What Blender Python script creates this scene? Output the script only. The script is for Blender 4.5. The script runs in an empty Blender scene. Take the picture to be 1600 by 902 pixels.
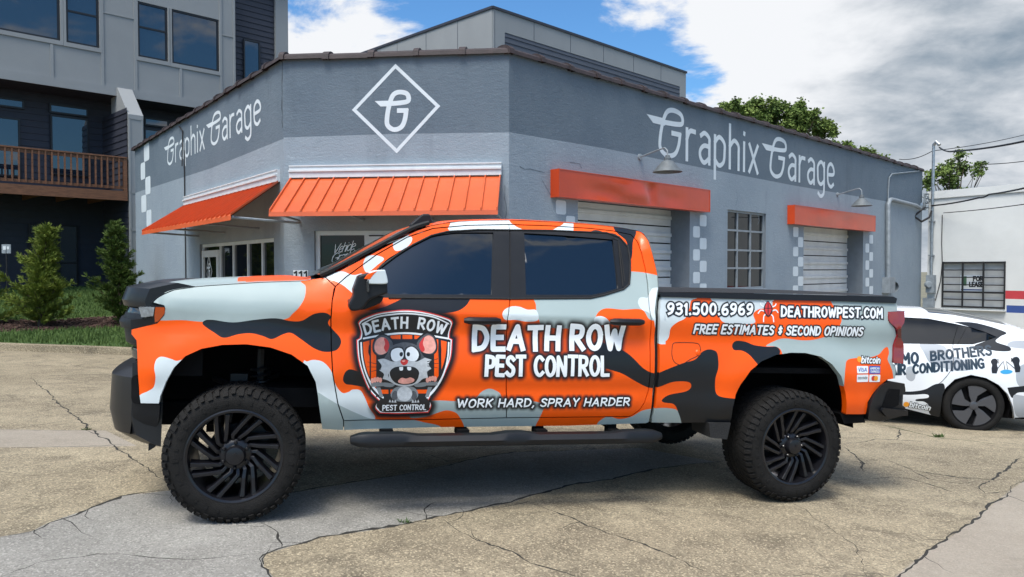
import bpy, bmesh, math, random
import numpy as np
from mathutils import Vector, Matrix
from mathutils.geometry import delaunay_2d_cdt
R = math.radians
random.seed(7); rng = np.random.default_rng(7)
SC = bpy.context.scene
COL = SC.collection

# ------------------------------------------------------------ camera
F = 1180.0; EYE = 1.483; PITCH = R(1.5)
cam = bpy.data.objects.new('camera', bpy.data.cameras.new('camera')); COL.objects.link(cam)
cam.location = (0, 0, EYE); cam.rotation_euler = (R(90) - PITCH, 0, 0)
cam.data.sensor_width = 36; cam.data.lens = F / 1600 * 36
cam.data.clip_start = 0.05; cam.data.clip_end = 2000
SC.camera = cam
CAM = np.array([0, 0, EYE]); FWD = np.array([0, math.cos(PITCH), -math.sin(PITCH)]); UPV = np.array([0, math.sin(PITCH), math.cos(PITCH)])
def ray(x, y):
    x = np.asarray(x, float); y = np.asarray(y, float)
    return np.stack([(x - 800) / F, (451 - y) / F * UPV[1] + FWD[1], (451 - y) / F * UPV[2] + FWD[2]], -1)

# ------------------------------------------------------------ sky, sun, exposure
SUN_EL, SUN_AZ = R(62), R(206)      # azimuth measured from +Y clockwise: sun high, behind and a little left of the viewer
W = bpy.data.worlds.new('World'); SC.world = W; W.use_nodes = True
nt = W.node_tree; N = nt.nodes; L = nt.links; N.clear()
def nd(t, **kw):
    n = N.new(t)
    for k, v in kw.items():
        if k.startswith('i_'): n.inputs[int(k[2:])].default_value = v
        else: setattr(n, k, v)
    return n
def mth(op, a, b=None, clamp=False):
    n = nd('ShaderNodeMath', operation=op); n.use_clamp = clamp
    for i, v in enumerate((a, b)):
        if v is None: continue
        if isinstance(v, (int, float)): n.inputs[i].default_value = v
        else: L.new(v, n.inputs[i])
    return n.outputs[0]
sky = nd('ShaderNodeTexSky', sky_type='NISHITA', sun_disc=False)
sky.sun_elevation = SUN_EL; sky.sun_rotation = SUN_AZ; sky.altitude = 200; sky.air_density = 1.2; sky.dust_density = 0.4; sky.ozone_density = 2.5
tc = nd('ShaderNodeTexCoord'); DIR = tc.outputs['Generated']
nrm = nd('ShaderNodeVectorMath', operation='NORMALIZE'); L.new(DIR, nrm.inputs[0]); DIR = nrm.outputs[0]
sep = nd('ShaderNodeSeparateXYZ'); L.new(DIR, sep.inputs[0])
def lobe(x, y, deg, amp, inner=0.0, v=None):  # soft round weight about a sky direction
    if v is None: v = ray(x, y); v = v / np.linalg.norm(v)
    d = nd('ShaderNodeVectorMath', operation='DOT_PRODUCT'); L.new(DIR, d.inputs[0]); d.inputs[1].default_value = tuple(v)
    mr = nd('ShaderNodeMapRange', interpolation_type='SMOOTHSTEP'); L.new(d.outputs['Value'], mr.inputs[0])
    mr.inputs[1].default_value = math.cos(R(deg)); mr.inputs[2].default_value = math.cos(R(deg * inner)); mr.inputs[3].default_value = 0; mr.inputs[4].default_value = amp
    return mr.outputs[0]
def addall(lst):
    o = lst[0]
    for l in lst[1:]: o = mth('ADD', o, l)
    return o
zc = mth('MAXIMUM', sep.outputs[2], 0.0)
pz = mth('ADD', zc, 0.35)
pl = nd('ShaderNodeCombineXYZ')
L.new(mth('DIVIDE', sep.outputs[0], pz), pl.inputs[0]); L.new(mth('DIVIDE', sep.outputs[1], pz), pl.inputs[1]); L.new(mth('MULTIPLY', zc, 2.2), pl.inputs[2])
n1 = nd('ShaderNodeTexNoise'); n1.inputs['Scale'].default_value = 3.4; n1.inputs['Detail'].default_value = 10; n1.inputs['Roughness'].default_value = 0.60; n1.inputs['Distortion'].default_value = .25; L.new(pl.outputs[0], n1.inputs['Vector'])
n2 = nd('ShaderNodeTexNoise'); n2.inputs['Scale'].default_value = 5.5; n2.inputs['Detail'].default_value = 10; n2.inputs['Roughness'].default_value = 0.58; n2.inputs['Distortion'].default_value = .2; L.new(pl.outputs[0], n2.inputs['Vector'])
bias = addall([lobe(1250, 60, 17, .34, .35), lobe(1500, 150, 16, .3, .4), lobe(520, 60, 9.5, .30, .3), lobe(760, -10, 4.5, .14, .2), lobe(1500, 330, 12, .25), lobe(300, 150, 9, .2),
               lobe(930, 40, 10.5, -.40, .25), lobe(650, 25, 4.0, -.24, .2), lobe(980, 15, 3.2, .26, .1), lobe(0, 0, 70, -.10, .3, np.array([.1, -.97, .22])), lobe(0, 0, 36, -.06, .4, np.array([.42, -.70, .57])), lobe(1130, 30, 3.0, .12)])
cov = nd('ShaderNodeMapRange', interpolation_type='SMOOTHSTEP'); L.new(mth('ADD', mth('MULTIPLY', n1.outputs[0], 2.2), bias), cov.inputs[0])
cov.inputs[1].default_value = 1.02; cov.inputs[2].default_value = 1.30
# cloud body: bright tops, grey-blue undersides
dark = addall([lobe(1500, 235, 14, .55, .1), lobe(1400, 130, 12, .30, .1), lobe(1590, 150, 9, .2), lobe(1180, 40, 8, -.30, .2), lobe(540, 50, 8, -.28, .3)])
shade = nd('ShaderNodeMapRange', interpolation_type='SMOOTHSTEP'); mp3 = nd('ShaderNodeMapping'); mp3.inputs['Scale'].default_value = (1, 1, 2.2); L.new(DIR, mp3.inputs[0])
n3 = nd('ShaderNodeTexNoise'); n3.inputs['Scale'].default_value = 3.0; n3.inputs['Detail'].default_value = 6; n3.inputs['Roughness'].default_value = .5; n3.inputs['Distortion'].default_value = .15; L.new(mp3.outputs[0], n3.inputs['Vector'])
L.new(mth('ADD', mth('ADD', mth('MULTIPLY', n2.outputs[0], 2.0), mth('MULTIPLY', n3.outputs[0], 2.4)), dark), shade.inputs[0])
shade.inputs[1].default_value = 2.15; shade.inputs[2].default_value = 3.7
cc = nd('ShaderNodeMixRGB'); L.new(shade.outputs[0], cc.inputs[0]); cc.inputs[1].default_value = (7.2, 7.35, 7.6, 1); cc.inputs[2].default_value = (1.75, 2.35, 3.0, 1)
sk = nd('ShaderNodeMixRGB', blend_type='MULTIPLY'); sk.inputs[0].default_value = 1; L.new(sky.outputs[0], sk.inputs[1]); sk.inputs[2].default_value = (.60, .98, 1.30, 1)
mx = nd('ShaderNodeMixRGB'); L.new(cov.outputs[0], mx.inputs[0]); L.new(sk.outputs[0], mx.inputs[1]); L.new(cc.outputs[0], mx.inputs[2])
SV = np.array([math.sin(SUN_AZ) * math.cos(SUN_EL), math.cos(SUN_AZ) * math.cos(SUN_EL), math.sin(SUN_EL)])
veil = nd('ShaderNodeMixRGB', blend_type='ADD'); L.new(lobe(0, 0, 40, 1.0, 0, SV), veil.inputs[0]); L.new(mx.outputs[0], veil.inputs[1]); veil.inputs[2].default_value = (30, 29, 27.5, 1)   # out-of-view glow added round the sun as a broad soft fill
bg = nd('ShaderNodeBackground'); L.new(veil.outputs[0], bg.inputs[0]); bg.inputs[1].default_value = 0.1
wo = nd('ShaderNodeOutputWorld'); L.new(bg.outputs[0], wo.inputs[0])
sl = bpy.data.lights.new('sun', 'SUN'); sl.energy = 2.3; sl.angle = R(18); sl.color = (1, .95, .87)
so = bpy.data.objects.new('sun', sl); COL.objects.link(so)
sv = Vector((math.sin(SUN_AZ) * math.cos(SUN_EL), math.cos(SUN_AZ) * math.cos(SUN_EL), math.sin(SUN_EL)))
so.rotation_euler = sv.to_track_quat('Z', 'Y').to_euler(); so.location = (0, -10, 30)
SC.view_settings.view_transform = 'Standard'; SC.view_settings.look = 'None'; SC.view_settings.gamma = 1; SC.view_settings.exposure = 0.35
SC.view_settings.use_curve_mapping = False

# ------------------------------------------------------------ materials
def mat(name, col, rough=.5, metal=0, coat=0, spec=.5, var=0, vscale=6, bump=0, bscale=40, halo=False, col2=None, emit=None, ior=None, detail=6, stretch=None, coatr=.05):
    m = bpy.data.materials.new(name); m.use_nodes = True
    t = m.node_tree; b = t.nodes['Principled BSDF']
    c = tuple(col) + (1,)
    b.inputs['Base Color'].default_value = c
    b.inputs['Roughness'].default_value = rough; b.inputs['Metallic'].default_value = metal
    b.inputs['Coat Weight'].default_value = coat; b.inputs['Coat Roughness'].default_value = coatr
    b.inputs['Specular IOR Level'].default_value = spec
    if ior: b.inputs['IOR'].default_value = ior
    out = None
    tcn = t.nodes.new('ShaderNodeTexCoord'); vec = tcn.outputs['Object']
    if stretch:
        mp = t.nodes.new('ShaderNodeMapping'); mp.inputs['Scale'].default_value = stretch; t.links.new(vec, mp.inputs[0]); vec = mp.outputs[0]
    if var:
        n = t.nodes.new('ShaderNodeTexNoise'); n.inputs['Scale'].default_value = vscale; n.inputs['Detail'].default_value = detail; n.inputs['Roughness'].default_value = .62
        t.links.new(vec, n.inputs['Vector'])
        r = t.nodes.new('ShaderNodeMapRange'); r.inputs[1].default_value = .3; r.inputs[2].default_value = .7; t.links.new(n.outputs[0], r.inputs[0])
        mixn = t.nodes.new('ShaderNodeMixRGB'); t.links.new(r.outputs[0], mixn.inputs[0])
        if col2: a, bb = c, tuple(col2) + (1,)
        else: a = tuple(x * (1 - var) for x in col) + (1,); bb = tuple(min(1, x * (1 + var)) for x in col) + (1,)
        mixn.inputs[1].default_value = a; mixn.inputs[2].default_value = bb
        out = mixn.outputs[0]
        rr = t.nodes.new('ShaderNodeMapRange'); rr.inputs[3].default_value = max(.02, rough - .06); rr.inputs[4].default_value = min(1, rough + .08); t.links.new(n.outputs[0], rr.inputs[0]); t.links.new(rr.outputs[0], b.inputs['Roughness'])
    if halo:                                   # printed airbrush edge of the wrap, stored per vertex
        at = t.nodes.new('ShaderNodeAttribute'); at.attribute_name = 'airbrush'
        mm = t.nodes.new('ShaderNodeMixRGB'); t.links.new(at.outputs['Fac'], mm.inputs[0])
        if out: t.links.new(out, mm.inputs[1])
        else: mm.inputs[1].default_value = c
        mm.inputs[2].default_value = (.009, .009, .011, 1); out = mm.outputs[0]
    if out: t.links.new(out, b.inputs['Base Color'])
    if bump:
        n = t.nodes.new('ShaderNodeTexNoise'); n.inputs['Scale'].default_value = bscale; n.inputs['Detail'].default_value = 5; t.links.new(vec, n.inputs['Vector'])
        bu = t.nodes.new('ShaderNodeBump'); bu.inputs['Strength'].default_value = bump; bu.inputs['Distance'].default_value = .02; t.links.new(n.outputs[0], bu.inputs['Height']); t.links.new(bu.outputs[0], b.inputs['Normal'])
    if emit: b.inputs['Emission Color'].default_value = tuple(emit) + (1,); b.inputs['Emission Strength'].default_value = 1
    return m

M = {}
def stucco(name, col, light):
    m = bpy.data.materials.new(name); m.use_nodes = True; t = m.node_tree; b = t.nodes['Principled BSDF']; lk = t.links.new
    tc = t.nodes.new('ShaderNodeTexCoord').outputs['Object']
    def noise(scale, det, ro, vec=(1, 1, 1), dist=0):
        mp = t.nodes.new('ShaderNodeMapping'); mp.inputs['Scale'].default_value = vec; lk(tc, mp.inputs[0]); n = t.nodes.new('ShaderNodeTexNoise'); n.inputs['Scale'].default_value = scale; n.inputs['Detail'].default_value = det; n.inputs['Roughness'].default_value = ro; n.inputs['Distortion'].default_value = dist; lk(mp.outputs[0], n.inputs['Vector']); return n.outputs[0]
    def ramp(v, a, c, lo, hi):
        r = t.nodes.new('ShaderNodeMapRange'); r.inputs[1].default_value = a; r.inputs[2].default_value = c; r.inputs[3].default_value = lo; r.inputs[4].default_value = hi; lk(v, r.inputs[0]); return r.outputs[0]
    c = None
    def mix(f, colour):
        nonlocal c
        n = t.nodes.new('ShaderNodeMixRGB'); lk(f, n.inputs[0]); n.inputs[2].default_value = tuple(colour) + (1,)
        if c is None: n.inputs[1].default_value = tuple(col) + (1,)
        else: lk(c, n.inputs[1])
        c = n.outputs[0]
    mix(ramp(noise(.8, 6, .6), .35, .7, 0, .8), light)
    mix(ramp(noise(1.4, 6, .7, (1, 1, .16)), .54, .72, 0, .5), [x * .66 for x in col])          # rain streaks
    mix(ramp(noise(5, 6, .75, (1, 1, .7), .5), .56, .72, 0, .45), [x * .74 for x in col])
    mix(ramp(noise(9, 4, .7, (1, 1, 2.5)), .60, .75, 0, .5), [min(1, x * 1.35) for x in light])   # scuffed paint
    lk(c, b.inputs['Base Color']); b.inputs['Roughness'].default_value = .85; b.inputs['Specular IOR Level'].default_value = .25
    h = t.nodes.new('ShaderNodeMath'); h.operation = 'ADD'; lk(noise(9, 6, .65, (1, 1, 2.2)), h.inputs[0]); lk(noise(45, 4, .6), h.inputs[1])
    bu = t.nodes.new('ShaderNodeBump'); bu.inputs['Strength'].default_value = .38; bu.inputs['Distance'].default_value = .02; lk(h.outputs[0], bu.inputs['Height']); lk(bu.outputs[0], b.inputs['Normal'])
    return m
wrap = dict(rough=.38, coat=.25, spec=.25, var=.04, vscale=2.5, halo=True, coatr=.12)
M['orange'] = mat('orange wrap', (.90, .098, .002), **wrap)
M['grey'] = mat('pale grey wrap', (.345, .415, .405), **wrap)
M['white'] = mat('white wrap', (.60, .66, .67), **wrap)
M['black'] = mat('black wrap', (.010, .012, .015), **wrap)
M['trim'] = mat('black plastic trim', (.008, .009, .011), spec=.35, rough=.45, var=.1, vscale=12)
M['rubber'] = mat('black rubber', (.014, .014, .014), rough=.75, var=.25, vscale=14, bump=.25, bscale=120)
M['tyre'] = mat('tyre rubber', (.0125, .0118, .011), spec=.2, rough=.8, var=.35, vscale=9, bump=.3, bscale=160)
M['rim'] = mat('gloss black rim', (.007, .007, .009), rough=.32, metal=0, coat=.12, spec=.4)
M['under'] = mat('underbody', (.004, .004, .0045), spec=.15, rough=.8, var=.4, vscale=8)
M['tint'] = mat('tinted glass', (.004, .007, .010), rough=.015, spec=.8, ior=1.6)
M['dark'] = mat('dark recess', (.006, .006, .007), rough=.8)
M['chrome'] = mat('bright metal', (.75, .77, .79), rough=.12, metal=1)
M['steel'] = mat('galvanised steel', (.38, .41, .43), rough=.42, metal=.8, var=.2, vscale=10)
M['amber'] = mat('amber lens', (.40, .055, .003), rough=.12, coat=.6)
M['red'] = mat('red lens', (.24, .003, .008), rough=.10, coat=.8)
M['redpaint'] = mat('red print', (.60, .035, .03), rough=.4)
M['lamp'] = mat('smoked lamp', (.025, .028, .032), rough=.10, coat=.4)
M['lens'] = mat('clear lamp', (.30, .33, .35), rough=.2, metal=.3, var=.5, vscale=22)
M['letter'] = mat('white print', (.80, .83, .84), rough=.4)
M['ink'] = mat('black print', (.010, .010, .012), rough=.4)
# ------------------------------------------------------------ objects: things, parts, structure
def link(o, parent=None):
    COL.objects.link(o)
    if parent: o.parent = parent
    return o
def tag(o, label=None, cat=None, group=None, kind=None):
    if label: o['label'] = label
    if cat: o['category'] = cat
    if group: o['group'] = group
    if kind: o['kind'] = kind
    return o
def thing(name, label, cat, loc=(0, 0, 0), rot=None, group=None):
    o = bpy.data.objects.new(name, None); o.empty_display_size = .2; link(o)
    mw = Matrix.Translation(Vector(loc))
    if rot is not None: mw = mw @ rot.to_4x4()
    o.matrix_world = mw
    return tag(o, label, cat, group)
def meshobj(name, verts, faces, mats, parent=None, mi=None, smooth=False):
    me = bpy.data.meshes.new(name); me.from_pydata([tuple(map(float, v)) for v in verts], [], [list(map(int, f)) for f in faces])
    for m in (mats if isinstance(mats, (list, tuple)) else [mats]): me.materials.append(m)
    if mi is not None: me.polygons.foreach_set('material_index', np.asarray(mi, np.int32))
    if smooth: me.polygons.foreach_set('use_smooth', np.ones(len(me.polygons), bool))
    me.update()
    return link(bpy.data.objects.new(name, me), parent)
def copy_tree(o, parent=None):
    c = o.copy(); COL.objects.link(c)
    if parent: c.parent = parent
    for ch in [x for x in COL.objects if x.parent == o]: copy_tree(ch, c)
    return c
def flip_copy(o, yc, drop=True):             # the same part on the far side
    me = o.data.copy()
    co = np.empty(len(me.vertices) * 3); me.vertices.foreach_get('co', co); co = co.reshape(-1, 3); co[:, 1] = 2 * yc - co[:, 1]
    me.vertices.foreach_set('co', co.ravel()); me.flip_normals()
    if 'airbrush' in me.attributes: me.attributes.remove(me.attributes['airbrush'])
    c = bpy.data.objects.new(o.name.split('.')[0], me); link(c, o.parent)
    for md in o.modifiers:
        if md.type == 'BEVEL': bevel(c, md.width, md.segments)
    return c
def bevel(o, w, seg=2):
    b = o.modifiers.new('bevel', 'BEVEL'); b.width = w; b.segments = seg; b.limit_method = 'ANGLE'; b.angle_limit = R(35)
    return o

class MB:                                     # collects simple solids into one mesh
    def __init__(s): s.v = []; s.f = []; s.m = []
    def add(s, v, f, m=0):
        k = len(s.v); s.v += [tuple(x) for x in v]; s.f += [[i + k for i in q] for q in f]; s.m += [m] * len(f); return s
    def box(s, c, d, rot=None, m=0):
        v = [Vector((sx * d[0] / 2, sy * d[1] / 2, sz * d[2] / 2)) for sx in (-1, 1) for sy in (-1, 1) for sz in (-1, 1)]
        if rot is not None: v = [rot @ x for x in v]
        v = [x + Vector(c) for x in v]
        return s.add(v, [(0, 1, 3, 2), (4, 6, 7, 5), (0, 4, 5, 1), (2, 3, 7, 6), (0, 2, 6, 4), (1, 5, 7, 3)], m)
    def tube(s, pts, r, n=10, m=0, cap=True):
        pts = [Vector(p) for p in pts]; rs = r if isinstance(r, (list, tuple)) else [r] * len(pts)
        rings = []; prev = None
        for i, p in enumerate(pts):
            t = (pts[min(i + 1, len(pts) - 1)] - pts[max(i - 1, 0)]).normalized()
            if prev is None: a = t.orthogonal().normalized()
            else: a = (prev - t * prev.dot(t)); a = a.normalized() if a.length > 1e-6 else t.orthogonal().normalized()
            prev = a; b = t.cross(a)
            rings.append([p + (a * math.cos(2 * math.pi * k / n) + b * math.sin(2 * math.pi * k / n)) * rs[i] for k in range(n)])
        v = [q for rg in rings for q in rg]; f = []
        for i in range(len(pts) - 1):
            for k in range(n): f.append((i * n + k, i * n + (k + 1) % n, (i + 1) * n + (k + 1) % n, (i + 1) * n + k))
        if cap: f.append(tuple(range(n))[::-1]); f.append(tuple((len(pts) - 1) * n + k for k in range(n)))
        return s.add(v, f, m)
    def lathe(s, prof, c=(0, 0, 0), n=48, m=0, axis='y'):      # prof: (radius, along axis)
        v = []; f = []
        for r, h in prof:
            for k in range(n):
                a = 2 * math.pi * k / n
                p = (r * math.cos(a), h, r * math.sin(a)) if axis == 'y' else (r * math.cos(a), r * math.sin(a), h)
                v.append((p[0] + c[0], p[1] + c[1], p[2] + c[2]))
        for i in range(len(prof) - 1):
            for k in range(n): f.append((i * n + k, i * n + (k + 1) % n, (i + 1) * n + (k + 1) % n, (i + 1) * n + k))
        return s.add(v, f, m)
    def prism(s, poly, y0, y1, m=0):           # polygon in (x, z), extruded along y
        n = len(poly); v = [(p[0], y0, p[1]) for p in poly] + [(p[0], y1, p[1]) for p in poly]
        f = [tuple(range(n)), tuple(range(2 * n - 1, n - 1, -1))] + [(i, i + n, (i + 1) % n + n, (i + 1) % n) for i in range(n)]
        return s.add(v, f, m)
    def build(s, name, mats, parent=None, smooth=False, bev=0, seg=2, rec=True):
        o = meshobj(name, s.v, s.f, mats, parent, s.m, smooth)
        if rec:
            bm = bmesh.new(); bm.from_mesh(o.data); bmesh.ops.recalc_face_normals(bm, faces=bm.faces); bm.to_mesh(o.data); bm.free()
        if bev: bevel(o, bev, seg)
        if smooth:
            try: o.data.set_sharp_from_angle(angle=R(38))
            except Exception: pass
        return o

# ------------------------------------------------------------ 2-D helpers
def curve(pts, n=6, closed=True):             # Catmull-Rom; a third item marks a corner
    m = len(pts); P = [np.array(p[:2], float) for p in pts]; cor = [len(p) > 2 for p in pts]; out = []
    for i in range(m if closed else m - 1):
        j = (i + 1) % m
        p1, p2 = P[i], P[j]
        p0 = P[i - 1] if (not cor[i] and (closed or i > 0)) else p1 - (p2 - p1) * .5
        p3 = P[(j + 1) % m] if (not cor[j] and (closed or j < m - 1)) else p2 + (p2 - p1) * .5
        for k in range(n):
            t = k / n
            out.append(.5 * (2 * p1 + (p2 - p0) * t + (2 * p0 - 5 * p1 + 4 * p2 - p3) * t * t + (3 * p1 - p0 - 3 * p2 + p3) * t ** 3))
    if not closed: out.append(P[-1])
    return np.array(out)
def dense(pts, step, closed=True):
    P = np.asarray(pts, float); out = []
    for i in range(len(P) if closed else len(P) - 1):
        a, b = P[i], P[(i + 1) % len(P)]; k = max(1, int(np.linalg.norm(b - a) / step))
        for t in range(k): out.append(a + (b - a) * t / k)
    if not closed: out.append(P[-1])
    return np.array(out)
def inside(poly, pts):
    poly = np.asarray(poly, float); x, y = pts[:, 0], pts[:, 1]; r = np.zeros(len(pts), bool)
    lo, hi = poly.min(0), poly.max(0)
    sel = np.where((x >= lo[0]) & (x <= hi[0]) & (y >= lo[1]) & (y <= hi[1]))[0]
    if not len(sel): return r
    xs, ys = x[sel], y[sel]; rr = np.zeros(len(sel), bool)
    x1, y1 = poly[-1]
    for x2, y2 in poly:
        if y1 != y2:
            c = ((y1 > ys) != (y2 > ys)) & (xs < (x2 - x1) * (ys - y1) / (y2 - y1) + x1); rr ^= c
        x1, y1 = x2, y2
    r[sel] = rr; return r
def inset(poly, d):
    P = np.asarray(poly, float); a = np.roll(P, 1, 0); b = np.roll(P, -1, 0)
    e1 = P - a; e2 = b - P
    n1 = np.stack([-e1[:, 1], e1[:, 0]], 1); n1 /= np.linalg.norm(n1, axis=1)[:, None] + 1e-12
    n2 = np.stack([-e2[:, 1], e2[:, 0]], 1); n2 /= np.linalg.norm(n2, axis=1)[:, None] + 1e-12
    nn = n1 + n2; nn /= np.maximum((nn * nn).sum(1) / 2, .5)[:, None]
    area = .5 * np.sum(P[:, 0] * b[:, 1] - b[:, 0] * P[:, 1])
    return P + nn * d * (1 if area > 0 else -1)
def cdt(polys, pts=None):
    vs = []; es = []
    for p in polys:
        k = len(vs); vs += [Vector((float(q[0]), float(q[1]))) for q in p]; es += [(k + i, k + (i + 1) % len(p)) for i in range(len(p))]
    if pts is not None: vs += [Vector((float(q[0]), float(q[1]))) for q in pts]
    r = delaunay_2d_cdt(vs, es, [], 0, 1e-6, False)
    return np.array([tuple(v) for v in r[0]]), np.array([f for f in r[2] if len(f) == 3], int)

# ------------------------------------------------------------ surfaces a picture point can be carried to
class Plane:                                   # vertical wall through P along direction a (horizontal)
    def __init__(s, P, a, off=0, flipn=False):
        s.a = np.array([a[0], a[1], 0.]); s.a /= np.linalg.norm(s.a)
        s.n = np.array([s.a[1], -s.a[0], 0.])
        s.P = np.array([P[0], P[1], 0.]) + s.n * off
        s.out = s.n
    def shifted(s, off): return Plane(s.P + s.n * off, s.a)
    def uv(s, x, y):
        r = ray(x, y); t = ((s.P - CAM) @ s.n) / (r @ s.n); p = CAM + r * t[..., None] - s.P
        return np.stack([p @ s.a, p[..., 2]], -1)
    def pos(s, q, off=0): q = np.asarray(q, float); return s.P + q[:, :1] * s.a + q[:, 1:2] * np.array([0, 0, 1.]) + s.n * off
    def p3(s, u, z, off=0): return Vector(s.P + s.a * u + s.n * off) + Vector((0, 0, z))
    def px(s, pts): p = np.asarray([q[:2] for q in pts], float); return s.uv(p[:, 0], p[:, 1])
    def rot(s): return Matrix((tuple(s.a), tuple(-s.n), (0, 0, 1))).transposed()

def sheet(name, surf, outline, regions=(), mats=None, parent=None, grid=None, off=0, lip=0, smooth=True, fine=None, dens=None, inv=None):
    """A sheet cut to an outline; regions (polygon, material index; -1 = opening) are part of the same mesh."""
    outline = np.asarray(outline, float); lo, hi = outline.min(0), outline.max(0)
    polys = [dense(outline, dens) if dens else outline]; regs = []
    for p, m in regions:
        p = np.asarray(p, float)
        if (p.max(0) < lo).any() or (p.min(0) > hi).any(): continue
        regs.append((p, m)); polys.append(dense(p, dens) if dens else p)
    pts = None
    if grid:
        gx = np.arange(lo[0] + grid / 2, hi[0], grid); gy = np.arange(lo[1] + grid / 2, hi[1], grid)
        g = np.stack(np.meshgrid(gx, gy), -1).reshape(-1, 2); g = g + rng.uniform(-.12, .12, g.shape) * grid
        pts = g[inside(outline, g)]
        if fine is not None and len(fine): pts = np.concatenate([pts, fine[inside(outline, fine)]])
    v, f = cdt(polys, pts)
    c = v[f].mean(1)
    keep = inside(outline, c); mi = np.zeros(len(f), int)
    for p, m in regs: mi[inside(p, c)] = m
    keep &= mi >= 0
    f = f[keep]; mi = mi[keep]
    used = np.unique(f); re = -np.ones(len(v), int); re[used] = np.arange(len(used)); f = re[f]; v2 = v[used]
    pos = surf.pos(v2, off)
    nn = np.cross(pos[f[:, 1]] - pos[f[:, 0]], pos[f[:, 2]] - pos[f[:, 0]])
    bad = nn @ surf.out < 0; f[bad] = f[bad][:, ::-1]
    o = meshobj(name, pos, f, mats, parent, mi, smooth)
    o.data['n_uv'] = len(v2); o_uv = v2
    if lip:
        bm = bmesh.new(); bm.from_mesh(o.data); be = [e for e in bm.edges if e.is_boundary]
        for e in be: e.smooth = False
        r = bmesh.ops.extrude_edge_only(bm, edges=be)
        d = Vector(surf.out) * -lip
        for g in r['geom']:
            if isinstance(g, bmesh.types.BMVert): g.co += d
        bmesh.ops.recalc_face_normals(bm, faces=bm.faces)
        s = sum((fc.normal.dot(Vector(surf.out)) * fc.calc_area() for fc in bm.faces))
        if s < 0: bmesh.ops.reverse_faces(bm, faces=bm.faces)
        bm.to_mesh(o.data); bm.free()
    return o, o_uv

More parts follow.
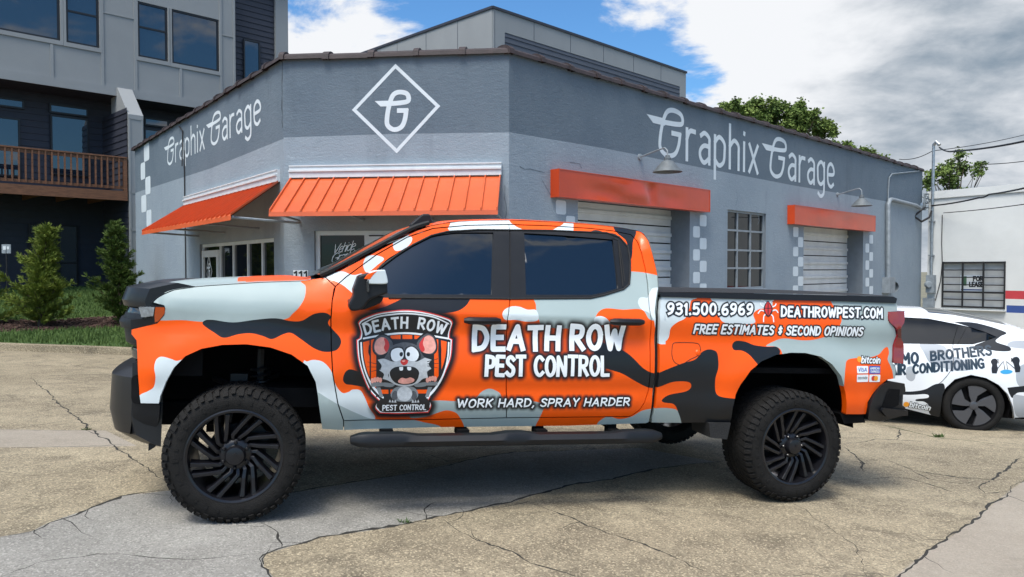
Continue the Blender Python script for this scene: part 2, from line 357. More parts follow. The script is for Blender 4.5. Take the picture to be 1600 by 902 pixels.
# ------------------------------------------------------------ stroke lettering
def ell(cx, cy, rx, ry, n=16): return [(cx + rx * math.cos(2 * math.pi * k / n + .3), cy + ry * math.sin(2 * math.pi * k / n + .3)) for k in range(n + 1)]
GL = {  # letter: (width, strokes); a stroke tuple ('s', pts) is smoothed
 'A': (.62, [[(0, 0), (.31, 1), (.62, 0)], [(.12, .33), (.50, .33)]]),
 'B': (.5, [[(0, 0), (0, 1)], ('s', [(0, 1), (.36, .96), (.42, .76), (.32, .56), (0, .53)]), ('s', [(0, .53), (.42, .48), (.5, .26), (.38, .04), (0, 0)])]),
 'C': (.52, [('s', [(.52, .84), (.32, 1), (.09, .85), (0, .5), (.09, .15), (.32, 0), (.52, .15)])]),
 'D': (.55, [[(0, 0), (0, 1)], ('s', [(0, 1), (.36, .92), (.55, .52), (.38, .1), (0, 0)])]),
 'E': (.46, [[(.46, 1), (0, 1), (0, 0), (.46, 0)], [(0, .52), (.38, .52)]]),
 'F': (.45, [[(.45, 1), (0, 1), (0, 0)], [(0, .5), (.36, .5)]]),
 'G': (.55, [('s', [(.52, .84), (.32, 1), (.09, .85), (0, .5), (.09, .15), (.32, 0), (.52, .12)]), [(.32, .45), (.54, .45), (.54, .08)]]),
 'H': (.52, [[(0, 0), (0, 1)], [(.52, 0), (.52, 1)], [(0, .5), (.52, .5)]]),
 'I': (.06, [[(.03, 0), (.03, 1)]]),
 'K': (.5, [[(0, 0), (0, 1)], [(.48, 1), (.02, .44)], [(.14, .56), (.5, 0)]]),
 'L': (.44, [[(0, 1), (0, 0), (.44, 0)]]),
 'M': (.68, [[(0, 0), (.05, 1), (.34, .38), (.63, 1), (.68, 0)]]),
 'N': (.52, [[(0, 0), (0, 1), (.52, 0), (.52, 1)]]),
 'O': (.58, [ell(.29, .5, .29, .5)]),
 'P': (.48, [[(0, 0), (0, 1)], ('s', [(0, 1), (.4, .95), (.48, .72), (.38, .48), (0, .44)])]),
 'R': (.53, [[(0, 0), (0, 1)], ('s', [(0, 1), (.4, .95), (.48, .74), (.38, .52), (0, .47)]), [(.2, .47), (.53, 0)]]),
 'S': (.48, [('s', [(.47, .86), (.28, 1), (.07, .9), (.06, .68), (.26, .53), (.46, .36), (.43, .1), (.22, 0), (0, .14)])]),
 'T': (.54, [[(0, 1), (.54, 1)], [(.27, 1), (.27, 0)]]),
 'U': (.5, [('s', [(0, 1), (0, .3), (.12, .03), (.38, .03), (.5, .3), (.5, 1)])]),
 'V': (.54, [[(0, 1), (.27, 0), (.54, 1)]]),
 'W': (.8, [[(0, 1), (.19, 0), (.4, .8), (.61, 0), (.8, 1)]]),
 'X': (.5, [[(0, 0), (.5, 1)], [(0, 1), (.5, 0)]]),
 'Y': (.52, [[(0, 1), (.26, .48), (.52, 1)], [(.26, .48), (.26, 0)]]),
 '0': (.48, [ell(.24, .5, .24, .5)]),
 '1': (.16, [[(0, .8), (.14, 1), (.14, 0)]]),
 '3': (.46, [('s', [(.02, .9), (.24, 1), (.44, .84), (.34, .58), (.14, .53)]), ('s', [(.14, .53), (.4, .48), (.46, .22), (.26, 0), (0, .1)])]),
 '5': (.46, [[(.44, 1), (.06, 1), (.03, .56)], ('s', [(.03, .56), (.3, .64), (.46, .36), (.32, .04), (0, .08)])]),
 '6': (.48, [('s', [(.42, .96), (.16, .82), (.01, .42), (.1, .05), (.36, .02), (.48, .28), (.34, .52), (.08, .42)])]),
 '9': (.48, [('s', [(.44, .6), (.2, .45), (.02, .7), (.16, .97), (.4, .93), (.47, .6), (.34, .18), (.08, .02)])]),
 '.': (.07, [[(.03, .02), (.05, .03)]]),
 ',': (.1, [[(.07, .04), (.0, -.18)]]),
 '&': (.36, [('s', [(.34, .72), (.18, .8), (.04, .68), (.18, .5), (.34, .34), (.2, .18), (.02, .26)]), [(.18, .95), (.18, .05)]]),
 'r': (.2, [[(0, 0), (0, .66)], ('s', [(0, .45), (.08, .63), (.22, .64)])]),
 'a': (.28, [('s', [(.03, .6), (.14, .67), (.27, .58), (.28, .45)]), [(.28, .48), (.28, 0)], ('s', [(.28, .38), (.12, .38), (.01, .26), (.02, .1), (.13, .0), (.28, .12)])]),
 'p': (.3, [[(0, .66), (0, -.3)], ('s', [(0, .52), (.13, .66), (.29, .54), (.30, .33), (.27, .1), (.13, 0), (0, .12)])]),
 'h': (.29, [[(0, 0), (0, 1)], ('s', [(0, .5), (.14, .66), (.28, .56), (.29, .35), (.29, 0)])]),
 'i': (.03, [[(.015, 0), (.015, .66)], [(.015, .88), (.018, .9)]]),
 'x': (.29, [[(0, 0), (.29, .66)], [(0, .66), (.29, 0)]]),
 'g': (.3, [('s', [(.3, .52), (.16, .66), (.01, .54), (0, .33), (.03, .1), (.16, .02), (.3, .14)]), ('s', [(.3, .64), (.3, -.1), (.26, -.26), (.14, -.32), (.03, -.24)])]),
 'e': (.29, [('s', [(.02, .34), (.29, .38), (.28, .56), (.15, .67), (.02, .56), (0, .32), (.03, .1), (.16, 0), (.28, .08)])]),
 'c': (.26, [('s', [(.26, .58), (.13, .66), (.01, .5), (0, .2), (.12, 0), (.26, .08)])]),
 'l': (.03, [[(.015, 0), (.015, 1)]]),
 's': (.24, [('s', [(.23, .58), (.12, .67), (.02, .55), (.12, .36), (.23, .2), (.13, 0), (0, .08)])]),
 't': (.22, [('s', [(.1, .9), (.1, .2), (.14, .02), (.22, .03)]), [(0, .64), (.22, .64)]]),
 'b': (.3, [[(0, 1), (0, 0)], ('s', [(0, .52), (.13, .66), (.29, .54), (.30, .33), (.27, .1), (.13, 0), (0, .12)])]),
 'o': (.3, [ell(.15, .33, .15, .33)]),
 'n': (.28, [[(0, 0), (0, .66)], ('s', [(0, .48), (.13, .66), (.27, .55), (.28, .35), (.28, 0)])]),
 # the garage's own winged capital
 '@': (.56, [('s', [(.12, .69), (.44, .71), (.6, .76), (.57, .93), (.38, .99), (.2, .93), (.09, .7), (.02, .35), (.03, .12), (.2, 0), (.4, .06), (.5, .25), (.54, .5)]), [(.34, .5), (.54, .5)]]),
}
WING = [(-.32, .77), (-.16, .62), (.14, .62), (.14, .77)]
def smooth_open(p, n=5): return [tuple(q) for q in curve(p, n, False)]
def glyph_run(text, track=.2, space=.35, jit=0, seed=1, wscale=1.0):
    """-> list of glyphs, each a list of polylines in cap-height units; total width"""
    rd = random.Random(seed); x = 0; out = []
    for ch in text:
        if ch == ' ': x += space; continue
        if ch == '|': continue
        w, st = GL[ch]; dy = rd.uniform(-jit, jit); rot = rd.uniform(-jit, jit) * 1.2; g = []
        for s_ in st:
            p = smooth_open(s_[1]) if s_[0] == 's' else s_
            g.append([(x + q[0] * wscale - (q[1] - .5) * rot, q[1] + dy + (q[0] - w / 2) * rot) for q in p])
        out.append((ch, x, g)); x += w * wscale + track
    return out, x - track
def stroke_polys(g, t, square=True):
    ps = []
    for pl_ in g:
        P = [np.array(q, float) for q in pl_]
        for i in range(len(P) - 1):
            a, b = P[i], P[i + 1]; d = b - a; ln = np.linalg.norm(d)
            if ln < 1e-7: continue
            d = d / ln; n = np.array([-d[1], d[0]]) * t / 2
            e0 = d * t * .42 if i == 0 else d * 0; e1 = d * t * .42 if i == len(P) - 2 else d * 0
            a2, b2 = a - e0, b + e1
            ps.append([a2 + n, a2 - n, b2 - n, b2 + n])
        for q in P[1:-1]: ps.append([q + np.array([math.cos(k * math.pi / 4 + .2), math.sin(k * math.pi / 4 + .2)]) * t / 2 for k in range(8)])
    return ps
def union(ps):
    ps = [np.array(p) for p in ps]
    v, f = cdt(ps); c = v[f].mean(1); k = np.zeros(len(f), bool)
    for p in ps: k |= inside(p, c)
    return v, f[k]
def letters(name, text, surf, A, B, h, thick, mat_, parent, off=.0015, shear=0, track=.2, space=.35, jit=0, seed=1, outline=0, omat=None, arch=0, wing=False, up=None, subdiv=None, hgrad=0):
    """text fitted between baseline points A and B of a surface, cap height h in metres; returns stroke segments in surface coordinates"""
    A = np.array(A, float); B = np.array(B, float); ex = B - A; Ln = np.linalg.norm(ex); ex = ex / Ln
    run, wd = glyph_run(text, track, space, jit, seed)
    up = np.array([-ex[1], ex[0]]) if up is None else np.array(up, float)
    sx = Ln / wd
    def tr(q):
        q = np.asarray(q, float); u = q[:, 0] * sx / Ln
        hh = h * (1 + hgrad * (u - .5))
        return A + (q[:, 0] * sx)[:, None] * ex + (q[:, 1] * hh + arch * 4 * u * (1 - u))[:, None] * up + (shear * q[:, 1] * hh)[:, None] * ex
    V = []; Fc = []; MI = []; segs = []
    k = 0; words = [0]
    for q_ in text.split(): words.append(words[-1] + len(q_))
    def flush():
        if V: meshobj(name, np.concatenate(V), np.concatenate(Fc), [mat_] + ([omat] if omat else []), parent, MI, False)
        V.clear(); Fc.clear(); MI.clear()
    for i, (ch, x, g) in enumerate(run):
        if i in words: flush(); k = 0
        g2 = [tr(p) for p in g]
        for p in g2:
            for a, b in zip(p[:-1], p[1:]): segs.append((*a, *b))
        for layer in ((1, 0) if outline else (0,)):
            t = thick * h + (2 * outline if layer else 0)
            ps = [dense(q_, getattr(surf, 'step', 9.)) for q_ in stroke_polys(g2, t)]
            if ch == '@' and wing:
                wq = tr([(x + a, b) for a, b in WING]); ps.append(wq)
            v, f = union(ps)
            pos = surf.pos(v, off + (0 if layer else (.0007 if outline else 0)) + i * .00002)
            nn = np.cross(pos[f[:, 1]] - pos[f[:, 0]], pos[f[:, 2]] - pos[f[:, 0]]); bad = nn @ surf.out < 0; f[bad] = f[bad][:, ::-1]
            V.append(pos); Fc.append(f + k); MI += [1 if layer else 0] * len(f); k += len(v)
    flush()
    return np.array(segs)
def seg_dist(P, S):
    d = np.full(len(P), 1e9)
    for i in range(0, len(S), 200):
        s = S[i:i + 200]; a = s[:, :2]; b = s[:, 2:]; ab = b - a; l2 = (ab * ab).sum(1) + 1e-12
        t = np.clip(((P[:, None] - a) * ab).sum(2) / l2, 0, 1)
        d = np.minimum(d, np.linalg.norm(P[:, None] - (a + t[..., None] * ab), axis=2).min(1))
    return d
def rrect(cx, cy, w, h, r, n=3):
    out = []
    for sx, sy, a0 in ((1, 1, 0), (-1, 1, 90), (-1, -1, 180), (1, -1, 270)):
        for k in range(n + 1):
            a = R(a0 + 90 * k / n); out.append((cx + sx * (w / 2 - r) + r * math.cos(a), cy + sy * (h / 2 - r) + r * math.sin(a)))
    return out
# ============================================================ THE SETTING
def gz(X, Y):                                   # lie of the land: the lot falls away to the right and to the back
    X = np.asarray(X, float); Y = np.asarray(Y, float)
    xs = 14 * np.tanh((X + 1.6) / 14 * .9) / .9; ys = np.clip(Y - 4.38, -12, 16)
    return -.0426 * xs - .030 * ys
class Ground:
    out = np.array([0, 0, 1.])
    def px(s, pts):
        p = np.asarray([q[:2] for q in pts], float); r = ray(p[:, 0], p[:, 1]); z = np.zeros(len(p))
        for _ in range(40):
            t = (z - EYE) / r[:, 2]; t = np.where((t < 0) | (t > 80), 80, t); X = r[:, 0] * t; Y = r[:, 1] * t; z = .5 * z + .5 * gz(X, Y)
        return np.stack([X, Y], 1)
    def pos(s, q, off=0): q = np.asarray(q, float); return np.stack([q[:, 0], q[:, 1], gz(q[:, 0], q[:, 1]) + off], 1)
    def p3(s, x, y, off=0): return Vector(s.pos(s.px([(x, y)]), off)[0])
GR = Ground()
def concrete(name, c1, c2, c3, speck=.55, stain=.5, crackle=0.0, tone=1.0):
    m = bpy.data.materials.new(name); m.use_nodes = True; t = m.node_tree; b = t.nodes['Principled BSDF']; lk = t.links.new
    tc = t.nodes.new('ShaderNodeTexCoord').outputs['Object']
    def noise(sc, det=6, ro=.6, dist=0):
        n = t.nodes.new('ShaderNodeTexNoise'); n.inputs['Scale'].default_value = sc; n.inputs['Detail'].default_value = det; n.inputs['Roughness'].default_value = ro; n.inputs['Distortion'].default_value = dist; lk(tc, n.inputs['Vector']); return n.outputs[0]
    def ramp(v, a, b_, lo=0, hi=1):
        r = t.nodes.new('ShaderNodeMapRange'); r.inputs[1].default_value = a; r.inputs[2].default_value = b_; r.inputs[3].default_value = lo; r.inputs[4].default_value = hi; lk(v, r.inputs[0]); return r.outputs[0]
    def mix(f, a, b_, mode='MIX'):
        n = t.nodes.new('ShaderNodeMixRGB'); n.blend_type = mode
        if isinstance(f, float): n.inputs[0].default_value = f
        else: lk(f, n.inputs[0])
        for i, v in ((1, a), (2, b_)):
            if isinstance(v, tuple): n.inputs[i].default_value = v + (1,) if len(v) == 3 else v
            else: lk(v, n.inputs[i])
        return n.outputs[0]
    c = mix(ramp(noise(.55, 8, .62, .3), .36, .66), c1, c2)
    c = mix(ramp(noise(2.3, 8, .7, .6), .48, .70, 0, stain), c, c3)
    c = mix(ramp(noise(7, 5, .7), .56, .78, 0, stain * .6), c, tuple(x * .55 for x in c3))
    c = mix(ramp(noise(1.1, 9, .75, 1.2), .52, .66, 0, stain * .9), c, tuple(x * .62 for x in c3))
    c = mix(ramp(noise(.9, 6, .6), .52, .72, 0, .4), c, tuple(min(1, x * 1.2) for x in c2))
    vo = t.nodes.new('ShaderNodeTexVoronoi'); vo.inputs['Scale'].default_value = 110; lk(tc, vo.inputs['Vector'])
    sp = t.nodes.new('ShaderNodeSeparateXYZ'); lk(vo.outputs['Color'], sp.inputs[0])
    c = mix(ramp(sp.outputs[0], .55, 1, 0, speck), c, tuple(x * .38 for x in c1))
    c = mix(ramp(sp.outputs[1], .72, 1, 0, speck * .9), c, tuple(min(1, x * 1.75) for x in c2))
    fine = noise(190, 3, .6); c = mix(ramp(fine, .35, .7, 0, .35), c, tuple(x * .42 for x in c1))
    hgt = noise(60, 5, .7)
    if crackle:
        mp = t.nodes.new('ShaderNodeVectorMath'); mp.operation = 'ADD'
        nn = t.nodes.new('ShaderNodeTexNoise'); nn.inputs['Scale'].default_value = 1.8; nn.inputs['Detail'].default_value = 5; lk(tc, nn.inputs['Vector'])
        sc = t.nodes.new('ShaderNodeVectorMath'); sc.operation = 'SCALE'; sc.inputs['Scale'].default_value = .8; lk(nn.outputs['Color'], sc.inputs[0])
        lk(tc, mp.inputs[0]); lk(sc.outputs[0], mp.inputs[1])
        v2 = t.nodes.new('ShaderNodeTexVoronoi'); v2.feature = 'DISTANCE_TO_EDGE'; v2.inputs['Scale'].default_value = .9; lk(mp.outputs[0], v2.inputs['Vector'])
        br = ramp(noise(.8, 3), .5, .62, 0, crackle)
        f = t.nodes.new('ShaderNodeMath'); f.operation = 'MULTIPLY'; lk(ramp(v2.outputs[0], .002, .010, 1, 0), f.inputs[0]); lk(br, f.inputs[1])
        c = mix(f.outputs[0], c, (.03, .027, .022))
    lk(c, b.inputs['Base Color']); lk(ramp(noise(20), .3, .7, .78, .98), b.inputs['Roughness'])
    bu = t.nodes.new('ShaderNodeBump'); bu.inputs['Strength'].default_value = .55; bu.inputs['Distance'].default_value = .012
    h2 = t.nodes.new('ShaderNodeMath'); h2.operation = 'ADD'; lk(hgt, h2.inputs[0]); lk(sp.outputs[0], h2.inputs[1]); lk(h2.outputs[0], bu.inputs['Height']); lk(bu.outputs[0], b.inputs['Normal'])
    return m
M['slab'] = concrete('weathered concrete', (.245, .203, .132), (.410, .345, .232), (.095, .075, .050), crackle=.5, stain=.8, speck=.7)
M['patch'] = concrete('grey concrete patch', (.245, .234, .205), (.345, .330, .294), (.12, .112, .096), speck=.5, stain=.3, crackle=.25)
M['pale'] = concrete('newer pale concrete', (.32, .275, .215), (.37, .325, .26), (.25, .21, .16), speck=.22, stain=.3)
M['crack'] = mat('crack dirt', (.022, .020, .016), .95, var=.4, vscale=30)
M['mossc'] = mat('mossy crack', (.055, .065, .022), .95, var=.5, vscale=40)
# --- the lot: slabs, patch and cracks are one sheet
def jag(pts, w, amp=.014, seed=0, taper=True, step=.05):
    rd = random.Random(seed); P = dense(GR.px(pts), step, False); n = len(P); L_ = []; R_ = []; o = 0
    for i, p in enumerate(P):
        t = P[min(i + 1, n - 1)] - P[max(i - 1, 0)]; t = t / (np.linalg.norm(t) + 1e-9); nn = np.array([-t[1], t[0]])
        o = o * .72 + rd.uniform(-amp, amp); c = p + nn * o
        ww = w * rd.choice((.5, .7, 1, 1, 1.3, 1.8)) * rd.uniform(.6, 1.2) * (min(1, .25 + 3 * min(i, n - 1 - i) / n) if taper else 1)
        L_.append(c + nn * ww / 2); R_.append(c - nn * ww / 2)
    return np.array(L_ + R_[::-1])
rg = []
rg.append((GR.px([(-500, 905), (-500, 860), (0, 839), (50, 830), (75, 817), (125, 800), (190, 775), (260, 767), (460, 770), (625, 742), (750, 715), (800, 707), (1000, 700), (1120, 722), (1060, 727), (1000, 737), (950, 750), (890, 757), (840, 772), (800, 785), (725, 800), (650, 814), (600, 826), (500, 840), (450, 855), (412, 867), (412, 885), (427, 902), (440, 1100), (-500, 1100)]), 1))
rg.append((GR.px([(1600, 752), (1580, 765), (1500, 830), (1450, 860), (1400, 900), (1150, 1100), (2600, 1100), (2200, 700)]), 2))
rg.append((GR.px([(-300, 668), (0, 671), (165, 673), (200, 690), (214, 697), (120, 699), (0, 699), (-300, 700)]), 2))
CR = [([(45, 588), (115, 650), (145, 672), (200, 710), (262, 752), (300, 772)], .022), ([(0, 839), (50, 830), (75, 817), (125, 800), (190, 775), (260, 767)], .026), ([(262, 767), (460, 770), (625, 742), (750, 715), (800, 707), (960, 700)], .016),
      ([(427, 930), (427, 902), (412, 885), (412, 867), (450, 855), (500, 840), (600, 826), (650, 814), (725, 800), (800, 785), (840, 772), (890, 757), (950, 750), (1000, 737), (1060, 727), (1130, 720)], .030),
      ([(820, 782), (860, 797), (950, 832), (1025, 860), (1110, 900)], .015), ([(1600, 750), (1580, 765), (1500, 830), (1450, 860), (1400, 900), (1370, 925)], .022),
      ([(1318, 698), (1340, 715), (1352, 738)], .022), ([(1360, 712), (1392, 720), (1425, 735), (1460, 741), (1500, 747), (1550, 750), (1570, 736), (1575, 728), (1597, 714)], .030), ([(1385, 745), (1420, 748), (1450, 757), (1500, 772)], .020), ([(1425, 735), (1450, 748), (1500, 756)], .018), ([(1550, 750), (1530, 764), (1540, 771), (1580, 766)], .016),
      ([(1360, 664), (1385, 665), (1425, 675), (1470, 685), (1520, 689), (1560, 694)], .040), ([(1405, 670), (1410, 680), (1400, 688)], .022), ([(1320, 694), (1345, 690), (1370, 686), (1405, 688), (1470, 690)], .016), ([(1320, 720), (1345, 722), (1352, 728)], .02),
      ([(-40, 586), (40, 588), (190, 584), (330, 590)], .014), ([(0, 674), (60, 664), (115, 655)], .014), ([(-10, 700), (120, 699), (215, 694)], .012), ([(-10, 671), (165, 673)], .01),
      ([(695, 814), (740, 840), (800, 862), (830, 880), (900, 900), (960, 925)], .016), ([(405, 818), (432, 832), (442, 856)], .018), ([(662, 816), (666, 796), (682, 784)], .014), ([(800, 707), (700, 720), (640, 700)], .01),
      ([(1330, 648), (1380, 640)], .02), ([(0, 905), (60, 880), (150, 868), (300, 872), (412, 862)], .008), ([(1180, 745), (1260, 800), (1330, 850), (1360, 905)], .006), ([(150, 735), (60, 742), (-10, 735)], .008)]
cr = []
for i, (p, w) in enumerate(CR): cr.append((jag(p, w * .8, seed=i), 4 if w >= .040 else 3))
for i, (p, w) in enumerate(CR):                        # short side cracks leaving the long ones
    if w < .014: continue
    Q = GR.px(p); rd = random.Random(50 + i)
    for k in range(len(Q) - 1):
        if rd.random() < .5: continue
        a = Q[k] + (Q[k + 1] - Q[k]) * rd.random(); ang = rd.uniform(0, 6.28); ln = rd.uniform(.15, .5); pts2 = [a]
        for _ in range(4): ang += rd.uniform(-.5, .5); pts2.append(pts2[-1] + np.array([math.cos(ang), math.sin(ang)]) * ln / 4)
        L_ = []; R_ = []
        for j, q in enumerate(pts2):
            nn = np.array([-math.sin(ang), math.cos(ang)]); ww = .010 * (1 - j / 4.5) * rd.uniform(.6, 1.2); L_.append(q + nn * ww / 2); R_.append(q - nn * ww / 2)
        cr.append((np.array(L_ + R_[::-1]), 3))
lot, _ = sheet('parking_lot', GR, [(-18, .2), (22, .2), (26, 12), (26, 30), (-18, 30)], rg + cr, [M['slab'], M['patch'], M['pale'], M['crack'], M['mossc']], grid=.5, dens=.5, smooth=True)
tag(lot, kind='structure')
M['earth'] = mat('far ground', (.16, .15, .10), .95, var=.3, vscale=.5)
gx = np.concatenate([[-500, -120, -50], np.linspace(-30, 40, 29), [60, 150, 500]]); gy = np.concatenate([[-500, -100, -40, -15], np.linspace(-6, 60, 25), [90, 200, 600]])
V = [(x, y, float(gz(x, y)) - .05) for y in gy for x in gx]; nx = len(gx)
g_ = meshobj('ground', V, [(j * nx + i, j * nx + i + 1, (j + 1) * nx + i + 1, (j + 1) * nx + i) for j in range(len(gy) - 1) for i in range(nx - 1)], [M['earth']], None, None, True); tag(g_, kind='structure')

# ------------------------------------------------------------ garage building
M['wall'] = stucco('grey stucco paint', (.238, .286, .328), (.290, .340, .380))
M['walldk'] = stucco('dark grey stucco paint', (.115, .150, .184), (.147, .185, .217))
M['wallwh'] = mat('white sign paint', (.60, .66, .69), .7, var=.06, vscale=4, bump=.2, bscale=10)
M['tile'] = mat('brown coping tile', (.034, .023, .023), .7, var=.4, vscale=5, bump=.3, bscale=20)
M['awn'] = mat('orange sheet metal', (.56, .095, .022), .42, var=.09, vscale=3, coat=.15)
M['fascia'] = mat('orange sign metal', (.52, .055, .010), .32, spec=.4, var=.12, vscale=1.5, coat=.18)
M['alu'] = mat('white aluminium', (.62, .65, .66), .45, var=.08, vscale=6)
M['doorw'] = mat('white sectional door', (.60, .61, .60), .5, var=.10, vscale=2.5)
M['glassd'] = mat('dark window glass', (.006, .008, .010), .03, spec=.35)
M['steelp'] = mat('grey painted steel', (.23, .26, .28), .5, var=.2, vscale=8)
M['jamb'] = mat('grey jamb paint', (.16, .185, .21), .7, var=.1)
M['wire'] = mat('black cable', (.012, .012, .013), .6)
A2, B2, C2, D2 = (-3.2, 10.63), (-.04, 10.27), (12.25, 22.62), (-9.25, 18.6)
WLF = Plane(D2, (A2[0] - D2[0], A2[1] - D2[1])); WCH = Plane(A2, (B2[0] - A2[0], B2[1] - A2[1])); WRT = Plane(B2, (C2[0] - B2[0], C2[1] - B2[1]))
Ln = lambda a, b: math.hypot(b[0] - a[0], b[1] - a[1])
TOPZ = float(WCH.px([(620, 87.5)])[0][1]); BAND_C = float(WCH.px([(620, 210)])[0][1])
gar = thing('garage_building', 'low grey stucco garage with orange awnings, white painted lettering and dark upper band', 'building', (A2[0], A2[1], 0))
def wp(o):                                       # parts were made in world space: keep them there under their thing
    o.matrix_parent_inverse = o.parent.matrix_world.inverted(); return o
def wsheet(name, surf, ol, regs, mats, par, **k):
    o, q = sheet(name, surf, ol, regs, mats, None, **k); o.parent = par
    root = par
    while root.parent: root = root.parent
    o.matrix_parent_inverse = root.matrix_world.inverted() if par is root else Matrix()
    return o
def wbuild(mb, name, mats, par, **k):
    o = mb.build(name, mats, None, **k); o.parent = par
    if par.parent is None: o.matrix_parent_inverse = par.matrix_world.inverted()
    return o
def quad(surf, x0, y0, x1, y1):                  # a rectangle on a wall from two opposite picture corners
    a = surf.px([(x0, y0)])[0]; b = surf.px([(x1, y1)])[0]; return (min(a[0], b[0]), min(a[1], b[1]), max(a[0], b[0]), max(a[1], b[1]))
rect = lambda u0, z0, u1, z1: [(u0, z0), (u1, z0), (u1, z1), (u0, z1)]
def sbox(mb, surf, u0, z0, u1, z1, d0, d1, m=0): # box standing on a wall, d outward
    v = [surf.p3(u, z, d) for u in (u0, u1) for z in (z0, z1) for d in (d0, d1)]
    return mb.add(v, [(0, 1, 3, 2), (4, 6, 7, 5), (0, 4, 5, 1), (2, 3, 7, 6), (0, 2, 6, 4), (1, 5, 7, 3)], m)
zb = lambda p: float(gz(p[0], p[1])) - .15
# openings
WIN_L = quad(WLF, 312, 384, 428, 368); l_top0 = WLF.px([(312, 385)])[0]; l_top1 = WLF.px([(428, 368)])[0]
GFL = zb(A2)
wl = (l_top0[0], GFL + .17, l_top1[0], (l_top0[1] + l_top1[1]) / 2)
c0 = WCH.px([(491, 361)])[0]; wc = (c0[0], GFL + .17, Ln(A2, B2) - .28, c0[1])
d1 = WRT.px([(903, 312)])[0]; d1r = WRT.px([(1078, 330)])[0]; wd1 = (d1[0], zb((1.5, 11.8)), d1r[0], WRT.px([(910, 309)])[0][1])
d2 = WRT.px([(1256, 350)])[0]; d2r = WRT.px([(1349, 360)])[0]; wd2 = (d2[0], zb((8, 19)), d2r[0], WRT.px([(1260, 350)])[0][1])
ww_ = quad(WRT, 1137, 327, 1196, 453); ww_ = (ww_[0], WRT.px([(1137, 453)])[0][1], ww_[2], WRT.px([(1137, 327.5)])[0][1])
def bandpoly(surf, pxs, x0, x1): q = [tuple(v) for v in surf.px(pxs)]; return [(x0, q[0][1])] + q + [(x1, q[-1][1]), (x1, TOPZ + 1), (x0, TOPZ + 1)]
wallm = [M['wall'], M['walldk'], M['wallwh'], M['dark']]
LL, LC, LR = Ln(D2, A2), Ln(A2, B2), Ln(B2, C2)
bandL = bandpoly(WLF, [(216, 300), (330, 263), (443, 217)], -1, LL + 1); bandC = bandpoly(WCH, [(443, 215), (620, 209.5), (795, 207)], -1, LC + 1); bandR = bandpoly(WRT, [(797, 207), (950, 233), (1100, 263), (1240, 290), (1380, 314)], -.5, LR + 1)
oL = wsheet('wall', WLF, rect(0, zb(D2) - .3, LL, TOPZ), [(bandL, 1), (rect(*wl), -1)], wallm, gar, grid=.5, dens=.4, smooth=False)
oC = wsheet('wall', WCH, rect(0, GFL - .3, LC, TOPZ), [(bandC, 1), (rect(*wc), -1)], wallm, gar, grid=.5, dens=.4, smooth=False)
oR = wsheet('wall', WRT, rect(0, zb(C2) - .6, LR, TOPZ), [(bandR, 1), (rect(*wd1), -1), (rect(*wd2), -1), (rect(*ww_), -1)], wallm, gar, grid=.5, dens=.4, smooth=False)
def reveal(surf, r, d, par, m='jamb', name='reveal'):
    u0, z0, u1, z1 = r; mb = MB()
    P = lambda u, z, dd: surf.p3(u, z, dd)
    mb.add([P(u0, z0, 0), P(u0, z1, 0), P(u1, z1, 0), P(u1, z0, 0), P(u0, z0, -d), P(u0, z1, -d), P(u1, z1, -d), P(u1, z0, -d)], [(0, 1, 5, 4), (1, 2, 6, 5), (2, 3, 7, 6), (3, 0, 4, 7)])
    return wbuild(mb, name, [M[m]], par, rec=False)
reveal(WLF, wl, .14, gar); reveal(WCH, wc, .14, gar); reveal(WRT, wd1, .42, gar); reveal(WRT, wd2, .42, gar); reveal(WRT, ww_, .16, gar)
# back walls and roof
mb = MB(); Eb = (C2[0] - 6, C2[1] + 7); Db = (D2[0] + 4, D2[1] + 6)
zt = TOPZ - .25; poly = [D2, A2, B2, C2, Eb, Db]
sh_ = [(x * .985 + .03, y * .985 + .28) for x, y in poly]
mb.add([(x, y, zt) for x, y in sh_], [tuple(range(6))]); wbuild(mb, 'roof', [M['dark']], gar)
mb = MB()
for a, b in ((C2, Eb), (Eb, Db), (Db, D2)): mb.add([(a[0], a[1], -1.5), (b[0], b[1], -1.5), (b[0], b[1], TOPZ - .02), (a[0], a[1], TOPZ - .02)], [(0, 1, 2, 3)])
wbuild(mb, 'back_wall', [M['wall']], gar)
# coping tiles: a run of barrel tiles with raised collars
def coping(a, b, seed):
    mb = MB(); rd = random.Random(seed); L_ = Ln(a, b); n = max(2, int(round(L_ / .62))); a3 = Vector((a[0], a[1], TOPZ)); d = (Vector((b[0], b[1], TOPZ)) - a3).normalized(); nrm_ = Vector((d.y, -d.x, 0))
    for k in range(n):
        p = a3 + d * (L_ * k / n); q = a3 + d * (L_ * (k + 1) / n + .01); dz = rd.uniform(-.008, .008); j = rd.uniform(-.01, .01)
        V = []
        for e, pt in enumerate((p, q)):
            for t in range(9):
                an = math.pi * t / 8; V.append(pt - nrm_ * (.10 - j) + nrm_ * math.cos(an) * .155 + Vector((0, 0, math.sin(an) * .085 + dz - (.02 if t in (0, 8) else 0))))
        mb.add(V, [(i, i + 1, 9 + i + 1, 9 + i) for i in range(8)] + [tuple(range(9)), tuple(range(9, 18))])
        V = []
        w = rd.uniform(.07, .10)
        for e, pt in enumerate((p - d * w / 2, p + d * w / 2)):
            for t in range(9):
                an = math.pi * t / 8; V.append(pt - nrm_ * (.10 - j) + nrm_ * math.cos(an) * .175 + Vector((0, 0, math.sin(an) * (.115) + dz - (.025 if t in (0, 8) else 0))))
        mb.add(V, [(i, i + 1, 9 + i + 1, 9 + i) for i in range(8)] + [tuple(range(9)), tuple(range(9, 18))])
    wbuild(mb, 'roof_coping', [M['tile']], gar)
coping(D2, A2, 1); coping(A2, B2, 2); coping(B2, C2, 3)
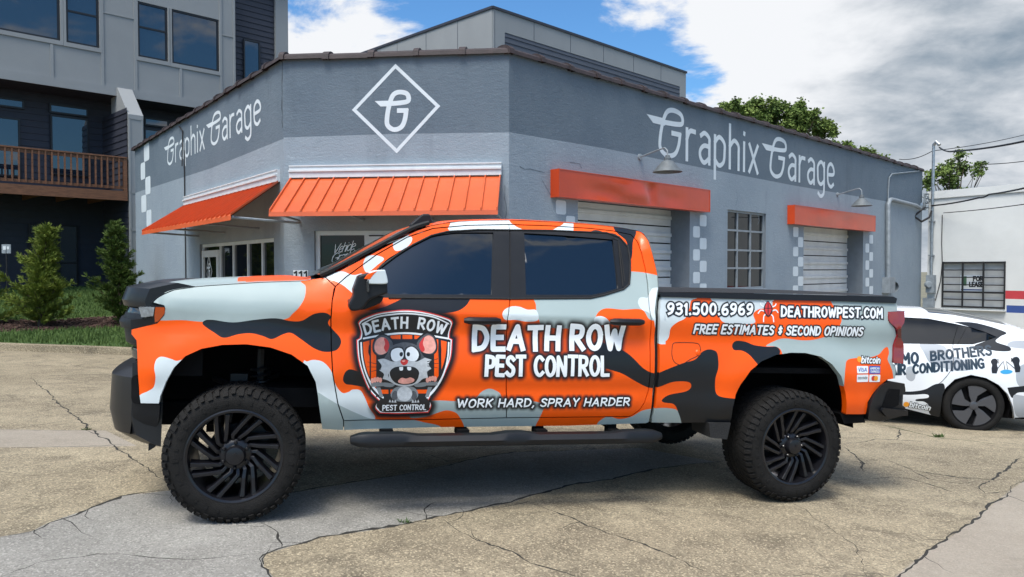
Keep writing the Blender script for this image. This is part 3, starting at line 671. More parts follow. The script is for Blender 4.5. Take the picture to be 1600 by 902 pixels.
# painted wall lettering, diamond and checkers
def wletters(name, text, surf, a, b, cap, par=gar, **k):
    A, B = surf.px([a])[0], surf.px([b])[0]
    n0 = len(COL.objects); letters(name, text, surf, A, B, cap, k.pop('thick', .105), k.pop('m', M['wallwh']), None, up=(0, 1), **k)
    o = COL.objects[len(COL.objects) - 1] if False else [x for x in bpy.data.objects if x.name.startswith(name)][-1]
    return o
def adopt(before, par):
    root = par
    while root.parent: root = root.parent
    for o in list(COL.objects):
        if o not in before and o.parent is None:
            o.parent = par
            if par is root: o.matrix_parent_inverse = root.matrix_world.inverted()
bef = set(COL.objects)
A, B = WRT.px([(1030, 241)])[0], WRT.px([(1302, 293)])[0]; capR = WRT.px([(1042, 169)])[0][1] - WRT.px([(1042, 243)])[0][1]
def garage_words(surf, A, B, cap, B2=None):
    run, wd = glyph_run('@raphix @arage', .17, .30)
    k = (B[0] - A[0]) / wd
    letters('painted_lettering', '@raphix @arage', surf, A, B, cap, .105, M['wallwh'], None, off=.003, up=(0, 1), track=.17, space=.30, wing=True)
garage_words(WRT, A, B, capR)
A, B = WLF.px([(262, 258)])[0], WLF.px([(407, 214)])[0]; B = np.array([B[0], A[1]]); capL = WLF.px([(376, 170)])[0][1] - WLF.px([(370, 226)])[0][1]
garage_words(WLF, A + [0, 0], B, capL * .96)
dm = WCH.px([(618, 100), (688, 166), (620, 240), (550, 172)]); cen = dm.mean(0); inn = cen + (dm - cen) * .895
mb_v, mb_f = cdt([dm, inn]); cc_ = mb_v[mb_f].mean(1); mb_f = mb_f[inside(dm, cc_) & ~inside(inn, cc_)]
meshobj('painted_diamond', WCH.pos(mb_v, .003), mb_f, [M['wallwh']])
gq = WCH.px([(604, 203), (637, 203)]); capc = WCH.px([(620, 143.5)])[0][1] - WCH.px([(620, 202.5)])[0][1]
letters('painted_monogram', '@', WCH, gq[0], gq[0] + [capc * .56, 0], capc, .125, M['wallwh'], None, off=.003, up=(0, 1), wing=True)
adopt(bef, gar)
def checks(surf, lst):
    for i, (x0, y0, x1, y1) in enumerate(lst):
        a = surf.px([(x0, (y0 + y1) / 2), (x1, (y0 + y1) / 2)]); xm = (x0 + x1) / 2; b = surf.px([(xm, y0), (xm, y1)])
        c = ((a[0][0] + a[1][0]) / 2, (b[0][1] + b[1][1]) / 2); w = abs(a[1][0] - a[0][0]); h = abs(b[0][1] - b[1][1])
        wsheet('painted_check', surf, rrect(c[0], c[1], w * .97, h * .98, min(w, h) * .18), (), [M['wallwh']], gar, off=.003)
checks(WRT, [(868, 313, 884.5, 335.5), (884, 337.5, 898.5, 356), (1093, 336, 1104, 354), (1082.5, 353.5, 1093.5, 371.5), (1093, 372, 1104, 390), (1082.5, 389.5, 1093.5, 407.5), (1093, 407.5, 1104, 425.5), (1082.5, 425, 1093.5, 443), (1093, 443, 1104, 460)])
checks(WRT, [(1239, 354.7, 1247.5, 370.6), (1246.6, 370.6, 1255, 386.6), (1239, 385.6, 1247.3, 401), (1246.5, 401.5, 1255, 417), (1238.7, 416.5, 1247, 432), (1246.5, 432, 1255, 447), (1238.5, 446, 1247, 460), (1358, 367, 1364, 381), (1352, 380.6, 1358, 395), (1358, 394, 1364, 408), (1352, 407, 1358, 422), (1358, 420.5, 1364, 434), (1352, 434, 1358, 448), (1358, 447, 1364, 460)])
checks(WLF, [(225, 224.5, 233.5, 252), (220, 254, 227, 281), (227.2, 276, 235.4, 304), (220.8, 305, 229, 332), (229, 328, 237, 354.6)])
def wall_crack(surf, pxs, w, seed):
    rd = random.Random(seed); P = dense(surf.px(pxs), .08, False); L_ = []; R_ = []
    for i, p in enumerate(P):
        t = P[min(i + 1, len(P) - 1)] - P[max(i - 1, 0)]; t = t / (np.linalg.norm(t) + 1e-9); nn = np.array([-t[1], t[0]]); c = p + nn * rd.uniform(-.014, .014); ww = w * rd.uniform(.3, 1.4)
        L_.append(c + nn * ww / 2); R_.append(c - nn * ww / 2)
    wsheet('wall_crack', surf, np.array(L_ + R_[::-1]), (), [M['walldk'] if w < .013 else M['dark']], gar, off=.003)
wall_crack(WLF, [(441.5, 95), (440.5, 150), (441.5, 200)], .016, 1); wall_crack(WRT, [(812, 262), (828, 265), (851, 270)], .012, 2); wall_crack(WRT, [(890, 253), (905, 256), (909, 262)], .010, 3); wall_crack(WRT, [(846, 279), (852, 290), (860, 303), (866, 308)], .012, 4); wall_crack(WRT, [(1182, 330), (1186, 345), (1184, 352)], .010, 5); wall_crack(WCH, [(788, 290), (792, 330), (789, 360)], .008, 6); wall_crack(WRT, [(1150, 296), (1152, 310), (1150, 322)], .010, 7)
# storefront windows and doors
def framed(surf, r, cols, rows, d, name, fm, gm, fw=.05, par=gar, doors=()):
    """frame with bars; glass behind; cols / rows are fractions of the bars"""
    u0, z0, u1, z1 = r; fr = MB()
    for a, b, c, dd in ((u0, z0, u0 + fw, z1), (u1 - fw, z0, u1, z1)): sbox(fr, surf, a, b, c, dd, -d, -d + .05)
    for a, b in ((z0, z0 + fw), (z1 - fw, z1)): sbox(fr, surf, u0 + fw, a, u1 - fw, b, -d, -d + .05)
    for c in cols: x = u0 + (u1 - u0) * c; sbox(fr, surf, x - fw * .5, z0 + fw, x + fw * .5, z1 - fw, -d + .002, -d + .046)
    for c in rows: z = z0 + (z1 - z0) * c; sbox(fr, surf, u0 + fw, z - fw * .45, u1 - fw, z + fw * .45, -d + .004, -d + .043)
    f = wbuild(fr, name, [fm], par)
    g = MB(); sbox(g, surf, u0 + .01, z0 + .01, u1 - .01, z1 - .01, -d + .008, -d + .018); wbuild(g, 'pane', [gm], f); return f
px2f = lambda surf, r, x, y: (surf.px([(x, y)])[0][0] - r[0]) / (r[2] - r[0])
sfL = framed(WLF, wl, [px2f(WLF, wl, x, 400) for x in (339, 359, 381.5, 404)], [], .10, 'storefront_window', M['alu'], M['glassd'], .055)
dr = MB(); ud0, ud1 = wl[0] + .06, wl[0] + (wl[2] - wl[0]) * px2f(WLF, wl, 339, 400) - .03
for a, b, c, dd in ((ud0, wl[1], ud0 + .09, wl[3] - .12), (ud1 - .09, wl[1], ud1, wl[3] - .12), (ud0 + .09, wl[3] - .24, ud1 - .09, wl[3] - .12), (ud0 + .09, wl[1], ud1 - .09, wl[1] + .2)): sbox(dr, WLF, a, b, c, dd, -.052, -.02)
dL = wbuild(dr, 'shop_door', [M['alu']], gar)
bef = set(COL.objects)
g1 = WLF.shifted(-.085); q = g1.px([(327, 424)])[0]
dd_ = np.array([(q[0], q[1] + .30), (q[0] + .20, q[1]), (q[0], q[1] - .30), (q[0] - .20, q[1])]); v_, f_ = cdt([dd_, q + (dd_ - q) * .86]); cen_ = v_[f_].mean(1); f_ = f_[inside(dd_, cen_) & ~inside(q + (dd_ - q) * .86, cen_)]
meshobj('door_diamond', g1.pos(v_, .006), f_, [M['letter']]); letters('door_monogram', '@', g1, q + [-.06, -.12], q + [.06, -.12], .26, .13, M['letter'], None, off=.006, up=(0, 1), wing=True)
adopt(bef, gar)
sfC = framed(WCH, wc, [px2f(WCH, wc, 571, 400), .62], [], .10, 'storefront_window', M['alu'], M['glassd'], .06)
dr = MB(); ud0 = wc[0] + (wc[2] - wc[0]) * px2f(WCH, wc, 571, 400) + .04; ud1 = wc[0] + (wc[2] - wc[0]) * .62 - .04
for a, b, c, dd in ((ud0, wc[1], ud0 + .1, wc[3] - .08), (ud1 - .1, wc[1], ud1, wc[3] - .08), (ud0 + .1, wc[3] - .2, ud1 - .1, wc[3] - .08), (ud0 + .1, wc[1], ud1 - .1, wc[1] + .2)): sbox(dr, WCH, a, b, c, dd, -.052, -.02)
wbuild(dr, 'shop_door', [M['alu']], gar)
bef = set(COL.objects); g2 = WCH.shifted(-.08)
letters('window_lettering', 'Vehicle', g2, g2.px([(519, 397)])[0], g2.px([(553, 390)])[0], .12, .08, M['letter'], None, off=.006, shear=.45, track=.06, up=(0, 1))
letters('window_lettering', 'Graphics', g2, g2.px([(517, 411)])[0], g2.px([(560, 402)])[0], .12, .08, M['letter'], None, off=.006, shear=.45, track=.06, up=(0, 1))
sbx = WCH.px([(458.5, 437), (482, 422.5)])
for k in range(3):
    w = (sbx[1][0] - sbx[0][0]) / 3; u = sbx[0][0] + w * k; mb = MB(); sbox(mb, WCH, u + .004, sbx[0][1], u + w - .004, sbx[1][1], 0, .012); pl_o = mb.build('number_plate', [M['letter']]);
    letters('number', '1', WCH, (u + w * .3, sbx[0][1] + .018), (u + w * .72, sbx[0][1] + .018), sbx[1][1] - sbx[0][1] - .036, .26, M['ink'], None, off=.0145, up=(0, 1))
adopt(bef, gar)
# awnings: pitched ribbed sheets with white flashing and struts
def awning(surf, tl, tr, bl, br, proj, ribs, name='awning'):
    a = surf.px([tl, tr]); zt = a[:, 1].mean(); o = surf.shifted(proj); b = o.px([bl, br]); zb_ = b[:, 1].mean()
    u0, u1, v0, v1 = a[0][0], a[1][0], b[0][0], b[1][0]; mb = MB(); n = ribs
    def pt(t, s, h=0): 
        u = (u0 + (u1 - u0) * t) * (1 - s) + (v0 + (v1 - v0) * t) * s; return surf.p3(u, zt + (zb_ - zt) * s, .02 + (proj - .02) * s) + Vector((0, 0, h))
    for k in range(n):
        t0, t1 = k / n, (k + 1) / n
        mb.add([pt(t0, 0), pt(t1, 0), pt(t1, 1), pt(t0, 1), pt(t0, 0, -.012), pt(t1, 0, -.012), pt(t1, 1, -.012), pt(t0, 1, -.012)], [(0, 1, 2, 3), (4, 7, 6, 5), (2, 6, 7, 3), (0, 4, 5, 1)])
        mb.add([pt(t0, 1.0), pt(t1, 1.0), pt(t1, 1.01, -.055), pt(t0, 1.01, -.055)], [(0, 1, 2, 3)])
    rib = MB(); e = .012 / abs(u1 - u0)
    for k in range(n + 1):
        t = min(max(k / n, e), 1 - e)
        mb.add([pt(t - e, 0, .002), pt(t + e, 0, .002), pt(t + e, 1.005, .002), pt(t - e, 1.005, .002), pt(t - e * .6, 0, .034), pt(t + e * .6, 0, .034), pt(t + e * .6, 1.005, .034), pt(t - e * .6, 1.005, .034)], [(4, 5, 6, 7), (0, 4, 7, 3), (1, 2, 6, 5), (3, 7, 6, 2)])
    aw = wbuild(mb, name, [M['awn']], gar)
    wbuild(rib, 'rib', [M['awn']], aw)
    fl = MB(); sbox(fl, surf, u0 - .01, zt + .01, u1 + .01, zt + .09, .001, .055); sbox(fl, surf, u0 - .01, zt + .09, u1 + .01, zt + .115, .001, .075); sbox(fl, surf, u0 - .01, zt + .115, u1 + .01, zt + .165, .001, .045); sbox(fl, surf, u0 - .01, zt + .165, u1 + .01, zt + .18, .001, .06)
    wbuild(fl, 'flashing', [M['alu']], aw)
    st = MB()
    for t in (.02, .33, .66, .98):
        p = pt(t, .97, -.03); st.tube([p, surf.p3(v0 + (v1 - v0) * t, zb_ - .06, .0)], .016, 6); 
    st.tube([pt(0, .97, -.03), pt(1, .97, -.03)], .016, 6); wbuild(st, 'strut', [M['steelp']], aw)
    return aw
awning(WCH, (455, 279.5), (783, 275.5), (420, 332), (778, 327), .85, 14)
awning(WLF, (291, 326), (437.5, 280), (222, 366), (361, 331), .95, 24)
# orange sign boxes over the garage doors, dented sheet metal
def signbox(tl, tr, br, bl, dep, dents, seed):
    s2 = WRT.shifted(dep); a = s2.px([tl, tr, br, bl]); u0, u1 = a[0][0], a[1][0]; z1 = a[:2, 1].mean(); z0 = a[2:, 1].mean()
    nx_, nz = 60, 12; V = []; rd = random.Random(seed)
    for j in range(nz + 1):
        for i in range(nx_ + 1):
            u = u0 + (u1 - u0) * i / nx_; z = z0 + (z1 - z0) * j / nz; d = 0; e = math.sin(math.pi * i / nx_) ** .3 * math.sin(math.pi * j / nz) ** .5
            for (fu, fz, su, sz, amp) in dents: d += amp * math.exp(-((i / nx_ - fu) / su) ** 2 - ((j / nz - fz) / sz) ** 2)
            V.append(s2.p3(u, z, d * e))
    Fq = [(j * (nx_ + 1) + i, j * (nx_ + 1) + i + 1, (j + 1) * (nx_ + 1) + i + 1, (j + 1) * (nx_ + 1) + i) for j in range(nz) for i in range(nx_)]
    mb = MB(); mb.add(V, Fq); o = wbuild(mb, 'sign_box', [M['fascia']], gar, smooth=True)
    mb = MB(); sbox(mb, WRT, u0, z0, u1, z1, .001, dep - .045); e_ = .012
    for q in ((u0 - e_, z0 - e_, u0, z1 + e_), (u1, z0 - e_, u1 + e_, z1 + e_)): sbox(mb, WRT, *q, .001, dep + .006)
    for q in ((u0, z1, u1, z1 + e_), (u0, z0 - e_, u1, z0)): sbox(mb, WRT, *q, .001, dep + .006)
    wbuild(mb, 'sign_edge', [M['fascia']], o)
signbox((874, 265), (1109, 298), (1109, 331), (874, 306), .16, [(.55, .8, .03, .5, -.05), (.45, .35, .16, .3, .03), (.25, .3, .12, .35, -.035), (.68, .4, .1, .3, -.02), (.56, .2, .02, .25, -.03), (.35, .75, .1, .25, .018)], 1)
signbox((1242, 320), (1367.5, 339), (1367.5, 362), (1242, 348.5), .16, [(.3, .5, .15, .4, .015), (.6, .5, .12, .4, -.02)], 2)
def garage_door(r, rows):
    u0, z0, u1, z1 = r; mb = MB(); d = .40; n = rows; rd = random.Random(n)
    for k in range(n):
        za = z1 - (z1 - z0) * k / n; zc_ = z1 - (z1 - z0) * (k + 1) / n; h = za - zc_; j = rd.uniform(-.003, .003)
        sbox(mb, WRT, u0, zc_ + .012, u1, za - .012, -d - .03, -d + j)
        sbox(mb, WRT, u0 + .01, zc_ + h * .5 - .03, u1 - .01, zc_ + h * .5 + .03, -d + j, -d + .03 + j)
    sbox(mb, WRT, u0, z0, u1, z1, -d - .06, -d - .022, 1)
    wbuild(mb, 'garage_door', [M['doorw'], M['dark']], gar)
garage_door(wd1, 10); garage_door(wd2, 10)
win = framed(WRT, ww_, [.30, .64], [.27, .50, .75], .09, 'steel_window', M['steelp'], M['glassd'], .04)
mb = MB(); sbox(mb, WRT, ww_[0] - .05, ww_[1] - .07, ww_[2] + .05, ww_[1], .0, .05); wbuild(mb, 'window_sill', [M['wall']], gar)
# gooseneck lamps
def gooseneck(m0, top, cx, sy, sx):
    p0 = WRT.px([m0])[0]; o = WRT.shifted(.62); p1 = o.px([(cx, sy)])[0]; u1, z1 = p1; mb = MB()
    a = WRT.p3(p0[0], p0[1], 0); du = u1 - p0[0]
    zt = o.px([top])[0][1]
    pts = [WRT.p3(p0[0], p0[1], .0), WRT.p3(p0[0] + du * .12, p0[1] + .01, .10), WRT.p3(p0[0] + du * .4, p0[1] + (zt - p0[1]) * .55, .28), WRT.p3(p0[0] + du * .68, zt - .01, .45), WRT.p3(p0[0] + du * .88, zt, .56), WRT.p3(u1, zt - .05, .615), WRT.p3(u1, zt - .16, .62), WRT.p3(u1, z1 + .18, .62)]
    P = curve([tuple(p) for p in np.array([[*p] for p in pts])[:, :2]], 4, False)
    mb.tube(pts, .013, 8); mb.tube([WRT.p3(p0[0], p0[1], .0), WRT.p3(p0[0], p0[1], .03)], .05, 12)
    arm = wbuild(mb, 'wall_lamp', [M['steelp']], gar, smooth=True)
    mb = MB(); c = WRT.p3(u1, z1, .62); mb.lathe([(0, .20), (.035, .20), (.04, .17), (.055, .16), (.055, .12), (.09, .105), (.10, .09), (.215, -.035), (.232, -.06), (.225, -.062), (.205, -.04), (.09, .07), (0, .08)], c, 28, 0, 'z')
    wbuild(mb, 'lamp_shade', [mat('weathered lamp enamel', (.105, .12, .128), .55, var=.2, vscale=12)], arm, smooth=True)
gooseneck((999, 245.5), (1036, 229), 1043, 263, 45); gooseneck((1308, 304), (1340, 293), 1346.5, 318, 35)
# conduit, meter and service gear at the right end
mb = MB(); q = WRT.px([(1383, 438), (1383, 320), (1389, 312), (1426, 321.5), (1433, 326)]); mb.tube([WRT.p3(u, z, .08) for u, z in [q[0], q[1], ((q[1][0] + q[2][0]) / 2 - .02, (q[1][1] + q[2][1]) / 2 + .06), q[2], q[3], q[4]]], .055, 10)
wbuild(mb, 'conduit_pipe', [M['steelp']], gar, smooth=True)
mb = MB(); q = WRT.px([(1386, 432), (1386, 300), (1387.5, 278), (1392, 272), (1434, 267.5)]); mb.tube([WRT.p3(u, z, .03) for u, z in q], .018, 6); wbuild(mb, 'thin_conduit', [M['steelp']], gar, smooth=True)
r_ = quad(WRT, 1378, 458, 1396, 433); mb = MB(); sbox(mb, WRT, r_[0], r_[1], r_[0] + .42, r_[3], .0, .2); c = WRT.p3(r_[0] + .5, (r_[1] + r_[3]) / 2 - .05, .1); mb.lathe([(0, .12), (.13, .12), (.15, .08), (.15, -.05)], c, 20, 0, 'y'); wbuild(mb, 'electric_meter', [M['steelp']], gar)
mb = MB(); q = WLF.px([(290, 300), (292, 420)]); mb.tube([WLF.p3(q[0][0], TOPZ - .6, .02), WLF.p3(q[1][0], .3, .02)], .012, 6); q = WLF.px([(282, 198), (288, 205), (287, 260)]); mb.tube([WLF.p3(u, z, .03) for u, z in q], .012, 6); wbuild(mb, 'wall_cable', [M['wire']], gar)

# ------------------------------------------------------------ townhouses at the left and behind
M['clad'] = mat('light grey panel', (.265, .275, .275), .6, var=.05, vscale=1)
M['sid'] = mat('dark lap siding', (.028, .031, .044), .55, var=.15, vscale=3)
M['sid2'] = mat('blue grey lap siding', (.062, .072, .092), .6, var=.12, vscale=3)
M['glassb'] = mat('window glass', (.012, .026, .042), .02, spec=1.0, ior=1.6)
M['wood'] = mat('deck timber', (.165, .072, .034), .65, var=.35, vscale=5, stretch=(1, 1, 6))
TD = (1 / math.sqrt(2), 1 / math.sqrt(2)); T0 = (-13.0, 22.0)
TF = Plane(T0, TD); TU = TF.shifted(.25); TK = TF.shifted(-1.0); TO = TF.shifted(1.25)
tow = thing('townhouse_building', 'tall townhouse block with light grey panels, dark siding and a timber balcony at far left', 'building', (T0[0], T0[1], 0))
uR = TU.px([(367, 60)])[0][0]; uL = -9.0; zlow = TU.px([(180, 150)])[0][1]; Zt = 11.5
wins = [quad(TU, -60, -40, 94, 56), quad(TU, 103, -40, 155, 71), quad(TU, 215, 6, 262, 92), quad(TU, 268, 22, 342, 105)]
wins = []
for (x0, x1, xb, yb, xt, yt) in ((-70, 94, 45, 55, 45, -60), (103, 155, 129, 71, 129, -20), (215, 262, 238, 92.5, 238, 7), (268, 342, 305, 105.5, 305, 22.5)):
    u0 = TU.px([(x0, 40)])[0][0]; u1 = TU.px([(x1, 40)])[0][0]; wins.append((u0, TU.px([(xb, yb)])[0][1], u1, TU.px([(xt, yt)])[0][1]))
wsheet('upper_wall', TU, rect(uL, zlow, uR, Zt), [(rect(*w), -1) for w in wins], [M['clad']], tow, smooth=False)
for i, w in enumerate(wins):
    reveal(TU, w, .12, tow, 'clad'); framed(TU, w, [], [.55] if i in (1, 2) else [], .07, 'window', M['ink'], M['glassb'], .06, tow)
mb = MB()
for x in (81, 160, 212, 282, 345): u = TU.px([(x, 110)])[0][0]; sbox(mb, TU, u - .04, zlow + .25, u + .04, wins[2][1] - .12 if x in (81, 282) else Zt, .001, .028)
for w in wins: sbox(mb, TU, w[0] - .07, w[1] - .12, w[2] + .07, w[1], .001, .032); sbox(mb, TU, w[0] - .07, w[1], w[0], w[3], .001, .03); sbox(mb, TU, w[2], w[1], w[2] + .07, w[3], .001, .03)
sbox(mb, TU, uL, zlow, uR, zlow + .26, .001, .04); sbox(mb, TU, uR - .07, zlow + .26, uR, Zt, .001, .034)
for x0, x1, y in ((160, 212, 20), (345, 366, 55)): a = TU.px([(x0, y), (x1, y)]); sbox(mb, TU, a[0][0], a[0][1], a[1][0], a[0][1] + .03, .001, .02)
wbuild(mb, 'panel_trim', [M['clad']], tow)
mb = MB(); mb.add([TU.p3(uL, zlow, 0), TU.p3(uR, zlow, 0), TU.p3(uR, zlow, -1.3), TU.p3(uL, zlow, -1.3)], [(0, 1, 2, 3)]); wbuild(mb, 'soffit', [M['sid']], tow)
# recessed dark wall, siding laps, glass
def laps(surf, u0, z0, u1, z1, m, par, name='siding', h=.19, holes=()):
    mb = MB(); z = z0
    while z < z1 - .02:
        t = min(z + h, z1)
        mb.add([surf.p3(u0, z, .028), surf.p3(u1, z, .028), surf.p3(u1, t, .006), surf.p3(u0, t, .006), surf.p3(u0, z, .0), surf.p3(u1, z, .0)], [(0, 1, 2, 3), (0, 4, 5, 1)]); z = t
    return wbuild(mb, name, [m], par, rec=False)
laps(TK, uL, -1.0, 9.5, zlow + .4, M['sid'], tow)
def pane(surf, x0, y0, x1, y1, par=tow, d=.05, bars=()):
    a = surf.px([(x0, (y0 + y1) / 2), (x1, (y0 + y1) / 2)]); xm = (x0 + x1) / 2; b = surf.px([(xm, y0), (xm, y1)]); r = (a[0][0], b[1][1], a[1][0], b[0][1])
    return framed(surf, r, [], bars, -d, 'window', M['ink'], M['glassb'], .05, par)
pane(TK, -40, 182, 31, 275); pane(TK, -40, 152, 37, 167); pane(TK, 78, 183, 138, 275); pane(TK, 76, 166, 137, 180.5)
pane(TK, 44, 350, 76, 466); pane(TK, 90, 352, 121, 460, bars=(.45,)); pane(TK, 224, 186, 263, 199); pane(TK, 224, 203, 263, 260)
# balcony
bal = bpy.data.objects.new('balcony', None); link(bal, tow); bal.matrix_parent_inverse = tow.matrix_world.inverted(); bal.location = (0, 0, 0)
ub0, ub1 = uL, TO.px([(199, 260)])[0][0]; zf = TO.px([(150, 296)])[0][1]; zr = TO.px([(150, 241)])[0][1]; zl = TO.px([(150, 311)])[0][1]
mb = MB(); sbox(mb, TO, ub0, zl, ub1, zf, -.05, 0); wbuild(mb, 'rim_board', [M['wood']], bal)
mb = MB(); sbox(mb, TO, ub0, zf - .04, ub1, zf, -2.2, -.05); 
for k in range(12): u = ub0 + (ub1 - ub0) * (k + .5) / 12; sbox(mb, TO, u - .02, zl + .02, u + .02, zf - .04, -2.2, -.05)
wbuild(mb, 'deck', [M['wood']], bal)
mb = MB(); sbox(mb, TO, ub0, zr - .04, ub1, zr, -.13, .01); sbox(mb, TO, ub0, zr - .14, ub1, zr - .05, -.07, -.03); sbox(mb, TO, ub0, zf + .06, ub1, zf + .14, -.07, -.03); sbox(mb, TO, ub1 - .1, zf, ub1 - .001, zr - .04, -.1, -.01); wbuild(mb, 'hand_rail', [M['wood']], bal)
u = ub1 - .22
while u > TO.px([(-60, 260)])[0][0]:
    mb = MB(); sbox(mb, TO, u - .02, zf + .06, u + .02, zr - .05, -.03, .005); wbuild(mb, 'baluster', [M['wood']], bal); u -= .155
# wing wall with sloped cap
uw = TO.px([(213, 250)])[0][0]; w2 = .42; zs0 = TU.px([(190, 139)])[0][1]; zs1 = TO.px([(213, 180)])[0][1]
mb = MB(); uw0, uw1 = uw - w2 / 2, uw + w2 / 2
pr = [(-.2, -1.2), (1.25, -1.2), (1.25, zs1 - 0), (.35, zs0), (-.2, zs0)]
V = [TF.p3(uw0, z, d) for d, z in pr] + [TF.p3(uw1, z, d) for d, z in pr]
mb.add(V, [(0, 1, 2, 3, 4), (9, 8, 7, 6, 5), (1, 6, 7, 2), (2, 7, 8, 3), (0, 5, 6, 1)], 0)
wbuild(mb, 'wing_wall', [M['clad']], tow)
sd = Plane((TF.p3(uw0, 0, -1.3).x, TF.p3(uw0, 0, -1.3).y), (-(TF.n[0]) * -1, TF.n[1])); sd2 = Plane(tuple(TF.p3(uw0 - .004, 0, -1.0))[:2], TF.n[:2])
if sd2.n @ TF.a > 0: sd2.n = -sd2.n
laps(sd2, 0, -1, 2.2, zs1 + .2, M['sid'], tow)
mb = MB()
for (d, z0_, z1_) in ((1.252, -1.2, zs1 - .12),):
    for (a, b) in ((uw0 + .02, uw0 + .06), (uw1 - .06, uw1 - .02)): sbox(mb, TF, a, z0_, b, z1_, d, d + .012)
for z in (zs1 - 2.3, zs1 - 3.4, zs1 - .14): sbox(mb, TF, uw0 + .02, z, uw1 - .02, z + .05, 1.252, 1.264)
wbuild(mb, 'wing_trim', [M['clad']], tow)
# right end bay: dark siding, narrow window, grey corner post
TE = TF.shifted(-.35); ue1 = TE.px([(428, 40)])[0][0]; ue0 = uR - .3
laps(TE, ue0, -1, ue1 + .02, Zt, M['sid'], tow); pane(TE, 379, 64, 405, 150)
mb = MB(); ug1 = TE.px([(447.5, 40)])[0][0]; sbox(mb, TE, ue1, -1, ug1, Zt, -.3, .12); wbuild(mb, 'corner_post', [M['clad']], tow)
mb = MB(); mb.add([TU.p3(uR, -1, 0), TU.p3(uR, Zt, 0), TU.p3(uR, Zt, -1), TU.p3(uR, -1, -1)], [(0, 1, 2, 3)]); 
mb.add([TE.p3(ug1, -1, -.3), TE.p3(ug1, Zt, -.3), TE.p3(ug1, Zt, -8), TE.p3(ug1, -1, -8)], [(0, 1, 2, 3)])
mb.add([TF.p3(uL, Zt, .25), TF.p3(ug1, Zt, .0), TF.p3(ug1, Zt, -8), TF.p3(uL, Zt, -8)], [(0, 1, 2, 3)]); wbuild(mb, 'end_wall', [M['clad']], tow)
# upper storey showing over the garage roof
P0 = (-.66, 26.0); PF = Plane(P0, TD); pend = PF.px([(1071, 105)])[0][0]; ptop = PF.px([(772, 13)])[0][1]
pen = thing('apartment_building', 'flat roofed grey upper storey with dark siding rising behind the garage roof', 'building', (P0[0], P0[1], 0))
SD = (-TD[0], TD[1]); PL_ = Plane((P0[0] + SD[0] * 9, P0[1] + SD[1] * 9), (-SD[0], -SD[1]))
laps(PF, .55, 2.5, pend - .5, ptop - .7, M['sid2'], pen)
mb = MB(); sbox(mb, PF, 0, ptop - .72, pend, ptop - .04, -.1, .03); sbox(mb, PF, 0, 0, .55, ptop - .72, -.1, .03); sbox(mb, PF, pend - .5, 0, pend, ptop - .72, -.1, .03)
sbox(mb, PL_, 0, ptop - 1.15, 9 - .002, ptop - .04, -.1, .03); sbox(mb, PL_, 7.2, 0, 9 - .002, ptop - 1.15, -.1, .03); wbuild(mb, 'fascia_panel', [M['clad']], pen)
mb = MB()
for k in range(1, 6): sbox(mb, PF, pend * k / 6, ptop - .7, pend * k / 6 + .025, ptop - .05, .031, .034)
for k in range(1, 5): sbox(mb, PL_, 9 * k / 5, ptop - 1.1, 9 * k / 5 + .025, ptop - .05, .031, .034)
sbox(mb, PF, .06, 0, .08, ptop - .1, .031, .034); sbox(mb, PF, pend - .5, ptop - 1.6, pend, ptop - 1.57, .031, .034); wbuild(mb, 'panel_joint', [M['sid2']], pen)
mb = MB(); sbox(mb, PF, -.04, ptop - .04, pend + .05, ptop + .05, -.2, .07); sbox(mb, PL_, 0, ptop - .04, 9.03, ptop + .05, -.2, .07); wbuild(mb, 'roof_edge', [M['sid']], pen)
mb = MB(); sbox(mb, PL_, 0, 0, 7.2, ptop - 1.15, -1.2, -1.1); wbuild(mb, 'recess_wall', [M['sid']], pen)
mb = MB(); mb.add([PF.p3(0, ptop, 0), PF.p3(pend, ptop, 0), PF.p3(pend, ptop, -9), PF.p3(0, ptop, -9)], [(0, 1, 2, 3)]); mb.add([PF.p3(pend, 0, 0), PF.p3(pend, ptop, 0), PF.p3(pend, ptop, -9), PF.p3(pend, 0, -9)], [(0, 1, 2, 3)]); wbuild(mb, 'roof', [M['clad']], pen)

# ------------------------------------------------------------ white building at the right
M['whitew'] = mat('white painted block', (.62, .63, .61), .75, var=.06, vscale=.9, bump=.25, bscale=5)
M['rst'] = mat('red stripe paint', (.48, .04, .05), .6, var=.08); M['bst'] = mat('blue stripe paint', (.03, .07, .25), .6, var=.08)
W0 = (C2[0] + .12, C2[1] - .12); z1_ = F * 0 + 20.7; W1 = (ray(1600, 400)[0] * 20.6, 20.6)
WW = Plane(W0, (W1[0] - W0[0], W1[1] - W0[1])); wht = thing('white_building', 'white painted block building with barred window and red and blue stripes', 'building', (W0[0], W0[1], 0))
zt0 = WW.px([(1455, 299.5)])[0][1]; zt1 = WW.px([(1600, 287)])[0][1]; uE = 14; slope = (zt1 - zt0) / (WW.px([(1600, 287)])[0][0] - WW.px([(1455, 299.5)])[0][0]); topz = lambda u: zt0 + slope * (u - WW.px([(1455, 299.5)])[0][0])
u_ = WW.px([(1473, 445), (1570, 445)]); v_ = WW.px([(1520, 410.5), (1520, 480)]); wr = (u_[0][0], v_[1][1], u_[1][0], v_[0][1])
ur = WW.px([(1571, 460)])[0][0]; yr = WW.px([(1585, 454.5), (1585, 467.5), (1585, 477.5), (1585, 489)])[:, 1]
wsheet('wall', WW, [(0, -1.8), (uE, -1.8), (uE, topz(uE)), (0, topz(0))], [(rect(*wr), -1), (rect(ur, yr[1], uE, yr[0]), 1), (rect(ur + .03, yr[3], uE, yr[2]), 2)], [M['whitew'], M['rst'], M['bst']], wht, grid=.8, dens=.6, smooth=False)
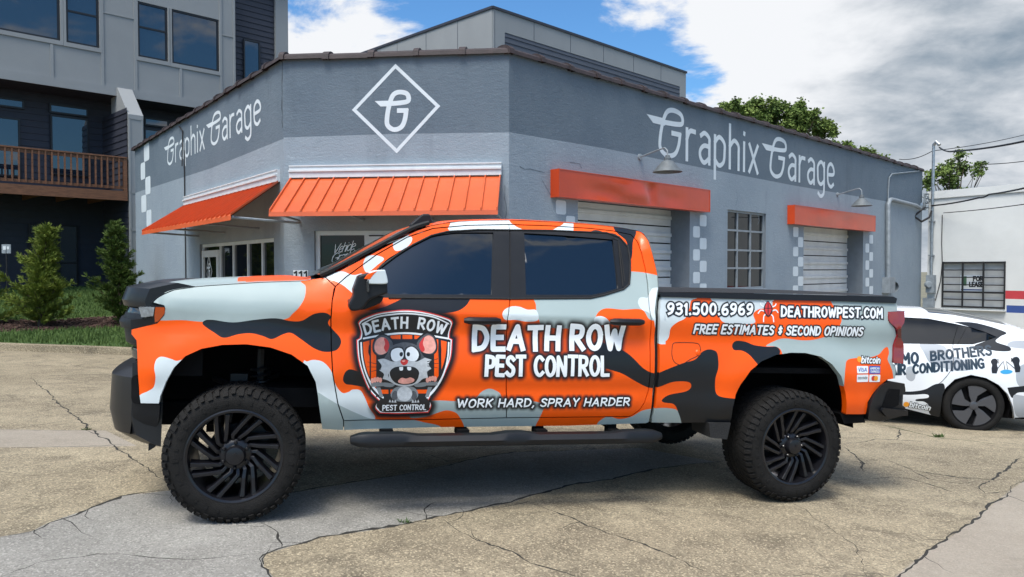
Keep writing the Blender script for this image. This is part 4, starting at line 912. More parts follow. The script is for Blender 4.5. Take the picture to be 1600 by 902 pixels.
mb = MB(); mb.add([WW.p3(-.01, topz(0), .05), WW.p3(uE, topz(uE), .05), WW.p3(uE, topz(uE), -.3), WW.p3(-.01, topz(0), -.3), WW.p3(-.01, topz(0) - .22, .05), WW.p3(uE, topz(uE) - .22, .05), WW.p3(-.01, topz(0) - .22, 0), WW.p3(uE, topz(uE) - .22, 0)], [(0, 1, 2, 3), (0, 4, 5, 1), (4, 6, 7, 5)])
mb.add([WW.p3(0, -1.8, 0), WW.p3(0, topz(0), 0), WW.p3(0, topz(0), -10), WW.p3(0, -1.8, -10), WW.p3(uE, -1.8, 0), WW.p3(uE, topz(uE), 0), WW.p3(uE, topz(uE), -10), WW.p3(uE, -1.8, -10), ], [(0, 1, 2, 3), (4, 5, 6, 7), (3, 2, 6, 7)]); wbuild(mb, 'parapet', [M['whitew']], wht)
reveal(WW, wr, .12, wht, 'whitew')
M['blind'] = mat('white blind', (.55, .56, .55), .5, var=.12, vscale=3, coat=.5)
mb = MB(); sbox(mb, WW, wr[0], wr[1], wr[2], wr[3], -.13, -.11); wbuild(mb, 'blind', [M['blind']], wht)
mb = MB(); H_ = wr[3] - wr[1]
for k in range(7): z = wr[1] + H_ * k / 6; t = .026 if k in (0, 2, 6) else .013; sbox(mb, WW, wr[0], z - t, wr[2], z + t, -.02, .03)
for c in (0, .333, .667, 1): u = wr[0] + (wr[2] - wr[0]) * c; sbox(mb, WW, u - .018, wr[1] - .03, u + .018, wr[3] + .03, -.015, .034)
wbuild(mb, 'window_bars', [M['wire']], wht)
mb = MB(); a = WW.px([(1470, 482), (1572, 487)]); sbox(mb, WW, a[0][0], a[1][1], a[1][0], a[0][1], .0, .12); wbuild(mb, 'window_sill', [M['whitew']], wht)
bef = set(COL.objects); a = WW.shifted(-.10).px([(1500, 455), (1537, 430)]); mb = MB(); sbox(mb, WW, a[0][0], a[0][1], a[1][0], a[1][1], -.105, -.095); sbox(mb, WW, a[0][0] + .03, a[0][1] + .03, a[1][0] - .03, a[0][1] + .06, -.094, -.092, 1); sbox(mb, WW, a[0][0] + .05, a[0][1] + .16, a[0][0] + .17, a[1][1] - .04, -.094, -.092, 2)
mb.build('lease_sign', [M['letter'], M['bst'], mat('green print', (.10, .20, .12), .5)])
s9 = WW.shifted(-.092); letters('sign_lettering', 'FOR', s9, s9.px([(1521, 439)])[0], s9.px([(1535.5, 439)])[0], .125, .26, M['ink'], None, up=(0, 1)); letters('sign_lettering', 'LEASE', s9, s9.px([(1515, 448)])[0], s9.px([(1536, 448)])[0], .125, .26, M['ink'], None, up=(0, 1))
adopt(bef, wht)
mb = MB(); a = WW.px([(1441, 457), (1463, 430)]); a[0][0] = max(a[0][0], .03); sbox(mb, WW, a[0][0], a[0][1], a[1][0], a[1][1], .0, .18); c = WW.p3((a[0][0] + a[1][0]) / 2 - .02, (a[0][1] + a[1][1]) / 2 - .02, .22); mb.lathe([(0, -.05), (.08, -.05), (.10, -.02), (.10, .05)], c, 18, 0, 'y'); wbuild(mb, 'electric_meter', [M['steelp']], wht)
mb = MB(); a = WW.px([(1444, 480), (1461, 466)]); sbox(mb, WW, a[0][0], a[0][1], a[1][0], a[1][1], .0, .12); wbuild(mb, 'junction_box', [M['steelp']], wht)
mp_ = WW.px([(1456.5, 432), (1461.5, 226)]); um = mp_[0][0]; zm = mp_[1][1]
mb = MB(); mb.tube([WW.p3(um, mp_[0][1], .08), WW.p3(um + .02, zm, .08)], .04, 10); mb.tube([WW.p3(um + .02, zm - .02, .08), WW.p3(um + .1, zm + .06, .1), WW.p3(um + .2, zm - .05, .14)], .05, 8)
for z in (mp_[0][1] + .6, mp_[0][1] + 1.6): sbox(mb, WW, um - .07, z, um + .07, z + .04, .0, .13)
wbuild(mb, 'service_mast', [M['steel']], wht, smooth=True)
def cable(name, label, pts, r=.014, sag=.0):
    P = []
    for i in range(len(pts) - 1):
        a, b = Vector(pts[i]), Vector(pts[i + 1])
        for k in range(10): t = k / 10; P.append(a.lerp(b, t) - Vector((0, 0, sag * 4 * t * (1 - t))))
    P.append(Vector(pts[-1])); mb = MB(); mb.tube(P, r, 6); o = mb.build(name, [M['wire']], None, True); return tag(o, label, 'cable')
def far(x, y, Y): r = ray(x, y); return Vector(CAM + r * (Y / r[1]))
mt = WW.p3(um + .2, zm - .12, .14)
cable('power_line', 'thick twisted power line running from the white mast top out to the right', [mt, far(1490, 236.5, 20), far(1640, 212, 14)], .022, .05)
cable('power_line', 'thin line passing behind the mast towards the garage roof corner', [far(1405, 249, 26), far(1457, 236, 24.5), far(1640, 196 + 4, 30)], .012, .1)
cable('power_line', 'thin line crossing behind the small tree at right', [far(1440, 268, 34), far(1535, 257, 34), far(1660, 241, 34)], .018, .1)
cable('power_line', 'thick cable from the insulator rack across the white wall to the right', [WW.p3(um, WW.px([(1458, 322)])[0][1], .14), far(1530, 309, 21.0), far(1545, 304, 20.6), far(1640, 284, 16)], .022, .03)
cable('phone_line', 'thin line from the coil on the white wall to the right', [WW.p3(*WW.px([(1476, 333)])[0], .08), far(1640, 313.5, 17)], .011, .03)
cable('phone_line', 'loose wire hanging down the white wall beside the barred window', [WW.p3(*WW.px([(1473, 336)])[0], .03), WW.p3(*WW.px([(1472, 380)])[0], .03), WW.p3(*WW.px([(1473, 410)])[0], .03), WW.p3(*WW.px([(1470, 440)])[0], .03), WW.p3(*WW.px([(1462, 470)])[0], .03)], .011)
cable('drip_loop', 'black cable loop drooping between the garage corner and the white mast', [WRT.p3(LR - .15, WRT.px([(1429, 323)])[0][1], .12), far(1428, 338, 22.2), far(1440, 346.5, 22.2), far(1452, 340, 22.2), WW.p3(um, WW.px([(1457, 330)])[0][1], .12)], .03, 0)
mb = MB(); mb.tube([WRT.p3(LR - .1, WRT.px([(1436, 326)])[0][1] + d, .1) for d in (-.05, .45)], .03, 8)
for k in range(4):
    c = WRT.p3(LR - .1, WRT.px([(1436, 326)])[0][1] + .4 * k / 3, .17); mb.lathe([(0, .04), (.05, .04), (.03, 0), (.05, -.04), (0, -.04)], c, 12, 0, 'z')
wbuild(mb, 'insulator_rack', [M['steelp']], gar)
mb = MB(); mb.lathe([(.0, -.03), (.09, -.02), (.09, .02), (0, .03)], WW.p3(um - .25, WW.px([(1452, 321)])[0][1], .1), 16, 0, 'y'); wbuild(mb, 'floodlight', [M['steel']], wht)

# ------------------------------------------------------------ kerb, lawn, mulch bed
def lz(X, Y): X = np.asarray(X, float); Y = np.asarray(Y, float); d = np.clip((Y - 13.4) / 8.5, 0, 1.3); return gz(X, np.full_like(Y, 13.4)) + .10 + d * (.62 - .0) + .02 * np.sin(X * 1.7) * np.sin(Y * 1.3)
class Lawn(Ground):
    def pos(s, q, off=0): q = np.asarray(q, float); return np.stack([q[:, 0], q[:, 1], lz(q[:, 0], q[:, 1]) + off], 1)
    def px(s, pts):
        p = np.asarray([q[:2] for q in pts], float); r = ray(p[:, 0], p[:, 1]); z = np.zeros(len(p))
        for _ in range(60):
            t = np.clip((z - EYE) / np.minimum(r[:, 2], -1e-3), 0, 60); X = r[:, 0] * t; Y = r[:, 1] * t; z = .7 * z + .3 * lz(X, Y)
        return np.stack([X, Y], 1)
LW = Lawn()
M['lawn'] = mat('lawn', (.030, .065, .012), .95, var=.4, vscale=3, col2=(.060, .105, .020))
M['mulch'] = mat('bark mulch', (.040, .020, .014), .95, var=.6, vscale=25, bump=.9, bscale=60, col2=(.11, .062, .045))
yk = 13.4
kerbp = [(-18, yk), (-2.6, yk + .0)]
mulch = LW.px([(-200, 519), (0, 519), (60, 517), (120, 514), (185, 512), (260, 512), (260, 492), (180, 494), (100, 500), (0, 502), (-200, 502)])
lawn, _ = sheet('lawn', LW, [(-20, yk + .16), (-2.0, yk + .16), (-2.6, 17), (-6, 24.5), (-20, 24.5)], [(mulch, 1)], [M['lawn'], M['mulch']], grid=.4, dens=.4); tag(lawn, kind='structure')
mb = MB(); n = 40
for k in range(n):
    xa, xb = -18 + 15.8 * k / n, -18 + 15.8 * (k + 1) / n
    za, zb2 = float(gz(xa, yk)), float(gz(xb, yk))
    mb.add([(xa, yk, za - .05), (xb, yk, zb2 - .05), (xb, yk + .02, zb2 + .115), (xa, yk + .02, za + .115), (xb, yk + .17, zb2 + .125), (xa, yk + .17, za + .125)], [(0, 1, 2, 3), (3, 2, 4, 5)])
kb = mb.build('kerb', [M['slab']]); tag(kb, kind='structure')
# grass blades where the photo shows turf
gv = []; gf = []; q = rng.uniform((-14.5, yk + .18), (-3.4, 22.5), (60000, 2)); keep = ~inside(mulch, q) & (np.abs(q[:, 0] / q[:, 1] + .55) < .22); q = q[keep]
P3 = LW.pos(q)
for i, p in enumerate(P3):
    h = rng.uniform(.04, .10) * (1.25 if p[1] < 14.2 else 1); a = rng.uniform(0, 6.28); w = rng.uniform(.008, .016); le = rng.uniform(-.03, .03, 2); dxy = np.array([math.cos(a), math.sin(a)]) * w
    k = len(gv); gv += [(p[0] - dxy[0], p[1] - dxy[1], p[2] - .01), (p[0] + dxy[0], p[1] + dxy[1], p[2] - .01), (p[0] + le[0], p[1] + le[1], p[2] + h)]; gf.append((k, k + 1, k + 2))
M['blade'] = mat('grass blade', (.032, .075, .012), .8, var=.5, vscale=9, col2=(.10, .16, .03))
gr = meshobj('grass', gv, gf, [M['blade']]); tag(gr, kind='stuff')
# bark chips give the bed an uneven edge
mb = MB(); lo, hi = mulch.min(0), mulch.max(0); qq = rng.uniform((max(lo[0], -14), lo[1]), (min(hi[0], -3.5), hi[1]), (3500, 2)); qq = qq[inside(mulch, qq)]
for p in LW.pos(qq): mb.box(p + [0, 0, .012], (rng.uniform(.03, .09), rng.uniform(.02, .05), rng.uniform(.01, .035)), Matrix.Rotation(rng.uniform(0, 6.3), 3, 'Z') @ Matrix.Rotation(rng.uniform(-.5, .5), 3, 'X'))
ch = mb.build('bark_chips', [M['mulch']], rec=False); tag(ch, kind='stuff')
# ============================================================ THE PICKUP TRUCK
TH, AL = R(15.13), R(2.7)
dx = np.array([math.cos(TH) * math.cos(AL), math.sin(TH) * math.cos(AL), -math.sin(AL)])
ux = np.array([math.cos(TH) * math.sin(AL), math.sin(TH) * math.sin(AL), math.cos(AL)])
yx = np.array([-math.sin(TH), math.cos(TH), 0])
TRO = CAM + ray(367, 713) * 4.383 - ux * .395
TROT = Matrix((tuple(dx), tuple(yx), tuple(ux))).transposed()
YC = 1.08; ARCH = ((0.0, .50), (3.75, .52)); WB = 3.75; WR = .395
def sst(a, b, x): t = np.clip((x - a) / (b - a), 0, 1); return t * t * (3 - 2 * t)
def ysurf(s, u):
    s = np.asarray(s, float); u = np.asarray(u, float)
    y = .05 + .07 * np.clip((.80 - u) / .27, 0, 1) ** 2
    y = y + .017 * np.exp(-((u - 1.13) / .075) ** 2) - .008 * np.exp(-((u - .90) / .10) ** 2) + .012 * np.exp(-((u - .78) / .06) ** 2)
    fen = 1 - sst(.25, .62, s); bed = sst(2.62, 2.69, s); cab = (1 - fen) * (1 - bed)
    sh = np.maximum(u - 1.265, 0)
    cabin = .42 * np.minimum(sh, .1) + .40 * np.maximum(u - 1.365, 0) + 5.5 * np.maximum(u - 1.79, 0) ** 2
    fend = .42 * sh + 2.4 * np.maximum(u - 1.30, 0) ** 2 + .36 * np.maximum(u - 1.40, 0)
    y = y + fen * fend + cab * cabin + bed * .16 * sh
    y = y + .55 * np.maximum(-.30 - s, 0) ** 2 + .30 * np.maximum(s - 4.35, 0) ** 2
    for (cx, cz) in ARCH:
        r = np.hypot(s - cx, (u - cz) * 1.0); y = y - .030 * (1 - sst(.56, .76, r)) * sst(.45, .6, u)
    return y
class TruckSide:
    step = .022
    out = np.array([0, -1., 0])
    def uv(s, x, y):
        r = ray(x, y); o = CAM - TRO
        ol = np.array([o @ dx, o @ yx, o @ ux]); rl = np.stack([r @ dx, r @ yx, r @ ux], -1)
        yy = np.full(np.shape(x), .05)
        for _ in range(40):
            t = (yy - ol[1]) / rl[..., 1]; S = ol[0] + rl[..., 0] * t; U = ol[2] + rl[..., 2] * t
            yy = .6 * yy + .4 * ysurf(S, U)
        return np.stack([S, U], -1)
    def px(s, pts): p = np.asarray([q[:2] for q in pts], float); return s.uv(p[:, 0], p[:, 1])
    def pos(s, q, off=0): q = np.asarray(q, float); return np.stack([q[:, 0], ysurf(q[:, 0], q[:, 1]) - off, q[:, 1]], 1)
    def p3(s, x, y, off=0): q = s.uv(np.array([float(x)]), np.array([float(y)])); return Vector(s.pos(q, off)[0])
TS = TruckSide()
truck = thing('pickup_truck', 'lifted crew cab pickup in orange, grey and black camouflage wrap with pest control lettering', 'pickup truck', TRO, TROT)

# --- wrap pattern (traced as closed outlines; 0 orange 1 grey 2 white 3 black)
def P4(x0, y0, k, pts): return [(x0 + p[0] / k, y0 + p[1] / k) + tuple(p[2:]) for p in pts]
CAMO = []
def camo(ci, pts, sm=True): CAMO.append((ci, TS.px(curve(pts, 5) if sm else dense(pts, 12))))
camo(1, [(225, 478, 1), (225, 440, 1), (470, 428, 1), (470, 440), (477.5, 447.5), (476, 465), (467.5, 480), (457.5, 490), (445, 499), (400, 504), (360, 504), (315, 503), (285, 500.5), (256, 501), (240, 500, 1)])
camo(3, [(317.5, 507.5), (320, 501), (332.5, 500), (364, 504), (397.5, 500), (430, 497.5), (455, 502), (472.5, 501), (490, 491), (507.5, 489), (517, 495), (512.5, 505), (520, 515), (531, 527.5), (532.5, 537.5), (525, 547.5), (507.5, 550), (490, 544), (470, 530), (455, 520.5), (442.5, 522.5), (425, 530), (410, 525), (392.5, 521), (372.5, 522.5), (350, 528), (335, 520)])
camo(2, [(300, 560), (277.5, 564), (267.5, 561), (252.5, 557.5), (244, 562.5), (241, 575), (243, 590), (240, 605), (230, 612), (217, 619), (205, 640, 1), (260, 645, 1), (300, 600, 1)])
camo(2, [(474, 566), (480, 565), (490, 562.5), (505, 566), (517.5, 580), (525, 602.5), (535, 614), (545, 612.5), (551, 609), (562.6, 610), (569.6, 620.6), (576.6, 637), (586, 655), (560, 665, 1), (480, 640, 1), (470, 600, 1)])
camo(1, [(480, 610, 1), (496, 613), (511, 622), (532, 634), (560, 647), (585, 655), (640, 656), (662, 660), (690, 668), (690, 690, 1), (480, 690, 1)])
camo(1, [(650, 632), (680, 626), (715, 627), (740, 624), (753, 612), (766, 607.5), (780, 613.7), (789, 624), (826, 626), (850, 632), (848, 642), (843, 653), (836, 668), (832, 690, 1), (730, 690, 1), (726, 669), (720, 655), (712, 645), (697, 641.5), (680, 646.5), (662, 652), (640, 652)])
camo(1, [(925, 690, 1), (931, 667), (938, 657), (951, 651), (968, 655), (987, 651), (1004, 641.7), (1026, 638), (1045, 638), (1060, 643), (1066, 664), (1066, 690, 1)])
camo(1, [(833, 458, 1), (833, 466), (837, 475), (838, 486), (842, 500), (855, 512), (925, 512), (930, 497), (936, 487), (948, 482), (973, 484), (1003, 484), (1016, 500), (1040, 500, 1), (1040, 432, 1), (1022, 430), (1005, 427), (980, 425), (962, 440, 1)])
camo(3, [(536, 592), (541, 580), (552, 578), (575, 590), (575, 606, 1), (552, 602), (540, 600)])
camo(2, [(785, 492), (788.5, 484), (799.5, 479), (812, 479.5), (824, 484), (838, 485), (841, 500), (825, 503), (805, 500), (790, 500)])
camo(2, [(929, 497), (938.5, 494), (948, 498), (952, 506), (931, 508)])
camo(2, [(997, 474), (999, 466), (1005, 464.5), (1012, 465), (1016, 456), (1021, 450), (1040, 449, 1), (1040, 538, 1), (1030, 537), (1025, 525), (1022, 502), (1014, 489), (1003, 484)])
camo(3, [(575, 486, 1), (600, 480), (628, 467, 1), (628, 458, 1), (735, 458, 1), (735, 466), (728, 478), (712, 487), (680, 490), (620, 490)])
camo(3, [(930, 535), (950, 539), (972, 547), (987, 557.6), (1004, 574.6), (1017, 582), (1028, 583), (1043, 577), (1066, 568), (1086, 562), (1096, 551), (1105, 546.5), (1114, 547), (1121, 553), (1122.5, 574), (1118, 591), (1117.6, 609), (1122, 618), (1136, 622), (1165, 624, 1), (1160, 690, 1), (1070, 690, 1), (1065, 662), (1060, 645), (1053, 632), (1037, 629), (1034.6, 624.6), (1046, 617), (1072, 611.6), (1080, 604), (1075, 597), (1052, 597), (1029, 605), (1014, 606), (994, 596.6), (972, 584), (950, 577), (932, 570)])
camo(3, [(1144, 539.5), (1150, 533), (1164, 534), (1179, 539.5), (1199, 542), (1213, 542), (1219, 549), (1216, 560, 1), (1200, 590, 1), (1181, 566), (1170, 554), (1158.6, 548), (1147, 547)])
bedcut = TS.px([(1026, 400)])[0][0]
BEDC = []
def camob(ci, pts): BEDC.append((ci, TS.px(curve(pts, 5))))
camob(1, [(1297, 450, 1), (1297, 467), (1303, 479), (1313, 490), (1314, 505), (1300, 521), (1277, 530), (1254, 532), (1225, 529), (1208, 534), (1197, 541), (1213, 542), (1222, 552), (1222, 580, 1), (1300, 640, 1), (1430, 670, 1), (1430, 450, 1)])
camob(0, [(1318, 612, 1), (1319, 600), (1321, 574), (1324, 563), (1337, 559.7), (1357, 559), (1373, 554), (1381, 545), (1387, 543), (1389, 552), (1387, 562), (1392, 574), (1396, 592), (1402, 670, 1), (1310, 670, 1)])
camob(2, [(1018, 450, 1), (1094, 450, 1), (1090, 465), (1080, 470), (1077, 483), (1071, 497), (1058, 504), (1048, 513), (1045, 527), (1039, 534), (1026, 538), (1015, 535, 1)])
camob(2, [(1108, 450, 1), (1110, 466), (1118, 476), (1122, 488), (1127, 501), (1139, 506), (1165, 507), (1180, 504), (1177, 491), (1187, 483), (1205, 481), (1207, 466), (1207, 450, 1)])
camob(3, [(1144, 539.5), (1150, 533), (1164, 534), (1179, 539.5), (1199, 542), (1213, 542), (1219, 549), (1216, 560, 1), (1200, 590, 1), (1181, 566), (1170, 554), (1158.6, 548), (1147, 547)])
UPC = []
def camou(ci, pts): UPC.append((ci, TS.px(curve(pts, 5))))
camou(2, [(614, 384), (616, 375), (624, 369.5), (636, 368), (644, 372), (641, 381), (630, 390), (618, 392)])
camou(2, [(568, 410), (572, 402), (580, 399), (592, 400), (600, 405), (590, 414), (574, 426), (568, 418)])
camou(2, [(505, 434), (520, 428), (534, 424), (552, 430), (566, 428), (562, 442), (556, 460), (547, 455), (536, 446), (522, 439)])
camou(2, [(702, 335, 1), (704, 348), (709, 362), (812, 362), (806, 354), (797, 347), (794, 335, 1)])
camou(2, [(855, 364, 1), (868, 357), (880, 350), (884, 340, 1), (896, 340, 1), (896, 366, 1)])
camou(3, [(957, 335, 1), (958, 352), (960, 359), (966, 366), (978, 376), (981, 390), (981, 403), (986, 405), (988, 396), (989, 378), (994, 364), (990, 352), (988, 335, 1)])
camou(3, [(918, 366), (926, 360.5), (934, 360), (944, 364), (940, 370), (924, 371)])
camou(1, [(980, 424, 1), (1006, 426), (1034, 432, 1), (1040, 500, 1), (1000, 480, 1)])
camou(2, [(997, 474), (999, 466), (1005, 464.5), (1012, 465), (1016, 456), (1021, 450), (1040, 449, 1), (1040, 538, 1), (1030, 537), (1025, 525), (1022, 502), (1014, 489), (1003, 484)])

# --- writing on the doors and the bed (sizes and places in metres on the body side)
def tuv(x, y): return TS.px([(x, y)])[0]
WRITE = []      # (name, text, baseline a, b, cap top point, thickness, track, space, jit, shear, outline, halo radius)
def plan(name, text, a, b, top, **k):
    A, B, T = tuv(*a), tuv(*b), tuv(*top); WRITE.append((name, text, A, B, abs(T[1] - A[1] - (B[1] - A[1]) * (T[0] - A[0]) / (B[0] - A[0])), k))
plan('lettering', 'DEATH', (741, 545.5), (872, 545), (742, 510.5), thick=.24, track=.27, jit=.035, seed=3, halo=.050, shear=.03)
plan('lettering', 'ROW', (893, 545), (972, 545.5), (893, 510), thick=.24, track=.27, jit=.03, seed=5, halo=.050, shear=.03)
plan('lettering', 'PEST', (760, 586), (819, 586.5), (760, 557), thick=.22, track=.25, jit=.02, seed=4, halo=.046)
plan('lettering', 'CONTROL', (836, 586.5), (950, 586), (836, 557.5), thick=.2, track=.25, jit=.02, seed=8, halo=.046, space=.3)
plan('lettering', 'WORK HARD, SPRAY HARDER', (714, 636.5), (982, 633.5), (714, 624.5), thick=.21, track=.25, space=.42, jit=.03, seed=2, halo=.030, shear=.14)
plan('lettering', '931.500.6969', (1043, 491), (1175, 491.5), (1043, 474.5), thick=.24, track=.27, jit=.02, seed=6, outline=.011, shear=.1)
plan('lettering', 'DEATHROWPEST.COM', (1221, 494), (1378, 496.5), (1221, 479.5), thick=.24, track=.27, jit=.02, seed=6, outline=.011, shear=.12)
plan('lettering', 'FREE ESTIMATES & SECOND OPINIONS', (1084, 520.5), (1346, 524.5), (1084, 507.5), thick=.24, track=.27, space=.42, jit=.02, seed=9, outline=.009, shear=.14)
HALO = []
for (nm, tx, A, B, h, k) in WRITE:
    k = dict(k); hr = k.pop('halo', 0)
    sg = letters(nm, tx, TS, A, B, h, k.pop('thick'), M['letter'], truck, off=.0016, omat=M['ink'], **k)
    if hr: HALO.append((sg, hr * .42, hr * 1.15))
# --- shield emblem outline is needed for its airbrushed edge
def ce(pts, cl=True, n=4): return TS.px(curve(P4(530, 460, 4.295, pts), n, cl))
SH_OUT = [(125, 190, 1), (150, 165), (250, 125), (360, 108), (450, 103), (540, 110), (640, 130), (745, 165), (764, 192, 1), (745, 250), (742, 292, 1), (762, 302, 1), (752, 420), (716, 520), (672, 605), (612, 690), (600, 712, 1), (618, 748), (598, 795, 1), (400, 803), (272, 800, 1), (240, 762), (266, 716, 1), (200, 645), (150, 530), (122, 420), (114, 305, 1), (136, 292, 1), (142, 250)]
shield = ce(SH_OUT)
HALO.append((np.concatenate([shield, np.roll(shield, -1, 0)], 1), .012, .055))

def airbrush(o, uvv):
    P = uvv; a = np.zeros(len(o.data.vertices)); n = len(P)
    for sg, r0, r1 in HALO:
        lo = np.minimum(sg[:, :2].min(0), sg[:, 2:].min(0)) - r1; hi = np.maximum(sg[:, :2].max(0), sg[:, 2:].max(0)) + r1
        k = np.where(((P >= lo) & (P <= hi)).all(1))[0]
        if not len(k): continue
        d = seg_dist(P[k], sg); a[k] = np.maximum(a[k], 1 - sst(r0, r1, d))
    k = inside(shield, P); a[:n][k] = 1
    at = o.data.attributes.new('airbrush', 'FLOAT', 'POINT'); at.data.foreach_set('value', a)
def finegrid(x0, y0, x1, y1, st):
    a = TS.px([(x0, y1), (x1, y0)]); g = np.stack(np.meshgrid(np.arange(a[0][0], a[1][0], st), np.arange(min(a[0][1], a[1][1]), max(a[0][1], a[1][1]), st)), -1).reshape(-1, 2)
    return g + rng.uniform(-.1, .1, g.shape) * st
WM = [M['orange'], M['grey'], M['white'], M['black'], M['trim']]
def panel(name, px, extra=(), camos=CAMO, gap=.0034, sm=False, grid=.045, fine=None, lip=.03):
    ol = inset(dense(TS.px(curve(px, 5) if sm else px), .03), gap)
    regs = [(p, c) for c, p in camos] + [(p, c) for p, c in extra]
    o, uvv = sheet(name, TS, ol, regs, WM, truck, grid=grid, lip=lip, fine=fine, dens=.04)
    airbrush(o, uvv); return o
SIDE = []
FARCH = [(219, 631), (249, 631.5), (251, 620), (260, 597.5), (272.5, 575), (290, 557.5), (315, 546), (347.5, 540), (385, 539), (422.5, 544), (455, 555), (480, 572.5), (492.5, 597.5), (496, 620), (497, 630), (503, 671)]
fender = [(238, 473), (245, 466), (255, 460), (272, 453), (310, 447.5), (360, 444), (410, 441), (470, 439), (483, 437), (508, 433), (524, 448), (522, 452), (519, 470), (517, 500), (518, 550), (520, 585), (528, 631), (537, 657.7), (537, 673)] + FARCH[::-1] + [(217, 617.5), (215.5, 595), (214, 560), (212.5, 532.5), (204.5, 522.5), (205, 514.5), (245, 505), (256, 492.5), (257.5, 482.5), (256, 478)]
SIDE.append(panel('front_fender', fender, lip=.05, camos=CAMO + UPC[2:3]))
DL = [(524, 448), (540, 433.6), (588, 398.5), (636, 371), (677, 357), (731, 352.3), (795, 351)]
TRIMF = TS.px(curve([(575, 440, 1), (597, 412), (620, 398.5), (645, 382.6), (674, 368), (699, 362), (747, 359), (800, 358.6, 1), (800, 467, 1), (731, 466), (607, 465.5), (575, 464, 1)], 4))
TRIMR = TS.px(curve([(790, 359, 1), (859, 360), (948, 363.5), (967, 370), (980, 385), (984, 405), (984.7, 425.6), (983, 445), (975, 452), (964, 456), (943, 462), (922.5, 466), (880, 466.5), (790, 467, 1)], 4))
GLF = TS.px(curve([(598, 414), (620, 396), (645, 381.5), (674, 370), (706, 364.4), (735, 363.5), (771, 363.5, 1), (768, 460.7, 1), (608, 460, 1), (598, 452, 1)], 4))
GLR = TS.px(curve([(819, 364.4, 1), (880, 368), (957.6, 374.6, 1), (963, 420), (965.6, 451, 1), (945, 457), (926, 461, 1), (822, 460.7, 1)], 4))
fd = DL + [(797, 467), (793.4, 497), (791, 582), (791, 653), (660, 656), (537, 657.7), (528, 631), (520, 585), (518, 550), (517, 500), (519, 470)]
RD = [(795, 351), (859, 353), (922, 357), (957.6, 361), (986, 367), (996, 378), (1002, 394), (1008.6, 422), (1012, 445), (1013, 460), (1015, 484), (1016.6, 521), (1016, 557), (1013, 611), (1007, 629), (1000, 640), (985, 651)]
rd_ = RD + [(900, 652), (791, 653), (791, 582), (793.4, 497), (797, 467)]
ff = finegrid(536, 476, 1000, 652, .0105)
CU = CAMO + UPC
SIDE.append(panel('front_door', fd, [(TRIMF, 4), (GLF, -1)], CU, fine=ff))
SIDE.append(panel('rear_door', rd_, [(TRIMR, 4), (GLR, -1)], CU, fine=ff))
cabo = [(508, 433), (540, 418), (620, 376), (650, 360.5), (672, 353), (690, 349.5), (718, 346), (750, 344.5), (795, 344), (859, 346.5), (922.5, 350.7), (965, 355), (985, 358.5), (1000, 362), (1008, 368), (1014, 376), (1018, 388), (1023, 407), (1028, 430), (1029, 451), (1027, 462), (1024, 488), (1023.5, 545), (1023, 588), (1019, 632), (1014, 660), (1009, 662), (887, 666), (680, 668.5), (537, 673), (537, 657.7), (660, 656), (791, 653), (900, 652)] + RD[::-1] + DL[:-1][::-1]
SIDE.append(panel('cab_side', cabo, (), CU, fine=ff))
RARCH = [(1321, 648), (1320.6, 614.5), (1314, 588.5), (1300, 570), (1282.5, 558), (1259.4, 552.5), (1236, 552), (1213, 555.4), (1190, 565.5), (1173, 580), (1158.6, 600), (1150, 617), (1145.6, 637.6), (1141, 661)]
bed = [(1033, 463), (1173, 467), (1317, 470), (1399, 472.7), (1402, 475), (1402, 487), (1388, 488), (1388, 501), (1399, 514), (1400.5, 525), (1395, 540), (1394, 566), (1400, 574), (1399, 592), (1386, 594), (1375, 603), (1356, 629), (1353, 647.6)] + RARCH + [(1066, 661.5), (1017, 661), (1024, 632), (1029, 588), (1030, 545), (1030, 488)]
SIDE.append(panel('bed_side', bed, (), CAMO[:-1] + BEDC, lip=.05))
TRIMW = []
def glass(name, poly):
    o, _ = sheet(name, TS, inset(poly, -.006), (), [M['tint']], truck, grid=.06, off=-.012, dens=.04); return o
SIDE.append(glass('side_window', GLF)); SIDE.append(glass('side_window', GLR))
# thin black bead round the glass and the recessed guide at the rear of the back window
bd = MB()
def bead(pxs, r, off, mb=None):
    q = dense(TS.px(pxs), .03, False); (mb or bd).tube([Vector(v) for v in TS.pos(q, off)], r, 6)
bead([(797, 363), (797, 466)], .004, .002)
SIDE.append(bd.build('pillar_seam', [M['dark']], truck))
bd = MB(); bead([(590, 421), (620, 398.5), (645, 382.6), (674, 368), (699, 362), (747, 359.2), (859, 360.2), (948, 364), (967, 370.5), (981, 386), (984.5, 406), (984.5, 426), (983, 444), (974, 452), (943, 461.6), (922.5, 466), (880, 466.4), (797, 467), (731, 466), (607, 465.5)], .006, .003)
SIDE.append(bd.build('window_bead', [M['rubber']], truck, True))
bd = MB(); bead([(966, 377), (973, 448)], .004, .004); bead([(957, 372), (966, 376), (971, 400), (976, 440)], .003, .002)
SIDE.append(bd.build('window_guide', [M['rubber']], truck, True))
# black backing behind the shut lines
back = [(245, 470), (300, 452), (470, 443), (535, 440), (640, 372), (690, 354), (795, 349), (960, 358), (1005, 372), (1022, 410), (1026, 445), (1030, 466), (1398, 476), (1398, 588), (1350, 640), (1325, 640), (1316, 580), (1282, 552), (1236, 547), (1190, 560), (1155, 597), (1138, 655), (1016, 657), (760, 664), (540, 669), (506, 665), (500, 610), (484, 568), (455, 549), (385, 533), (315, 539), (285, 555), (262, 585), (245, 622), (222, 622), (220, 540)]
o, _ = sheet('inner_shell', TS, TS.px(back), (), [M['dark']], truck, grid=.1, off=-.032, dens=.06); SIDE.append(o)
